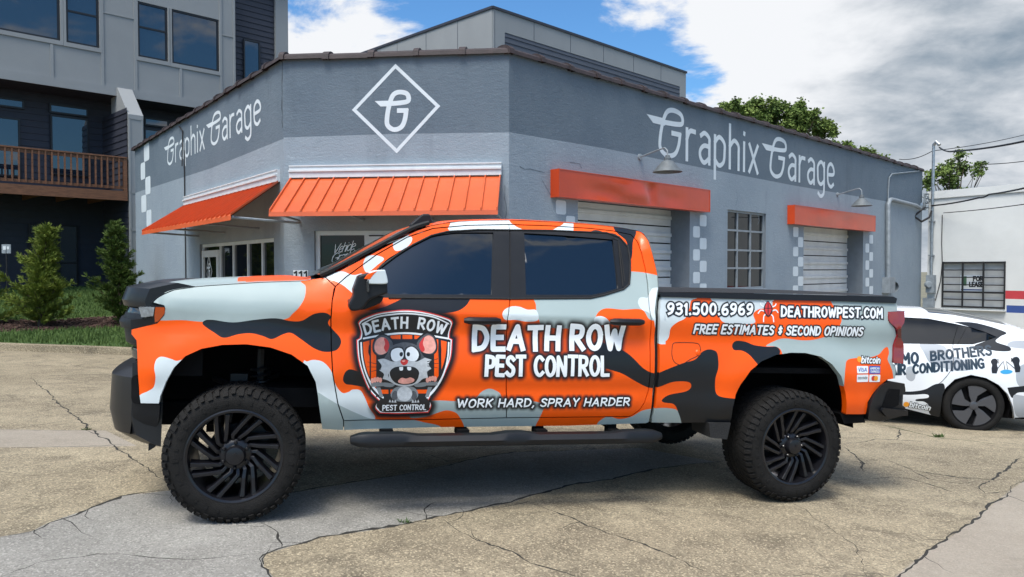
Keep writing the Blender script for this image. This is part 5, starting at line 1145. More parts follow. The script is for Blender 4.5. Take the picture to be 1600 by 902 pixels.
# door handles
def handle(x0, x1, y):
    a, b = tuv(x0, y), tuv(x1, y + .8); n = 9; mb = MB(); P = []
    for k in range(n):
        q = a + (b - a) * k / (n - 1); P.append(Vector(TS.pos(q[None], .012 + .030 * math.sin(math.pi * min(1, max(0, (k + .6) / n))) ** .5)[0]))
    for p in P: pass
    mb.tube(P, [.015] + [.0235] * (n - 2) + [.016], 8)
    o = mb.build('door_handle', [M['trim']], truck, True)
    c = (a + b) / 2; rec = [(c[0] + (b[0] - a[0]) * .33 * math.cos(t), c[1] + .006 + .028 * math.sin(t)) for t in np.linspace(0, 2 * math.pi, 28)[:-1]]
    cup, _ = sheet('handle_cup', TS, rec, (), [M['orange']], truck, grid=.02, off=.0015)
    me = cup.data; co = np.empty(len(me.vertices) * 3); me.vertices.foreach_get('co', co); co = co.reshape(-1, 3)
    SIDE.append(o); SIDE.append(cup)
handle(724, 780, 500.5); handle(951, 1003, 502.5)
mb = MB(); q = TS.p3(777, 499.5, .036); mb.lathe([(0, -.004), (.006, -.003), (.008, .004)], q, 12); SIDE.append(mb.build('lock_cylinder', [M['chrome']], truck, True))
# fuel door: a shut line and a finger notch
fl = TS.px(curve([(1050, 545), (1052, 537), (1060, 535.5), (1085, 536), (1093, 540), (1094.5, 552), (1090, 556), (1078, 562), (1064, 570), (1054, 566), (1050, 556)], 5))
mb = MB(); mb.tube([Vector(v) for v in TS.pos(np.vstack([fl, fl[:1]]), .0005)], .0022, 5); SIDE.append(mb.build('fuel_door_seam', [M['dark']], truck))
mb = MB(); q = TS.p3(1091, 551.5, .001); mb.lathe([(0, -.008), (.016, -.006), (.024, .004)], q, 14); SIDE.append(mb.build('fuel_door_latch', [M['orange']], truck, True))

# --- shield emblem: one printed sheet, regions painted in order
EM = [M['redpaint'], M['letter'], M['ink'], M['orange'], mat('mouse fur', (.075, .080, .088), .45, var=.3, vscale=60), mat('pale fur', (.50, .52, .53), .45, var=.15, vscale=50), mat('pink print', (.80, .36, .29), .45, var=.2, vscale=30), mat('mid grey print', (.20, .22, .23), .45)]
reg = []
def em(ci, pts, n=4): reg.append((ce(pts, n=n), ci))
def shr(pts, k, cx=440, cy=450): return [(cx + (p[0] - cx) * k, cy + (p[1] - cy) * k) + tuple(p[2:]) for p in pts]
em(1, shr(SH_OUT, .978)); em(2, shr(SH_OUT, .955))
em(3, [(160, 322, 1), (300, 285), (440, 272), (580, 285), (722, 318, 1), (712, 420), (680, 520), (630, 605), (590, 665, 1), (290, 668, 1), (230, 610), (190, 520), (166, 420)])
for (a, b) in ((202, 212), (246, 262), (330, 344), (412, 424), (490, 504), (610, 634), (664, 682)): em(2, [(a, 270, 1), (b, 270, 1), (b, 690, 1), (a, 690, 1)], 1)
em(2, [(250, 300, 1), (632, 300, 1), (632, 640, 1), (250, 640, 1)], 1)
for pts in ([(142, 322, 1), (152, 320, 1), (158, 420), (182, 520), (226, 608), (294, 682), (286, 694), (215, 617), (172, 522), (148, 420)], [(740, 322, 1), (730, 320, 1), (724, 420), (700, 520), (654, 608), (590, 682), (598, 694), (666, 617), (710, 522), (734, 420)]): em(1, pts)
em(1, [(150, 205, 1), (152, 196, 1), (250, 148), (360, 130), (445, 124), (540, 131), (640, 150), (736, 194, 1), (740, 204, 1), (640, 160), (540, 141), (445, 134), (360, 140), (250, 158)])
em(1, [(160, 303, 1), (158, 292, 1), (300, 266), (440, 254), (580, 266), (734, 292, 1), (732, 303, 1), (580, 279), (440, 267), (300, 279)])
em(2, [(222, 350), (236, 300), (275, 268), (320, 272), (372, 320), (360, 360), (330, 400), (275, 420), (232, 395)])
em(2, [(660, 350), (648, 290), (612, 258), (575, 256), (505, 320), (525, 370), (560, 405), (615, 412), (650, 390)])
em(4, [(230, 348), (244, 304), (278, 277), (318, 282), (358, 325), (345, 372), (275, 410), (238, 388)]); em(4, [(652, 345), (638, 292), (608, 268), (576, 268), (522, 325), (540, 372), (612, 402), (644, 380)])
em(6, [(236, 350), (250, 308), (282, 288), (316, 300), (334, 345), (318, 390), (275, 405), (244, 385)]); em(6, [(648, 345), (632, 295), (600, 276), (570, 292), (540, 340), (556, 385), (608, 398), (640, 378)])
em(0, [(300, 296), (322, 305), (336, 345), (318, 388), (300, 360), (308, 330)]); em(0, [(572, 288), (556, 302), (535, 342), (554, 386), (574, 372), (562, 330)])
em(4, [(300, 440), (320, 400), (350, 350), (395, 330), (440, 322), (490, 330), (530, 352), (555, 400), (580, 440), (560, 500), (440, 520), (320, 500)])
em(2, [(340, 405), (348, 372), (385, 352), (425, 356), (436, 378), (448, 356), (490, 345), (530, 372), (548, 410), (535, 450), (490, 460), (445, 440), (438, 432), (400, 455), (350, 450)])
em(5, [(258, 440, 1), (300, 432), (360, 452), (410, 438), (440, 460), (480, 438), (520, 452), (575, 425, 1), (620, 440, 1), (600, 468), (618, 500, 1), (590, 520), (596, 560, 1), (560, 568), (520, 600), (440, 612), (370, 600), (320, 575), (290, 568, 1), (300, 535), (270, 510, 1), (285, 480)])
em(1, [(346, 405), (354, 376), (388, 360), (420, 366), (432, 395), (425, 430), (385, 450), (356, 440)]); em(1, [(444, 395), (455, 364), (490, 352), (524, 378), (534, 412), (515, 445), (475, 446), (450, 430)])
em(2, [(404, 402), (410, 390), (424, 389), (428, 402), (422, 416), (410, 416)]); em(2, [(452, 402), (458, 389), (470, 389), (475, 402), (470, 415), (457, 415)])
em(0, [(410, 452), (420, 440), (445, 438), (462, 446), (456, 466), (436, 477), (418, 468)]); em(6, [(420, 448), (432, 443), (444, 446), (432, 454)])
em(2, [(340, 520), (372, 490), (440, 482), (505, 490), (535, 520), (530, 565), (500, 598), (440, 608), (380, 596), (348, 562)])
em(5, [(338, 530), (346, 560), (380, 596), (440, 608), (500, 598), (528, 566), (538, 530), (542, 575), (505, 606), (440, 618), (370, 604), (336, 570)])
em(6, [(395, 580), (420, 560), (448, 566), (478, 558), (505, 572), (490, 592), (440, 602), (402, 594)])
em(1, [(404, 488, 1), (428, 486, 1), (427, 508), (410, 512), (403, 500)]); em(1, [(456, 486, 1), (482, 488, 1), (482, 506), (468, 511), (457, 503)])
em(7, [(210, 590, 1), (290, 590, 1), (296, 616, 1), (216, 622, 1)], 1); em(7, [(580, 590, 1), (662, 586, 1), (658, 612, 1), (586, 612, 1)], 1)
em(7, [(248, 625, 1), (276, 625, 1), (296, 690, 1), (272, 690, 1)], 1); em(7, [(596, 622, 1), (624, 622, 1), (600, 690, 1), (576, 690, 1)], 1)
for x0, y0 in ((214, 566), (232, 560), (250, 558), (268, 562), (584, 562), (602, 554), (620, 550), (636, 554)): em(6, [(x0, y0), (x0 + 16, y0), (x0 + 18, y0 + 22), (x0 + 8, y0 + 32), (x0 - 2, y0 + 22)])
em(7, [(296, 592), (350, 598), (372, 606), (352, 622), (300, 618)]); em(7, [(582, 590), (525, 598), (500, 606), (520, 622), (580, 616)])
em(7, [(345, 680), (360, 640), (400, 618), (480, 618), (518, 640), (530, 680), (500, 712), (440, 722), (375, 712)]); em(4, [(352, 690), (362, 655), (385, 650), (392, 690), (376, 712)]); em(4, [(522, 690), (512, 655), (490, 650), (484, 690), (500, 712)])
em(5, [(388, 670), (400, 635), (438, 615), (476, 635), (490, 668), (472, 705), (438, 718), (402, 705)])
for x0 in (332, 350, 368, 486, 504, 522): em(5, [(x0, 728, 1), (x0 + 8, 706), (x0 + 16, 728, 1)], 2)
em(2, [(262, 740, 1), (284, 722), (440, 730), (590, 724), (606, 748), (588, 784), (440, 790), (284, 788)])
for (a, b, c, d) in ((275, 470, 190, 452), (275, 486, 185, 486), (280, 500, 200, 520), (590, 450, 665, 430), (592, 464, 668, 462), (592, 478, 660, 492)): em(2, [(a, b, 1), (c, d, 1), (c, d + 3, 1), (a, b + 5, 1)], 1)
em_o, _ = sheet('shield_emblem', TS, shield, reg, EM, truck, grid=.02, off=.0018)
def earch(text, pts, h, off, **k):                    # letters set one after another along an arc
    arc = ce(pts, False, 8); d = np.r_[0, np.cumsum(np.linalg.norm(np.diff(arc, axis=0), axis=1))]
    run, wd = glyph_run(text, k.get('track', .26), k.get('space', .5), .02, 3); sc = d[-1] / wd
    V = []; Fc = []; n = 0; cnt = 0; words = [0]
    for q_ in text.split(): words.append(words[-1] + len(q_))
    for ch, x, g in run:
        if cnt in words[1:]: meshobj('emblem_lettering', np.concatenate(V), np.concatenate(Fc), [M['letter']], em_o); V = []; Fc = []; n = 0
        cnt += 1
        w = GL[ch][0]; m = (x + w / 2) * sc
        c = np.array([np.interp(m, d, arc[:, 0]), np.interp(m, d, arc[:, 1])]); c2 = np.array([np.interp(m + .002, d, arc[:, 0]), np.interp(m + .002, d, arc[:, 1])]); ex = (c2 - c) / np.linalg.norm(c2 - c); ey = np.array([-ex[1], ex[0]])
        g2 = [[c + ex * (q[0] - x - w / 2) * sc + ey * q[1] * h for q in p] for p in g]
        v, f = union(stroke_polys(g2, k['thick'] * h)); pos = TS.pos(v, off)
        nn = np.cross(pos[f[:, 1]] - pos[f[:, 0]], pos[f[:, 2]] - pos[f[:, 0]]); bad = nn @ TS.out < 0; f[bad] = f[bad][:, ::-1]
        V.append(pos); Fc.append(f + n); n += len(v)
    meshobj('emblem_lettering', np.concatenate(V), np.concatenate(Fc), [M['letter']], em_o)
earch('DEATH ROW', [(180, 268), (260, 246), (350, 230), (440, 224), (540, 230), (620, 245), (700, 266)], .064, .0028, thick=.22, space=.75)
earch('PEST CONTROL', [(292, 778), (440, 776), (580, 774)], .032, .0028, thick=.2, space=.42)
# --- bug between the phone number and the web address
def cb(pts, n=4, cl=True): return TS.px(curve(P4(1030, 460, 4.324, pts), n, cl))
bugo = cb([(690, 30, 1), (722, 70, 1), (745, 70, 1), (778, 25, 1), (800, 60), (812, 110), (790, 150), (786, 192, 1), (760, 190, 1), (740, 150), (715, 192, 1), (690, 190, 1), (690, 150), (662, 110), (676, 70)])
legs = []
for pl_ in ([(715, 90), (690, 75), (682, 60)], [(752, 90), (780, 78), (788, 66)], [(712, 115), (685, 108), (668, 128)], [(756, 115), (785, 105), (800, 122)], [(716, 135), (705, 150), (704, 185)], [(752, 135), (768, 150), (772, 185)], [(722, 60), (706, 45), (690, 40)], [(742, 60), (756, 45), (770, 38)]):
    legs.append(cb(pl_, 3, False))
lr = stroke_polys([[tuple(q) for q in l] for l in legs], .009)
body = cb([(733, 45), (748, 60), (764, 90), (760, 125), (735, 152), (710, 125), (705, 90), (718, 60)]); body2 = cb([(733, 52), (744, 64), (757, 92), (753, 120), (735, 143), (716, 120), (712, 92), (722, 64)])
vs = []; fs = []; k = 0
v, f = union(lr); p = TS.pos(v, .0024)
meshobj('bug_leg_print', p, f, [M['letter']], truck)
v, f = cdt([body, body2] + [cb(q, 1) for q in ([(731, 60), (737, 60), (737, 140), (731, 140)], [(708, 92), (762, 92), (762, 97), (708, 97)])]); c = v[f].mean(1); kk = inside(body, c); f = f[kk]; c = c[kk]
mi = np.where(inside(body2, c), 1, 0)
for q in ([(730, 60), (738, 60), (738, 140), (730, 140)], [(705, 91), (765, 91), (765, 97), (705, 97)]): mi[inside(cb(q, 1), c)] = 0
mi2 = mi.copy(); meshobj('bug_print', TS.pos(v, .0032), f, [M['ink'], M['redpaint']], truck, mi2)
# --- payment marks
blue = mat('blue print', (.03, .10, .42), .4); cyan = mat('light blue print', (.07, .28, .62), .4); yel = mat('amber print', (.85, .32, .02), .4)
def card(x0, y0, x1, y1, m, regs=(), mats=()):
    a = TS.px([(x0, y0), (x1, y0), (x1, y1), (x0, y1)]); c = a.mean(0); w = abs(a[1] - a[0])[0]; h = abs(a[3] - a[0])[1]
    return sheet('payment_sticker', TS, rrect(c[0], c[1], w, h, .006), regs, [m] + list(mats), truck, off=.0018)[0], c, w, h
o1, c1, w1, h1 = card(1338.5, 572, 1356.5, 583.5, M['letter'])
letters('lettering', 'VISA', TS, c1 + [-w1 * .38, -h1 * .24], c1 + [w1 * .36, -h1 * .24], h1 * .48, .2, blue, o1, off=.0028, shear=.2)
o2, c2, w2, h2 = card(1357.8, 572, 1375, 584, blue)
letters('lettering', 'AMERICAN', TS, c2 + [-w2 * .4, h2 * .06], c2 + [w2 * .4, h2 * .06], h2 * .26, .2, M['letter'], o2, off=.0028); letters('lettering', 'EXPRESS'.replace('X', 'K') if 'X' not in GL else 'EXPRESS', TS, c2 + [-w2 * .36, -h2 * .36], c2 + [w2 * .4, -h2 * .36], h2 * .26, .2, M['letter'], o2, off=.0028)
o3, c3, w3, h3 = card(1338.5, 585.5, 1356.5, 597, M['letter'])
letters('lettering', 'DISCOVER', TS, c3 + [-w3 * .4, -h3 * .1], c3 + [w3 * .4, -h3 * .1], h3 * .28, .16, M['ink'], o3, off=.0028)
card(1357.8, 585.5, 1375, 597, M['letter'])
for dxx, m_, of in ((-.011, M['redpaint'], .0026), (.011, yel, .0032)):
    c = tuv(1366.4, 591.3) + [dxx, 0]; sheet('payment_mark', TS, ell(c[0], c[1], .019, .019, 20)[:-1], (), [m_], truck, off=of)
a = tuv(1345, 566.5); letters('lettering', 'bitcoin', TS, tuv(1346, 567), tuv(1374, 567.5), .046, .2, M['letter'], truck, off=.0018, shear=.2, outline=.006, omat=M['ink'], track=.16)
sheet('coin_mark', TS, ell(*tuv(1342.5, 561.5), .022, .022, 20)[:-1], (), [yel], truck, off=.002)

# --- hood
seam = TS.px(curve([(238, 473), (245, 466), (255, 460), (272, 453), (310, 447.5), (360, 444), (410, 441), (470, 439), (486, 437)], 4, False))
sp = TS.pos(seam, 0.004); s369 = tuv(369, 443)[0]; s445 = tuv(449, 440)[0]
nt_ = 48; V = []; 
for i, (S, Y, U) in enumerate(sp):
    for t in range(nt_ + 1):
        y = Y + (2 * YC - 2 * Y) * t / nt_; v = abs(y - YC) / (YC - Y)
        bulge = (1 - .85 * float(sst(s445 - .06, s445 + .12, np.array(S)))) * .024 * float(sst(.80, .62, np.array(v))) + .006 * (1 - v * v)
        fr = float(sst(.25, -.45, np.array(S)))
        V.append((S - .14 * (1 - v ** 2.4) * fr, y, U + bulge))
Fq = []; mi = []
for i in range(len(sp) - 1):
    for t in range(nt_):
        Fq.append((i * (nt_ + 1) + t, i * (nt_ + 1) + t + 1, (i + 1) * (nt_ + 1) + t + 1, (i + 1) * (nt_ + 1) + t))
        c = np.mean([V[q] for q in Fq[-1]], axis=0); v = abs(c[1] - YC) / .95
        S = c[0]; nose = S < -.44 - .10 * (1 - v) + .02 * math.sin(9 * c[1])
        org = S > s369 + .02 * math.sin(7 * c[1]) and v < .80 and not (S > s369 + .22 and v > .66 and S < s445 - .06)
        mi.append(3 if nose else (0 if org else 1))
meshobj('hood', V, Fq, WM, truck, mi, True)
# --- front end pieces swept across the plan curve
def plan_s(y, s0):
    v = np.abs(np.asarray(y, float) - YC); return s0 + .10 * (v / 1.03) ** 2 + .20 * np.maximum(0, (v - .72) / .30) ** 2.2
def strip(name, m, prof, y0, y1, s0=-.80, n=40, close=True, bev=0):
    V = []; k = len(prof); ys = np.linspace(y0, y1, n)
    for y in ys:
        b = float(plan_s(y, s0))
        for ds, u in prof: V.append((b + ds, y, u))
    Fq = [(i * k + j, i * k + (j + 1) % k, (i + 1) * k + (j + 1) % k, (i + 1) * k + j) for i in range(n - 1) for j in range(k if close else k - 1)]
    if close: Fq += [tuple(range(k)), tuple((n - 1) * k + j for j in range(k))[::-1]]
    o = meshobj(name, V, Fq, [m] if not isinstance(m, list) else m, truck, None, True)
    bm = bmesh.new(); bm.from_mesh(o.data); bmesh.ops.recalc_face_normals(bm, faces=bm.faces); bm.to_mesh(o.data); bm.free()
    o.data.set_sharp_from_angle(angle=R(30)); return o
u478, u500, u540 = tuv(230, 478)[1], tuv(215, 503)[1], tuv(213, 538)[1]
YA, YB = .085, 2 * YC - .085
strip('hood_nose', M['black'], [(.0, 1.235), (-.012, 1.27), (.012, 1.345), (.16, 1.385), (.30, 1.36), (.30, 1.235)], .11, 2 * YC - .11, -.742)
strip('grille', M['trim'], [(.015, 1.235), (-.01, 1.19), (-.02, 1.15), (.0, 1.02), (.03, 1.0), (.25, 1.0), (.25, 1.235)], YA + .05, YB - .05, -.722)
strip('grille_bar', M['trim'], [(-.035, 1.165), (-.045, 1.14), (-.035, 1.105), (.2, 1.095), (.2, 1.165)], YA + .045, YB - .045, -.718)
strip('lower_grille', M['under'], [(.03, 1.02), (.02, .93), (.04, .84), (.3, .84), (.3, 1.02)], YA + .06, YB - .06, -.690)
M['trim2'] = mat('satin black bumper', (.010, .011, .013), rough=.34, var=.1, vscale=12)
strip('front_bumper', M['trim2'], [(.02, .875), (-.07, .83), (-.075, .62), (-.045, .50), (.05, .445), (.09, .43), (.09, .80), (.07, .875)], .115, 2 * YC - .115, -.722)
for sgn in (0, 1):
    def sd(y): return y if not sgn else 2 * YC - y
    strip('headlight', M['lamp'], [(.004, 1.225), (-.006, 1.20), (-.004, 1.165), (.06, 1.165), (.06, 1.225)], sd(.125), sd(.52), -.722, 14)
    strip('fog_light', M['lamp'], [(.012, .985), (.007, .955), (.016, .925), (.08, .925), (.08, .985)], sd(.155), sd(.36), -.700, 10)
o, _ = sheet('turn_signal', TS, TS.px(curve([(243, 480, 1), (257, 480.5, 1), (257, 490), (247, 502.5, 1), (242, 504, 1), (241.5, 492)], 4)), (), [M['amber']], truck, off=.002, lip=.05, grid=.03); SIDE.append(o)
o, _ = sheet('lamp_surround', TS, TS.px([(236, 477.5), (257.5, 478), (258.5, 491), (246, 506), (204, 515), (204, 500), (236, 497)]), (), [M['trim']], truck, off=-.004, lip=.09, grid=.05); SIDE.append(o)
o, _ = sheet('headlight_side', TS, TS.px([(217, 480), (241.5, 480), (239.5, 494), (221, 496)]), (), [M['lens']], truck, off=.004, lip=.05, grid=.05); SIDE.append(o)
o, _ = sheet('bumper_vent', TS, TS.px(curve([(206, 590), (214, 586, 1), (217, 617, 1), (219, 632, 1), (206, 628), (205, 606)], 3)), (), [M['under']], truck, off=-.004, lip=.05); SIDE.append(o)
o, _ = sheet('bumper_end', TS, TS.px([(206, 568), (213, 566), (215, 590), (218, 631), (249, 633), (248, 655), (243, 671), (241, 700), (231, 706), (232, 680), (218, 668), (206, 650)]), (), [M['trim']], truck, off=-.012, lip=.12, grid=.05); SIDE.append(o)

# --- windshield, roof, cab back
roofpx = curve([(508, 433), (540, 418), (620, 376), (650, 360.5), (672, 353), (690, 349.5), (718, 346), (795, 344), (859, 346.5), (922.5, 350.7), (965, 355), (985, 358.5), (1000, 362), (1008, 368)], 4, False)
rl = TS.pos(TS.px(roofpx), 0); k1 = int(np.argmin(np.abs(roofpx[:, 0] - 668)))
def loft(name, line, m, crown, ahead=0, nn=24, flip=False, inset_=0.0):
    V = []
    for (S, Y, U) in line:
        for t in range(nn + 1):
            y = Y + (2 * YC - 2 * Y) * t / nn; v = abs(2 * t / nn - 1); c = 1 - v ** 2.6
            V.append((S - ahead * c, y, U + crown * c))
    Fq = [(i * (nn + 1) + t, i * (nn + 1) + t + 1, (i + 1) * (nn + 1) + t + 1, (i + 1) * (nn + 1) + t) for i in range(len(line) - 1) for t in range(nn)]
    o = meshobj(name, V, Fq, m, truck, None, True)
    if inset_: o.location.z = -inset_
    return o
loft('windshield', [(a - .035, b + .01, c + .012) for a, b, c in rl[:k1 + 1]], [M['tint']], .006, .05)
loft('roof', rl[k1:], [M['orange']], .035, .0)
# black edge of the windshield and the trim along the front pillar
mb = MB(); mb.tube([Vector((a - .03, b - .002, c + .012)) for a, b, c in rl[:k1 + 3]], .016, 6); SIDE.append(mb.build('windshield_seal', [M['rubber']], truck, True))
backpx = curve([(1006, 365), (1014, 376), (1018, 388), (1023, 407), (1028, 430), (1029, 451), (1027, 470), (1024, 520), (1023, 588), (1016, 655)], 4, False)
bl = TS.pos(TS.px(backpx), 0); loft('cab_back', [(a, b + .003, c) for a, b, c in bl], [M['grey']], 0, -.03)
cbk = MB(); cbk.box((bl[14][0] + .045, YC, 1.62), (.02, 1.1, .30), Matrix.Rotation(R(-12), 3, 'Y')); cbk.build('rear_window', [M['tint']], truck)
# roof spoiler tip and antenna fin
mb = MB(); q = TS.p3(1006, 366, 0); mb.box((q.x + .0, YC, q.z + .004), (.10, 1.4, .03), Matrix.Rotation(R(14), 3, 'Y')); mb.build('rear_spoiler', [M['black']], truck, False, .01)
q = TS.p3(672, 349, 0)
mb = MB(); mb.prism([(q.x - .10, q.z + .0), (q.x - .02, q.z + .075), (q.x + .03, q.z + .08), (q.x + .05, q.z + .03), (q.x + .16, q.z + .012), (q.x + .16, q.z - .02), (q.x - .1, q.z - .03)], .52, .60); mb.build('roof_fin', [M['trim']], truck, False, .01)
# cowl and wipers
mb = MB(); q = TS.p3(478, 440, 0); mb.box((q.x - .02, YC, q.z - .012), (.16, 1.66, .03), Matrix.Rotation(R(-12), 3, 'Y')); mb.tube([(q.x - .02, .45, q.z + .0), (q.x + .10, .9, q.z + .03)], .012, 6); mb.tube([(q.x - .02, 1.2, q.z + .0), (q.x + .1, 1.7, q.z + .03)], .012, 6); mb.build('cowl', [M['trim']], truck)
# --- mirror
mr = bpy.data.objects.new('side_mirror', None); link(mr, truck)
def mpx(x, y, yy):                                  # picture point carried to the plane y = yy of the truck
    r = ray(x, y); o = CAM - TRO; t = (yy - o @ yx) / (r @ yx); return (float(o @ dx + (r @ dx) * t), float(o @ ux + (r @ ux) * t))
def prismpx(name, pts, y0, y1, m, par, bev=.012, seg=3, sm=3):
    ym = (y0 + y1) / 2; poly = [mpx(p[0], p[1], y0) for p in [tuple(q) for q in curve(pts, sm)]]
    mb = MB(); mb.prism(poly, y0, y1); o = mb.build(name, [m], par, False, bev, seg); return o
prismpx('mirror_housing', [(552, 452, 1), (560, 431, 1), (576, 427), (594, 427, 1), (604, 440), (606, 459, 1), (590, 464), (577, 470), (566, 483), (550, 486), (545, 476), (552, 462)], -.20, -.05, M['trim'], mr)
prismpx('mirror_cap', [(573, 434, 1), (582, 424), (602, 421.5, 1), (606, 438), (603, 444), (576, 444, 1)], -.215, -.045, M['white'], mr)
prismpx('mirror_arm', [(545, 470, 1), (575, 463, 1), (600, 463, 1), (594, 474), (570, 484, 1), (548, 486, 1)], -.10, .10, M['trim'], mr, .008)
prismpx('mirror_signal', [(572.5, 440, 1), (576, 437, 1), (577, 456, 1), (573.5, 457, 1)], -.222, -.10, M['lamp'], mr, .003, 1, 1)
prismpx('mirror_cap_patch', [(569, 436, 1), (576, 428), (590, 423.5, 1), (584, 429), (578, 437, 1)], -.2165, -.12, M['orange'], mr, .004, 1)
fm = copy_tree(mr, truck); fm.scale.y = -1; fm.location.y = 2 * YC
# --- bed rail, cover, tail
rp = TS.px([(1031, 457), (1031, 464), (1173, 468), (1317, 471), (1398, 474), (1400, 466.5), (1394, 463.5), (1317, 462), (1173, 459)])
o, _ = sheet('bed_rail', TS, dense(rp, .05), (), [M['trim']], truck, off=.012, lip=.09); SIDE.append(o)
rr_ = TS.pos(TS.px([(1032, 457.5), (1100, 458), (1200, 459.5), (1300, 461.5), (1396, 464)]), .0)
loft('bed_cover', [(a, b + .02, c + .004) for a, b, c in rr_], [M['rubber']], .012)
sE = TS.px([(1398, 520)])[0][0]
mb = MB(); mb.box((sE + .02, YC, 1.09), (.05, 1.72, .66)); mb.build('tailgate', [M['black']], truck, False, .015)
mb = MB(); mb.box((sE - .9, YC, .92), (1.9, 1.9, .04)); mb.build('bed_floor', [M['under']], truck)
o, _ = sheet('tail_light', TS, TS.px(curve([(1387.5, 487.5, 1), (1411, 486, 1), (1411, 503), (1406, 512), (1405.5, 527), (1410, 540), (1409, 568, 1), (1394, 567, 1), (1395, 540), (1400, 525), (1398.5, 513), (1388, 502)], 4)), (), [M['red']], truck, off=.014, lip=.07, grid=.04); SIDE.append(o)
o, _ = sheet('tail_light_band', TS, TS.px([(1399.5, 514), (1405.5, 513), (1405.5, 528), (1400.5, 527)]), (), [mat('dark red lens', (.09, .002, .004), .2, coat=.5)], truck, off=.018, lip=.02); SIDE.append(o)
o, _ = sheet('rear_bumper_end', TS, TS.px(curve([(1353, 655, 1), (1358, 628), (1374, 603), (1390, 596, 1), (1410, 599, 1), (1411, 612), (1402, 618), (1402, 628), (1411, 636, 1), (1411, 648, 1), (1376, 657), (1357, 656, 1)], 4)), (), [M['trim']], truck, off=.022, lip=.25, grid=.05); SIDE.append(o)
o, _ = sheet('bumper_step', TS, TS.px(curve([(1372, 638, 1), (1386, 607, 1), (1402, 608, 1), (1400, 632, 1), (1385, 640, 1)], 2)), (), [M['under']], truck, off=.027, lip=.02); SIDE.append(o)
o, _ = sheet('bumper_step_edge', TS, TS.px([(1370, 640), (1374, 636), (1411, 640), (1411, 648), (1377, 649)]), (), [M['trim']], truck, off=.05, lip=.05); SIDE.append(o)
ub = tuv(1380, 625)[1]
mb = MB(); mb.box((sE + .06, YC, ub), (.18, 1.95, .20)); mb.build('rear_bumper', [M['trim']], truck, False, .03)
# --- lower body: sill, running boards, mud flaps, rear valance
prof = TS.px([(546, 690), (800, 690), (1036, 681)])
def board(y0, sgn=1):
    a, b = mpx(548, 690, -.02), mpx(1036, 683, -.02); n = 40; P = []; rad = []
    mb = MB()
    V = []; 
    for k in range(n + 1):
        t = k / n; x = a[0] + (b[0] - a[0]) * t; u = a[1] + (b[1] - a[1]) * t
        e = min(1, min(t, 1 - t) * 22 + .25) ** .5
        low = any(p0 < t < p1 for p0, p1 in ((.17, .445), (.55, .86)))
        top = .030 if low else .044
        if any(abs(t - q) < .014 for q in (.17, .445, .55, .86)): top = .037
        for (dy, du) in ((-.075, -.03), (-.085, .0), (-.06, top), (.02, top), (.07, .0), (.05, -.035), (-.03, -.045)): V.append((x, y0 + dy * e * sgn, u + du * e))
    Fq = [(i * 7 + j, i * 7 + (j + 1) % 7, (i + 1) * 7 + (j + 1) % 7, (i + 1) * 7 + j) for i in range(n) for j in range(7)] + [tuple(range(7)), tuple(n * 7 + j for j in range(7))]
    o = meshobj('running_board', V, Fq, [M['trim']], truck, None, True); bm = bmesh.new(); bm.from_mesh(o.data); bmesh.ops.recalc_face_normals(bm, faces=bm.faces); bm.to_mesh(o.data); bm.free()
    o.data.set_sharp_from_angle(angle=R(50))
    for px_ in (604, 723, 845, 960):
        q = mpx(px_, 675, .1); b2 = MB(); b2.box((q[0], y0 + sgn * .1, q[1]), (.075, .12, .035)); b2.box((q[0], y0 + sgn * .26, q[1] + .03), (.06, .3, .03)); b2.build('board_bracket', [M['under']], o)
board(.03); board(2 * YC - .03, -1)
s0_, s1_ = tuv(503, 660)[0], tuv(1141, 655)[0]
for yy in (.19, 2 * YC - .19):
    mb = MB(); mb.box(((s0_ + s1_) / 2, yy, .60), (s1_ - s0_, .05, .10)); mb.build('inner_sill', [M['under']], truck)
mb = MB(); mb.box((1.7, YC, .70), (3.2, 1.7, .12)); mb.build('floor_pan', [M['under']], truck)
for yy in (.52, 2 * YC - .52):
    mb = MB(); mb.box((1.9, yy, .56), (5.0, .09, .15)); mb.build('frame_rail', [M['under']], truck, False, .01)
q = tuv(1125, 668)
for yy in (.06, 2 * YC - .06 - .26):
    mb = MB(); mb.prism([mpx(1108, 661, .06), mpx(1142, 661, .06), mpx(1136, 687, .06), mpx(1110, 684, .06)], yy, yy + .26); mb.build('mud_flap', [M['rubber']], truck)
mb = MB(); q = TS.px([(1318, 648), (1352, 648), (1350, 660), (1318, 662)]); mb.prism([tuple(a) for a in q], .09, 2 * YC - .09); mb.build('rear_valance', [M['under']], truck)
mb = MB(); mb.lathe([(0, -.1), (.28, -.1), (.37, -.06), (.37, .06), (.28, .1), (0, .1)], (0, 0, 0), 32, 0, 'z'); sp_ = mb.build('spare_wheel', [M['tyre']], truck, True); sp_.location = (2.95, YC, .56)
mb = MB(); mb.box((2.0, .80, .55), (1.0, .4, .2)); mb.build('fuel_tank', [M['under']], truck, False, .03)
mb = MB(); mb.tube([(WB, .35, WR), (WB, 2 * YC - .35, WR)], .05, 12); mb.lathe([(0, -.16), (.12, -.13), (.17, 0), (.12, .13), (0, .16)], (WB, YC, WR), 20); mb.build('rear_axle', [M['under']], truck, True)
mb = MB(); mb.tube([(0, .35, WR + .02), (0, 2 * YC - .35, WR + .02)], .045, 10); mb.box((0, YC, .5), (.5, .6, .25)); mb.build('front_axle', [M['under']], truck)
mb = MB(); mb.tube([(.25, YC + .1, .68), (3.5, YC + .1, .50)], .045, 10); mb.build('drive_shaft', [M['under']], truck)
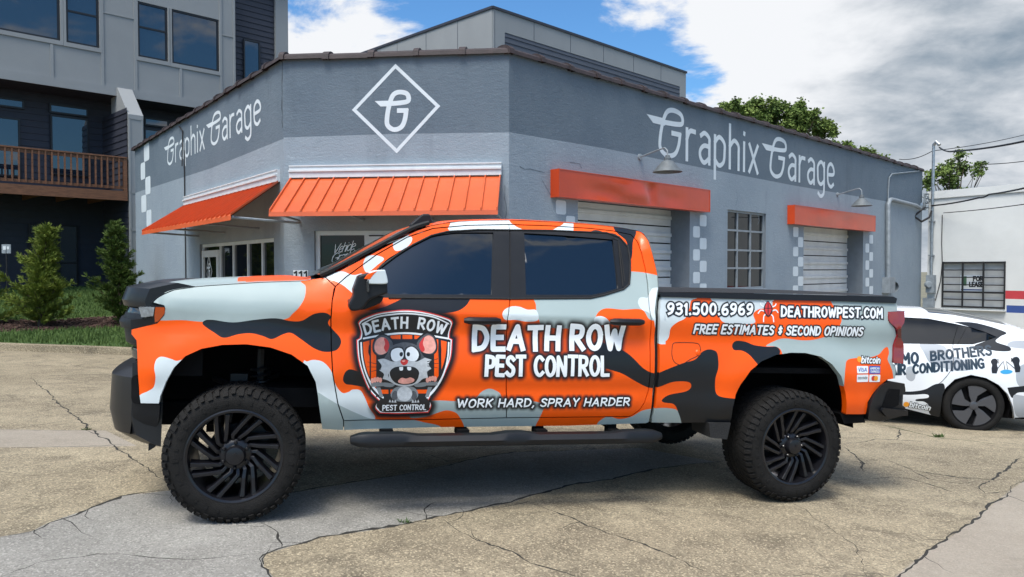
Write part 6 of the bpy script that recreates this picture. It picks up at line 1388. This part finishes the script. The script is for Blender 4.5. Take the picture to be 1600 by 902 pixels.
for cx in (0.0, WB):
    for near in (True, False):
        yy = 0 if near else 2 * YC
        sg = 1 if near else -1
        mb = MB(); n = 18; rad = .585; V = []; 
        for k in range(n + 1):
            a = math.pi * (k / n)
            for d in (.12, .75): V.append((cx + rad * math.cos(a), yy + sg * d, .50 + rad * .97 * math.sin(a)))
        Fq = [(2 * i, 2 * i + 1, 2 * i + 3, 2 * i + 2) for i in range(n)]
        m1 = len(V); V += [(cx + rad * math.cos(math.pi * (k / n)), yy + sg * .75, .50 + rad * .97 * math.sin(math.pi * (k / n))) for k in range(n + 1)]; Fq.append(tuple(range(m1, m1 + n + 1)))
        meshobj('wheel_well', V, Fq, [M['under']], truck)
        if cx == 0:
            mb = MB()
            for k in range(7): mb.lathe([(.055, -.01), (.068, 0), (.055, .01)], (0, 0, 0), 14, 0, 'z'); 
            cb_ = MB()
            hel = [(cx + .10 + .055 * math.cos(t), yy + sg * .42 + .055 * math.sin(t), .62 + .0065 * t) for t in np.linspace(0, 38, 130)]; cb_.tube(hel, .010, 6); cb_.tube([(cx + .10, yy + sg * .42, .5), (cx + .10, yy + sg * .42, .98)], .028, 8)
            cb_.tube([(cx - .18, yy + sg * .5, .78), (cx, yy + sg * .3, .74), (cx + .2, yy + sg * .55, .8)], .022, 8); cb_.box((cx - .02, yy + sg * .36, .80), (.1, .06, .06))
            cb_.build('suspension', [mat('suspension metal', (.02, .02, .022), .4, .5)] if near else [M['under']], truck, True)
# --- wheels
def make_wheel():
    w = bpy.data.objects.new('wheel', None); link(w, truck)
    mb = MB()
    prof = [(.262, .008), (.268, -.010), (.285, -.018), (.320, -.022), (.352, -.016), (.374, .000), (.386, .018), (.391, .045), (.393, .16), (.391, .275), (.386, .302), (.374, .32), (.352, .336), (.285, .338), (.262, .31)]
    mb.lathe(prof, n=96)
    lug = mb; n = 54
    for k in range(n):
        a = 2 * math.pi * k / n
        for side in (0, 1):
            aa = a + side * math.pi / n; long = k % 2
            # shoulder block wrapping onto the sidewall
            hw = math.pi / n * .74
            r1 = .3962; y0, y1, ys = (.012, .085, -.012) if not side else (.235, .308, .332); sk = .035 * (1 if side else -1)
            q = []
            for (da, rr, yy) in ((-hw, .385, y0), (hw, .385, y0), (hw + sk, .385, y1), (-hw + sk, .385, y1), (-hw, r1, y0), (hw, r1, y0), (hw + sk, r1, y1), (-hw + sk, r1, y1)): q.append((rr * math.cos(aa + da), yy, rr * math.sin(aa + da)))
            lug.add(q, [(4, 5, 6, 7), (0, 1, 5, 4), (1, 2, 6, 5), (2, 3, 7, 6), (3, 0, 4, 7)])
            ri = .358 if long else .370
            q = []
            hw2 = hw * (.92 if long else .7)
            for (da, rr, yy) in ((-hw2, r1, y0), (hw2, r1, y0), (hw2, ri, ys - (.012 if not side else -.012)), (-hw2, ri, ys - (.012 if not side else -.012)), (-hw2, .38, y0), (hw2, .38, y0), (hw2, ri - .004, ys + (.006 if not side else -.006)), (-hw2, ri - .004, ys + (.006 if not side else -.006))): q.append((rr * math.cos(aa + da), yy, rr * math.sin(aa + da)))
            lug.add(q, [(0, 1, 2, 3), (0, 3, 7, 4), (1, 5, 6, 2), (3, 2, 6, 7), (0, 4, 5, 1)])
        for yy, of, tw in ((.122, .3, .05), (.160, .8, -.05), (.200, .1, .05)):
            aa = a + of * math.pi / n * 2; hw = math.pi / n * .66; q = []
            for rr in (.388, .3962):
                for (da, y2) in ((-hw - tw * .4, yy - .016), (hw - tw * .4, yy - .016), (hw + tw * .4, yy + .016), (-hw + tw * .4, yy + .016)): q.append((rr * math.cos(aa + da), y2, rr * math.sin(aa + da)))
            lug.add(q, [(4, 5, 6, 7), (0, 1, 5, 4), (1, 2, 6, 5), (2, 3, 7, 6), (3, 0, 4, 7)])
    for k in range(30):                                   # raised bars on the sidewall
        a = 2 * math.pi * (k + .3) / 30; lug.box((.318 * math.cos(a), -.0225, .318 * math.sin(a)), (.022 if k % 5 else .03, .004, .014), Matrix.Rotation(-a, 3, 'Y'))
    mb.build('tyre', [M['tyre']], w, True)
    rm = MB()
    rm.lathe([(.274, -.006), (.276, -.014), (.268, -.017), (.256, -.012), (.250, .010), (.248, .05), (.240, .10), (.236, .29), (.262, .31)], n=72)
    rim = rm.build('rim', [M['rim']], w, True)
    sk = MB()
    for k in range(16):
        pair, sd_ = k // 2, (-1 if k % 2 else 1); a0 = -2 * math.pi * pair / 8
        pol = lambda r, a, y: Vector((r * math.cos(a), y, r * math.sin(a)))
        K_ = pol(.108, a0, .024); E_ = pol(.254, a0 - .46, .004); cl = [pol(.055, a0 + .03, .048), K_, K_.lerp(E_, .34) + Vector((0, -.004, 0)), K_.lerp(E_, .7), E_]; q = []; f = []
        for j_, (gap, wv) in enumerate(((.012, .017), (.021, .021), (.026, .0205), (.029, .0205), (.033, .026))):
            d = cl[min(j_ + 1, 4)] - cl[max(j_ - 1, 0)]; d.y = 0; d.normalize(); nv = Vector((-d.z, 0, d.x)); c = cl[j_] + nv * gap * sd_
            q += [c - nv * wv * .5, c + nv * wv * .5, c + nv * wv + Vector((0, .05, 0)), c - nv * wv + Vector((0, .05, 0))]
        for i in range(4):
            for j in range(4): f.append((i * 4 + j, i * 4 + (j + 1) % 4, (i + 1) * 4 + (j + 1) % 4, (i + 1) * 4 + j))
        f += [(0, 1, 2, 3), (16, 19, 18, 17)]
        sk.add(q, f)
    sk.build('spokes', [M['rim']], rim, False, .003, 2)
    hb = MB(); hb.lathe([(.098, .12), (.092, .045), (.080, .034), (.060, .030), (.056, .004), (.050, -.008), (.030, -.013), (0, -.014)], n=6 * 6); hb.build('hub_cap', [M['rim']], rim, True)
    lg = MB()
    for k in range(6):
        a = 2 * math.pi * (k + .5) / 6; lg.lathe([(.011, .05), (.011, .02), (.006, .014), (0, .014)], (.074 * math.cos(a), 0, .074 * math.sin(a)), 8)
    lg.box((0, -.016, .012), (.016, .004, .016), Matrix.Rotation(R(45), 3, 'Y'))
    lg.build('lug_nuts', [M['rim']], rim)
    bk = MB(); bk.lathe([(.06, .14), (.165, .14), (.165, .17), (.06, .17)], n=40); bk.box((.12, .155, .10), (.09, .08, .12), Matrix.Rotation(R(-40), 3, 'Y')); bk.build('brake_disc', [mat('brake metal', (.03, .03, .032), .5, .5)], w, True)
    return w
w0 = make_wheel(); w0.location = (0, 0, WR)
def wheel_at(x, far, spin):
    w = copy_tree(w0, truck); w.location = (x, 2 * YC if far else 0, WR)
    w.rotation_euler = (0, 0, 0)
    w.matrix_local = Matrix.Translation((x, 2 * YC if far else 0, WR)) @ (Matrix.Rotation(math.pi, 4, 'Z') if far else Matrix()) @ Matrix.Rotation(spin, 4, 'Y')
wheel_at(WB, False, .5); wheel_at(0, True, .2); wheel_at(WB, True, 1.1)
# --- the far side of the body
for o in list(SIDE): flip_copy(o, YC)
# ============================================================ THE WHITE CAR
CTH = R(-13)
cdx = np.array([math.cos(CTH) * math.cos(R(1.9)), math.sin(CTH) * math.cos(R(1.9)), -math.sin(R(1.9))]); cux = np.array([math.cos(CTH) * math.sin(R(1.9)), math.sin(CTH) * math.sin(R(1.9)), math.cos(R(1.9))]); cyx = np.array([-math.sin(CTH), math.cos(CTH), 0])
CWR = .335; CO = CAM + ray(1523, 634.6) * 8.85 - cux * CWR; CYC = .93
def cys(s, u):
    s = np.asarray(s, float); u = np.asarray(u, float)
    y = .03 + .10 * np.clip((.42 - u) / .3, 0, 1) ** 2 + .05 * np.clip((u - .62) / .3, 0, 1) ** 2 + .62 * np.maximum(u - .93, 0) + .5 * np.maximum(u - 1.22, 0) ** 1.0
    y = y + .22 * np.maximum(s - .25, 0) ** 2 + .10 * np.maximum(-2.9 - s, 0) ** 2 * 3
    r = np.hypot(s, u - .35); y = y - .028 * (1 - sst(.38, .62, r))
    return y
class CarSide(TruckSide):
    def uv(s, x, y):
        r = ray(x, y); o = CAM - CO; ol = np.array([o @ cdx, o @ cyx, o @ cux]); rl = np.stack([r @ cdx, r @ cyx, r @ cux], -1); yy = np.full(np.shape(x), .05)
        for _ in range(60):
            t = (yy - ol[1]) / rl[..., 1]; S = ol[0] + rl[..., 0] * t; U = ol[2] + rl[..., 2] * t; yy = .7 * yy + .3 * cys(S, np.clip(U, 0, 1.5))
        return np.stack([S, U], -1)
    def pos(s, q, off=0): q = np.asarray(q, float); return np.stack([q[:, 0], cys(q[:, 0], q[:, 1]) - off, q[:, 1]], 1)
CS = CarSide()
car = thing('sedan_car', 'white, grey and black camouflage wrapped sedan with blue lettering parked behind the pickup tail', 'car', CO, Matrix((tuple(cdx), tuple(cyx), tuple(cux))).transposed())
CM = [mat('gloss white wrap', (.72, .74, .75), .22, coat=.5, var=.03, vscale=2), mat('grey camo print', (.36, .38, .40), .25, coat=.5), M['black'], M['trim']]
roofv = CS.px([(1397, 485.5), (1412, 487), (1451, 488.5), (1487.6, 492), (1536, 500.5), (1573, 508), (1600, 516)])
sr, ur_ = roofv[-1]
tail = [(sr + .22, ur_ - .09), (sr + .36, .92), (.90, .86), (.97, .74), (.97, .45), (.90, .25), (.46, .22)]
arch = [tuple(CS.px([p])[0]) for p in [(1585, 655.6), (1582.7, 636), (1575, 616.6), (1561, 602), (1541, 591), (1517, 586), (1492, 593), (1478, 606), (1473, 617), (1471, 630), (1468, 652)]]
sill = [tuple(CS.px([p])[0]) for p in [(1463, 651), (1414, 638.5)]]
front = [(-2.45, .22), (-2.50, .45), (-2.62, .62), (-2.83, .69), (-3.05, .66), (-3.2, .55), (-3.25, .3), (-3.27, .22), (-3.66, .22), (-3.72, .5), (-3.62, .68), (-3.2, .82), (-2.5, .95), (-2.1, 1.05), (-1.55, 1.32), (-1.2, roofv[0][1] + .01)]
ol = np.array([tuple(v) for v in roofv] + tail + [(arch[0][0], .22)] + arch + sill + front)
def cpx(pts, n=5): return CS.px(curve(pts, n))
winr = np.vstack([[(-1.95, 1.0), (-1.5, 1.27), (-1.1, 1.355)], CS.px([(1397, 495), (1451, 498), (1490, 505.6), (1515, 511), (1540, 519), (1558, 527), (1540, 533), (1520, 538.5), (1460, 538), (1397, 537)]), [(-1.5, .98)]])
blk = [(2, cpx([(1489, 503, 1), (1526, 505), (1571, 519), (1563, 526), (1556, 534), (1575, 541), (1580, 546), (1576, 549), (1560, 549), (1538, 546), (1521, 547), (1524, 539, 1), (1556, 527, 1), (1518, 512, 1)])),
       (1, cpx([(1437, 538), (1462, 538), (1478, 543), (1478, 560), (1466, 574), (1452, 566), (1444, 552)])), (1, cpx([(1417, 575), (1428, 574), (1430, 590), (1424, 596), (1416, 590)])), (1, cpx([(1574, 538), (1584, 533), (1610, 534), (1610, 545), (1580, 543)])),
       (1, cpx([(1590, 575), (1610, 570), (1610, 605), (1596, 606), (1588, 595)])), (1, cpx([(1451, 562), (1470, 556), (1500, 560), (1520, 575), (1500, 580), (1470, 574)])),
       (2, cpx([(1395, 602), (1405, 610), (1422, 612), (1444, 609), (1458, 602), (1466, 600), (1476, 603), (1476, 640), (1465, 653), (1452, 646), (1452, 635), (1444, 628), (1432, 627), (1432, 624), (1449, 622), (1451, 618), (1444, 616), (1430, 617), (1412, 617), (1395, 615)])),
       (2, cpx([(1574, 606, 1), (1610, 602, 1), (1610, 612), (1590, 614), (1582, 622), (1577, 615)])), (1, cpx([(1583, 620), (1594, 618), (1610, 624), (1610, 650), (1588, 650)]))]
M['tint2'] = mat('dark car glass', (.004, .005, .006), rough=.03, spec=.3)
csd, _ = sheet('body_side', CS, dense(inset(ol, .001), .04), [(p, c) for c, p in blk] + [(winr, -1)], CM, car, grid=.06, dens=.05, lip=.05)
cw, _ = sheet('side_window', CS, inset(winr, -.004), (), [M['tint2']], car, grid=.08, dens=.05, off=-.006)
mb = MB()
for pl_ in ([(1497, 509), (1489, 538), (1490, 560), (1486, 578), (1472, 596), (1462, 602)], [(1510, 512), (1497, 537)]): mb.tube([Vector(v) for v in CS.pos(dense(CS.px(curve(pl_, 5, False)), .03, False), .001)], .003, 5)
cj = mb.build('door_seam', [M['dark']], car)
for o in (csd, cw, cj): flip_copy(o, CYC)
topl = [(-3.62, .70), (-3.2, .82), (-2.5, .95), (-2.1, 1.05), (-1.55, 1.32), (-1.2, roofv[0][1] + .01)] + [tuple(v) for v in roofv] + tail[:3]
def cloft(name, pts, m, crown):
    ln = CS.pos(dense(pts, .08, False)); V = []; nn = 20
    for S, Y, U in ln:
        for t in range(nn + 1): v = abs(2 * t / nn - 1); V.append((S, Y + (2 * CYC - 2 * Y) * t / nn, U + crown * (1 - v ** 2.4)))
    return meshobj(name, V, [(i * (nn + 1) + t, i * (nn + 1) + t + 1, (i + 1) * (nn + 1) + t + 1, (i + 1) * (nn + 1) + t) for i in range(len(ln) - 1) for t in range(nn)], [m], car, None, True)
cloft('hood', topl[:4], CM[0], .04); cloft('windshield', topl[3:6], M['tint'], .05); ir = len(topl) - 6
cloft('roof', topl[5:9], CM[0], .05); cloft('rear_glass', topl[8:12] , M['tint'], .05); cloft('trunk_lid', topl[11:], CM[0], .045)
mb = MB(); mb.box((.99, CYC, .52), (.12, 1.5, .5)); mb.build('rear_bumper', [CM[0]], car, False, .04); mb = MB(); mb.box((-3.68, CYC, .45), (.14, 1.5, .4)); mb.build('front_bumper', [CM[0]], car, False, .04)
mb = MB(); mb.box((-1.35, CYC, .24), (4.4, 1.5, .10)); mb.build('floor_pan', [M['under']], car)
for x in (0, -2.875):
    for sg, y0 in ((1, 0), (-1, 2 * CYC)):
        V = []; n = 16
        for k in range(n + 1):
            a = math.pi * (-.1 + 1.2 * k / n)
            for d in (.04, .45): V.append((x + .385 * math.cos(a), y0 + sg * d, .34 + .385 * math.sin(a)))
        V += [(x + .385 * math.cos(math.pi * (-.1 + 1.2 * k / n)), y0 + sg * .45, .34 + .385 * math.sin(math.pi * (-.1 + 1.2 * k / n))) for k in range(n + 1)]
        meshobj('wheel_well', V, [(2 * i, 2 * i + 1, 2 * i + 3, 2 * i + 2) for i in range(n)] + [tuple(range(2 * n + 2, 3 * n + 3))], [M['under']], car)
M['cover'] = mat('grey wheel cover', (.055, .056, .062), .32, coat=.3)
def car_wheel(x, far):
    w = bpy.data.objects.new('wheel', None); link(w, car)
    mb = MB(); mb.lathe([(.248, .008), (.258, .0), (.29, -.002), (.316, .008), (.331, .03), (.335, .06), (.335, .18), (.32, .21), (.26, .22)], n=64); mb.build('tyre', [M['tyre']], w, True)
    mb = MB(); mb.lathe([(.252, .004), (.248, .0), (.236, .006), (.228, .03), (.22, .18)], n=56); mb.lathe([(.24, .05), (.0, .07)], n=40); mb.build('rim', [M['under']], w, True)
    mb = MB()
    for k in range(5):
        a = 2 * math.pi * k / 5 + .32
        def pp(r, da, y): return (r * math.cos(a + da), y, r * math.sin(a + da))
        V = [pp(.03, -.5, .012), pp(.05, .5, .012), pp(.12, .42, .014), pp(.238, .30, .012), pp(.242, -.05, .010), pp(.242, -.45, .012), pp(.238, -.62, .014), pp(.12, -.30, .012)]
        mb.add(V + [(v[0], v[1] + .03, v[2]) for v in V], [tuple(range(8))] + [(i, (i + 1) % 8, 8 + (i + 1) % 8, 8 + i) for i in range(8)])
    mb.lathe([(.05, .02), (.045, .004), (.02, .0), (0, .0)], n=24); mb.build('wheel_cover', [M['cover']], w, False)
    w.matrix_local = Matrix.Translation((x, 2 * CYC - .02 if far else .02, CWR)) @ (Matrix.Rotation(math.pi, 4, 'Z') if far else Matrix())
for x in (0, -2.875):
    car_wheel(x, False); car_wheel(x, True)
dkb = mat('dark teal print', (.012, .028, .045), .4)
def ctx(text, a, b, top, **k):
    A, B, T = CS.px([a, b, top]); letters('lettering', text, CS, A, B, abs(T[1] - A[1]) * .98, k.pop('thick', .25), dkb, car, off=.002, up=(0, 1), **k)
ctx('ESKIMO', (1369, 569.7), (1434, 567.2), (1369, 554), track=.26); ctx('BROTHERS', (1455, 563), (1549, 554), (1455, 549.5), track=.26)
ctx('AIR', (1392, 585.5), (1414, 584.5), (1392, 571), track=.26); ctx('CONDITIONING', (1427, 583.5), (1537, 574.5), (1427, 570), track=.26)
def cart(pts, m, n=4, off=.002): return sheet('figure_print', CS, CS.px(curve(P4(1390, 480, 4.1, pts), n)), (), [m], car, off=off, grid=.05)[0]
for pts in ([(648, 350), (660, 332), (682, 332), (692, 350), (688, 370), (694, 395), (686, 425, 1), (656, 424, 1), (652, 395), (656, 370)], [(782, 340), (795, 322), (820, 320), (834, 340), (830, 365), (838, 390), (834, 416, 1), (804, 418, 1), (800, 390), (794, 365)]): cart(pts, M['ink'])
cart([(708, 414), (730, 402), (765, 402), (788, 412), (770, 426), (728, 428)], mat('pool blue print', (.04, .30, .55), .4))
mb = MB()
for pl_ in ([(690, 395), (728, 346), (738, 400)], [(800, 392), (748, 348), (755, 398)], [(684, 345), (694, 330), (696, 360)], [(790, 340), (780, 325), (780, 350)]): mb.tube([Vector(v) for v in CS.pos(CS.px(P4(1390, 480, 4.1, pl_)), .003)], .004, 5)
mb.build('line_print', [M['ink']], car)
A, B, T = CS.px([(1421, 636), (1452, 641), (1421, 627)]); letters('lettering', 'bitcoin', CS, A, B, .062, .2, M['letter'], car, off=.004, up=(0, 1), shear=.15, outline=.006, omat=M['ink'], track=.16)
c = CS.px([(1416, 632)])[0]; sheet('coin_print', CS, ell(c[0], c[1], .032, .032, 18)[:-1], (), [yel], car, off=.004)

# ============================================================ PLANTS
def leafmat(name, a, b, sc=3): 
    m = mat(name, a, .7, var=.4, vscale=sc, col2=b); bsdf = m.node_tree.nodes['Principled BSDF']; bsdf.inputs['Specular IOR Level'].default_value = .25
    return m
M['jun'] = leafmat('juniper foliage', (.055, .090, .012), (.22, .27, .045), 5); M['jun2'] = leafmat('dark juniper foliage', (.030, .056, .010), (.10, .15, .028), 5)
M['leaf'] = leafmat('tree leaf', (.060, .105, .022), (.19, .25, .06), 1.2); M['bark'] = mat('bark', (.07, .05, .035), .9, var=.4, vscale=8)
def juniper(base, h, wid, seed, label, fm, lean=0.0):
    rd = random.Random(seed); t = thing('juniper_shrub', label, 'shrub', base, None, 'young junipers in the mulch bed')
    mb = MB(); mb.tube([(0, 0, -.05), (lean * .3, 0, h * .45), (lean, 0, h * .96)], [.045, .03, .008], 7); mb.build('trunk', [M['bark']], t)
    V = []; Fq = []; br = MB()
    def tuft(p, d, s):
        d = d.normalized(); a = d.orthogonal().normalized(); b = d.cross(a)
        for k in range(13):
            an = rd.uniform(0, 6.28); side = (a * math.cos(an) + b * math.sin(an)); dr = (d * rd.uniform(.6, 1.1) + side * rd.uniform(.2, .75)).normalized(); w = dr.cross(Vector((rd.uniform(-1, 1), rd.uniform(-1, 1), rd.uniform(-1, 1)))).normalized() * s * .085
            o = p + side * rd.uniform(0, s * .3); k0 = len(V); e = o + dr * s * rd.uniform(.7, 1.2)
            V.extend([o - w * .6, o + w * .6, o + dr * s * .5 + w, e, o + dr * s * .5 - w]); Fq.append((k0, k0 + 1, k0 + 2, k0 + 3, k0 + 4))
    nb = int(28 * h)
    for i in range(nb):
        f = (i + rd.random()) / nb; z = h * (.02 + .93 * f); big = rd.random() < .3
        r = wid * (1 - f) ** .9 * rd.uniform(.5, 1.0) * (1.4 if big else .9) + .07
        an = i * 2.4 + rd.uniform(-.5, .5); out = Vector((math.cos(an), math.sin(an), 0)); up = .35 + .8 * f + rd.uniform(-.15, .4)
        p0 = Vector((lean * f, 0, z)); p1 = p0 + (out + Vector((0, 0, up))).normalized() * r * 1.15
        br.tube([p0, p0.lerp(p1, .5) - Vector((0, 0, .04 * r)), p1], [.014, .008, .003], 4)
        n = max(4, int(r / .05))
        for k in range(n):
            tt = .12 + .9 * k / n; p = p0.lerp(p1, tt) + Vector((rd.gauss(0, .025), rd.gauss(0, .025), rd.gauss(0, .025) - .04 * math.sin(math.pi * min(1, tt)))); tuft(p, out + Vector((0, 0, up + .4)), rd.uniform(.07, .14) * (1.2 - .5 * tt))
            for _ in range(2):
                if rd.random() < .75 * (1.1 - tt):
                    sd_ = out.cross(Vector((0, 0, 1))) * rd.choice((-1, 1)); ln = rd.uniform(.08, .26) * (1.1 - .5 * f)
                    for m_ in range(3): tuft(p + (sd_ * .7 + out * .6 + Vector((0, 0, .45))) * ln * (m_ + 1) / 3, sd_ * .6 + out + Vector((0, 0, .8)), rd.uniform(.06, .11))
    for k in range(10): tuft(Vector((lean, 0, h * (.9 + .1 * k / 10))), Vector((0, 0, 1)), .11)
    meshobj('foliage', V, Fq, [fm], t); br.build('branches', [M['bark']], t)
b0 = Vector(LW.pos(LW.px([(62, 510)]))[0]); b1 = Vector(LW.pos(LW.px([(190, 508)]))[0]); b2 = Vector(LW.pos(LW.px([(-42, 508)]))[0])
juniper(b0, (510 - 352) / F * b0.y, .72 * b0.y / 14.8, 11, 'yellow green juniper with spreading side branches in front of the glass doors', M['jun'], .18)
juniper(b1, (508 - 348) / F * b1.y, .56 * b1.y / 14.8, 23, 'narrow darker juniper beside the garage corner, behind the truck nose', M['jun2'], -.12)
juniper(b2, (508 - 400) / F * b2.y, .78 * b2.y / 14.8, 31, 'low juniper cut off by the left edge of the photo', M['jun'], .1)
def tree(base, h, crowns, seed, label, nl, ls, sparse=.0, group=None, trunk=.16):
    rd = random.Random(seed); t = thing('tree', label, 'tree', base, None, group); mb = MB(); top = Vector((0, 0, h * .55)); mb.tube([(0, 0, -.3), (.1, 0, h * .3), top], [trunk, trunk * .75, trunk * .5], 8)
    V = []; Fq = []
    for (c, r) in crowns:
        c = Vector(c)
        for k in range(max(5, int(r * 7))):
            d = Vector((rd.gauss(0, 1), rd.gauss(0, 1), rd.gauss(0, 1) * .8 + .25)).normalized(); e = c + d * r * rd.uniform(.6, 1.05); mid = top.lerp(c, .6)
            mb.tube([top.lerp(Vector((0, 0, h * .3)), rd.random() * .6), mid.lerp(e, .35) + Vector((rd.uniform(-.1, .1) * r, 0, .05 * r)), e], [trunk * .3, trunk * .16, .008], 5)
            nk = int(nl * r * r / max(5, int(r * 7)))
            cl = [e - d * r * rd.uniform(0, .55) + Vector((rd.gauss(0, 1), rd.gauss(0, 1), rd.gauss(0, 1))) * r * .16 for _ in range(5)]
            for _ in range(nk):
                p = rd.choice(cl) + Vector((rd.gauss(0, 1), rd.gauss(0, 1), rd.gauss(0, 1))) * r * .12
                a = Vector((rd.uniform(-1, 1), rd.uniform(-1, 1), rd.uniform(-.8, .4))).normalized(); b = a.cross(Vector((rd.uniform(-1, 1), rd.uniform(-1, 1), rd.uniform(-1, 1)))).normalized(); s = ls * rd.uniform(.6, 1.3); k0 = len(V)
                V.extend([p, p + a * s * .5 + b * s * .32, p + a * s, p + a * s * .5 - b * s * .32]); Fq.append((k0, k0 + 1, k0 + 2, k0 + 3))
    mb.build('trunk', [M['bark']], t); meshobj('crown', V, Fq, [M['leaf']], t)
def tb(x, Y): r = ray(x, 420); return Vector((r[0] * Y, Y, float(gz(r[0] * Y, Y))))
def cz(x, y, Y, b): v = far(x, y, Y); return tuple(v - b)
b = tb(1200, 42)
tree(b, 8, [(cz(1152, 176, 42, b), .95), (cz(1195, 186, 42, b), 1.0), (cz(1245, 180, 42, b), 1.05), (cz(1268, 186, 41, b), .7), (cz(1215, 205, 42, b), 1.4), (cz(1130, 172, 43, b), .5), (cz(1290, 212, 42, b), .8), (cz(1170, 196, 42, b), 1.1)], 5, 'broad leafy tree rising behind the middle of the garage roof' , 4200, .17, group='trees behind the garage')
b = tb(1340, 36); tree(b, 6, [(cz(1330, 238, 36, b), .55), (cz(1350, 242, 36, b), .5), (cz(1300, 226, 36, b), .35), (cz(1340, 256, 36, b), .9), (cz(1312, 236, 36, b), .6), (cz(1368, 250, 36, b), .5)], 6, 'low tree tops just showing over the right end of the garage roof', 3600, .14, group='trees behind the garage')
b = tb(1490, 28); tree(b, 6, [(cz(1478, 272, 28, b), .6), (cz(1505, 262, 28, b), .55), (cz(1530, 264, 28, b), .35), (cz(1455, 285, 28, b), .45), (cz(1488, 290, 28, b), .6), (cz(1500, 242, 28, b), .3), (cz(1440, 290, 28, b), .3)], 9, 'thin loose sapling behind the white building and its service mast', 2200, .11, trunk=.07)
# ------------------------------------------------------------ small things
def weed(x, y, s, label, n=26):
    p = GR.p3(x, y); mb = MB(); rd = random.Random(int(x))
    for k in range(n):
        a = rd.uniform(0, 6.28); l = s * rd.uniform(.5, 1.2); d = Vector((math.cos(a), math.sin(a), rd.uniform(.4, 1.4))).normalized(); w = d.cross(Vector((0, 0, 1))).normalized() * l * .09; o = Vector((rd.uniform(-s, s), rd.uniform(-s, s) * .5, 0))
        mb.add([o - w, o + w, o + d * l * .6 + w * .8, o + d * l, o + d * l * .6 - w * .8], [(0, 1, 2, 3, 4)])
    ob = mb.build('weed_tuft', [M['lawn']], None, rec=False); ob.location = p; tag(ob, label, 'weed')
weed(632, 817, .035, 'small grass tuft growing in the crack in front of the pickup door', 30); weed(1468, 683, .05, 'green weeds in the crack in front of the sedan wheel', 60); weed(134, 672, .04, 'thin grass in the joint left of the front wheel', 26)
b = Vector(TK.p3(*TK.px([(10, 440)])[0], 2.0)); sgp = far(10, 389, 18.5); gsg = float(lz(sgp.x, sgp.y))
t = thing('yard_sign', 'small pale sign on a thin stake before the dark townhouse wall', 'sign', (sgp.x, sgp.y, gsg)); hh = sgp.z - gsg
mb = MB(); mb.tube([(0, 0, 0), (0, 0, hh)], .015, 6); mb.build('stake', [M['wire']], t)
mb = MB(); mb.box((0, 0, hh), (.22, .02, .22)); mb.build('sign_board', [M['steelp']], t); mb = MB(); mb.box((-.04, -.012, hh + .02), (.07, .004, .09)); mb.box((.05, -.012, hh + .02), (.05, .004, .07)); mb.build('sign_print', [M['alu']], t)
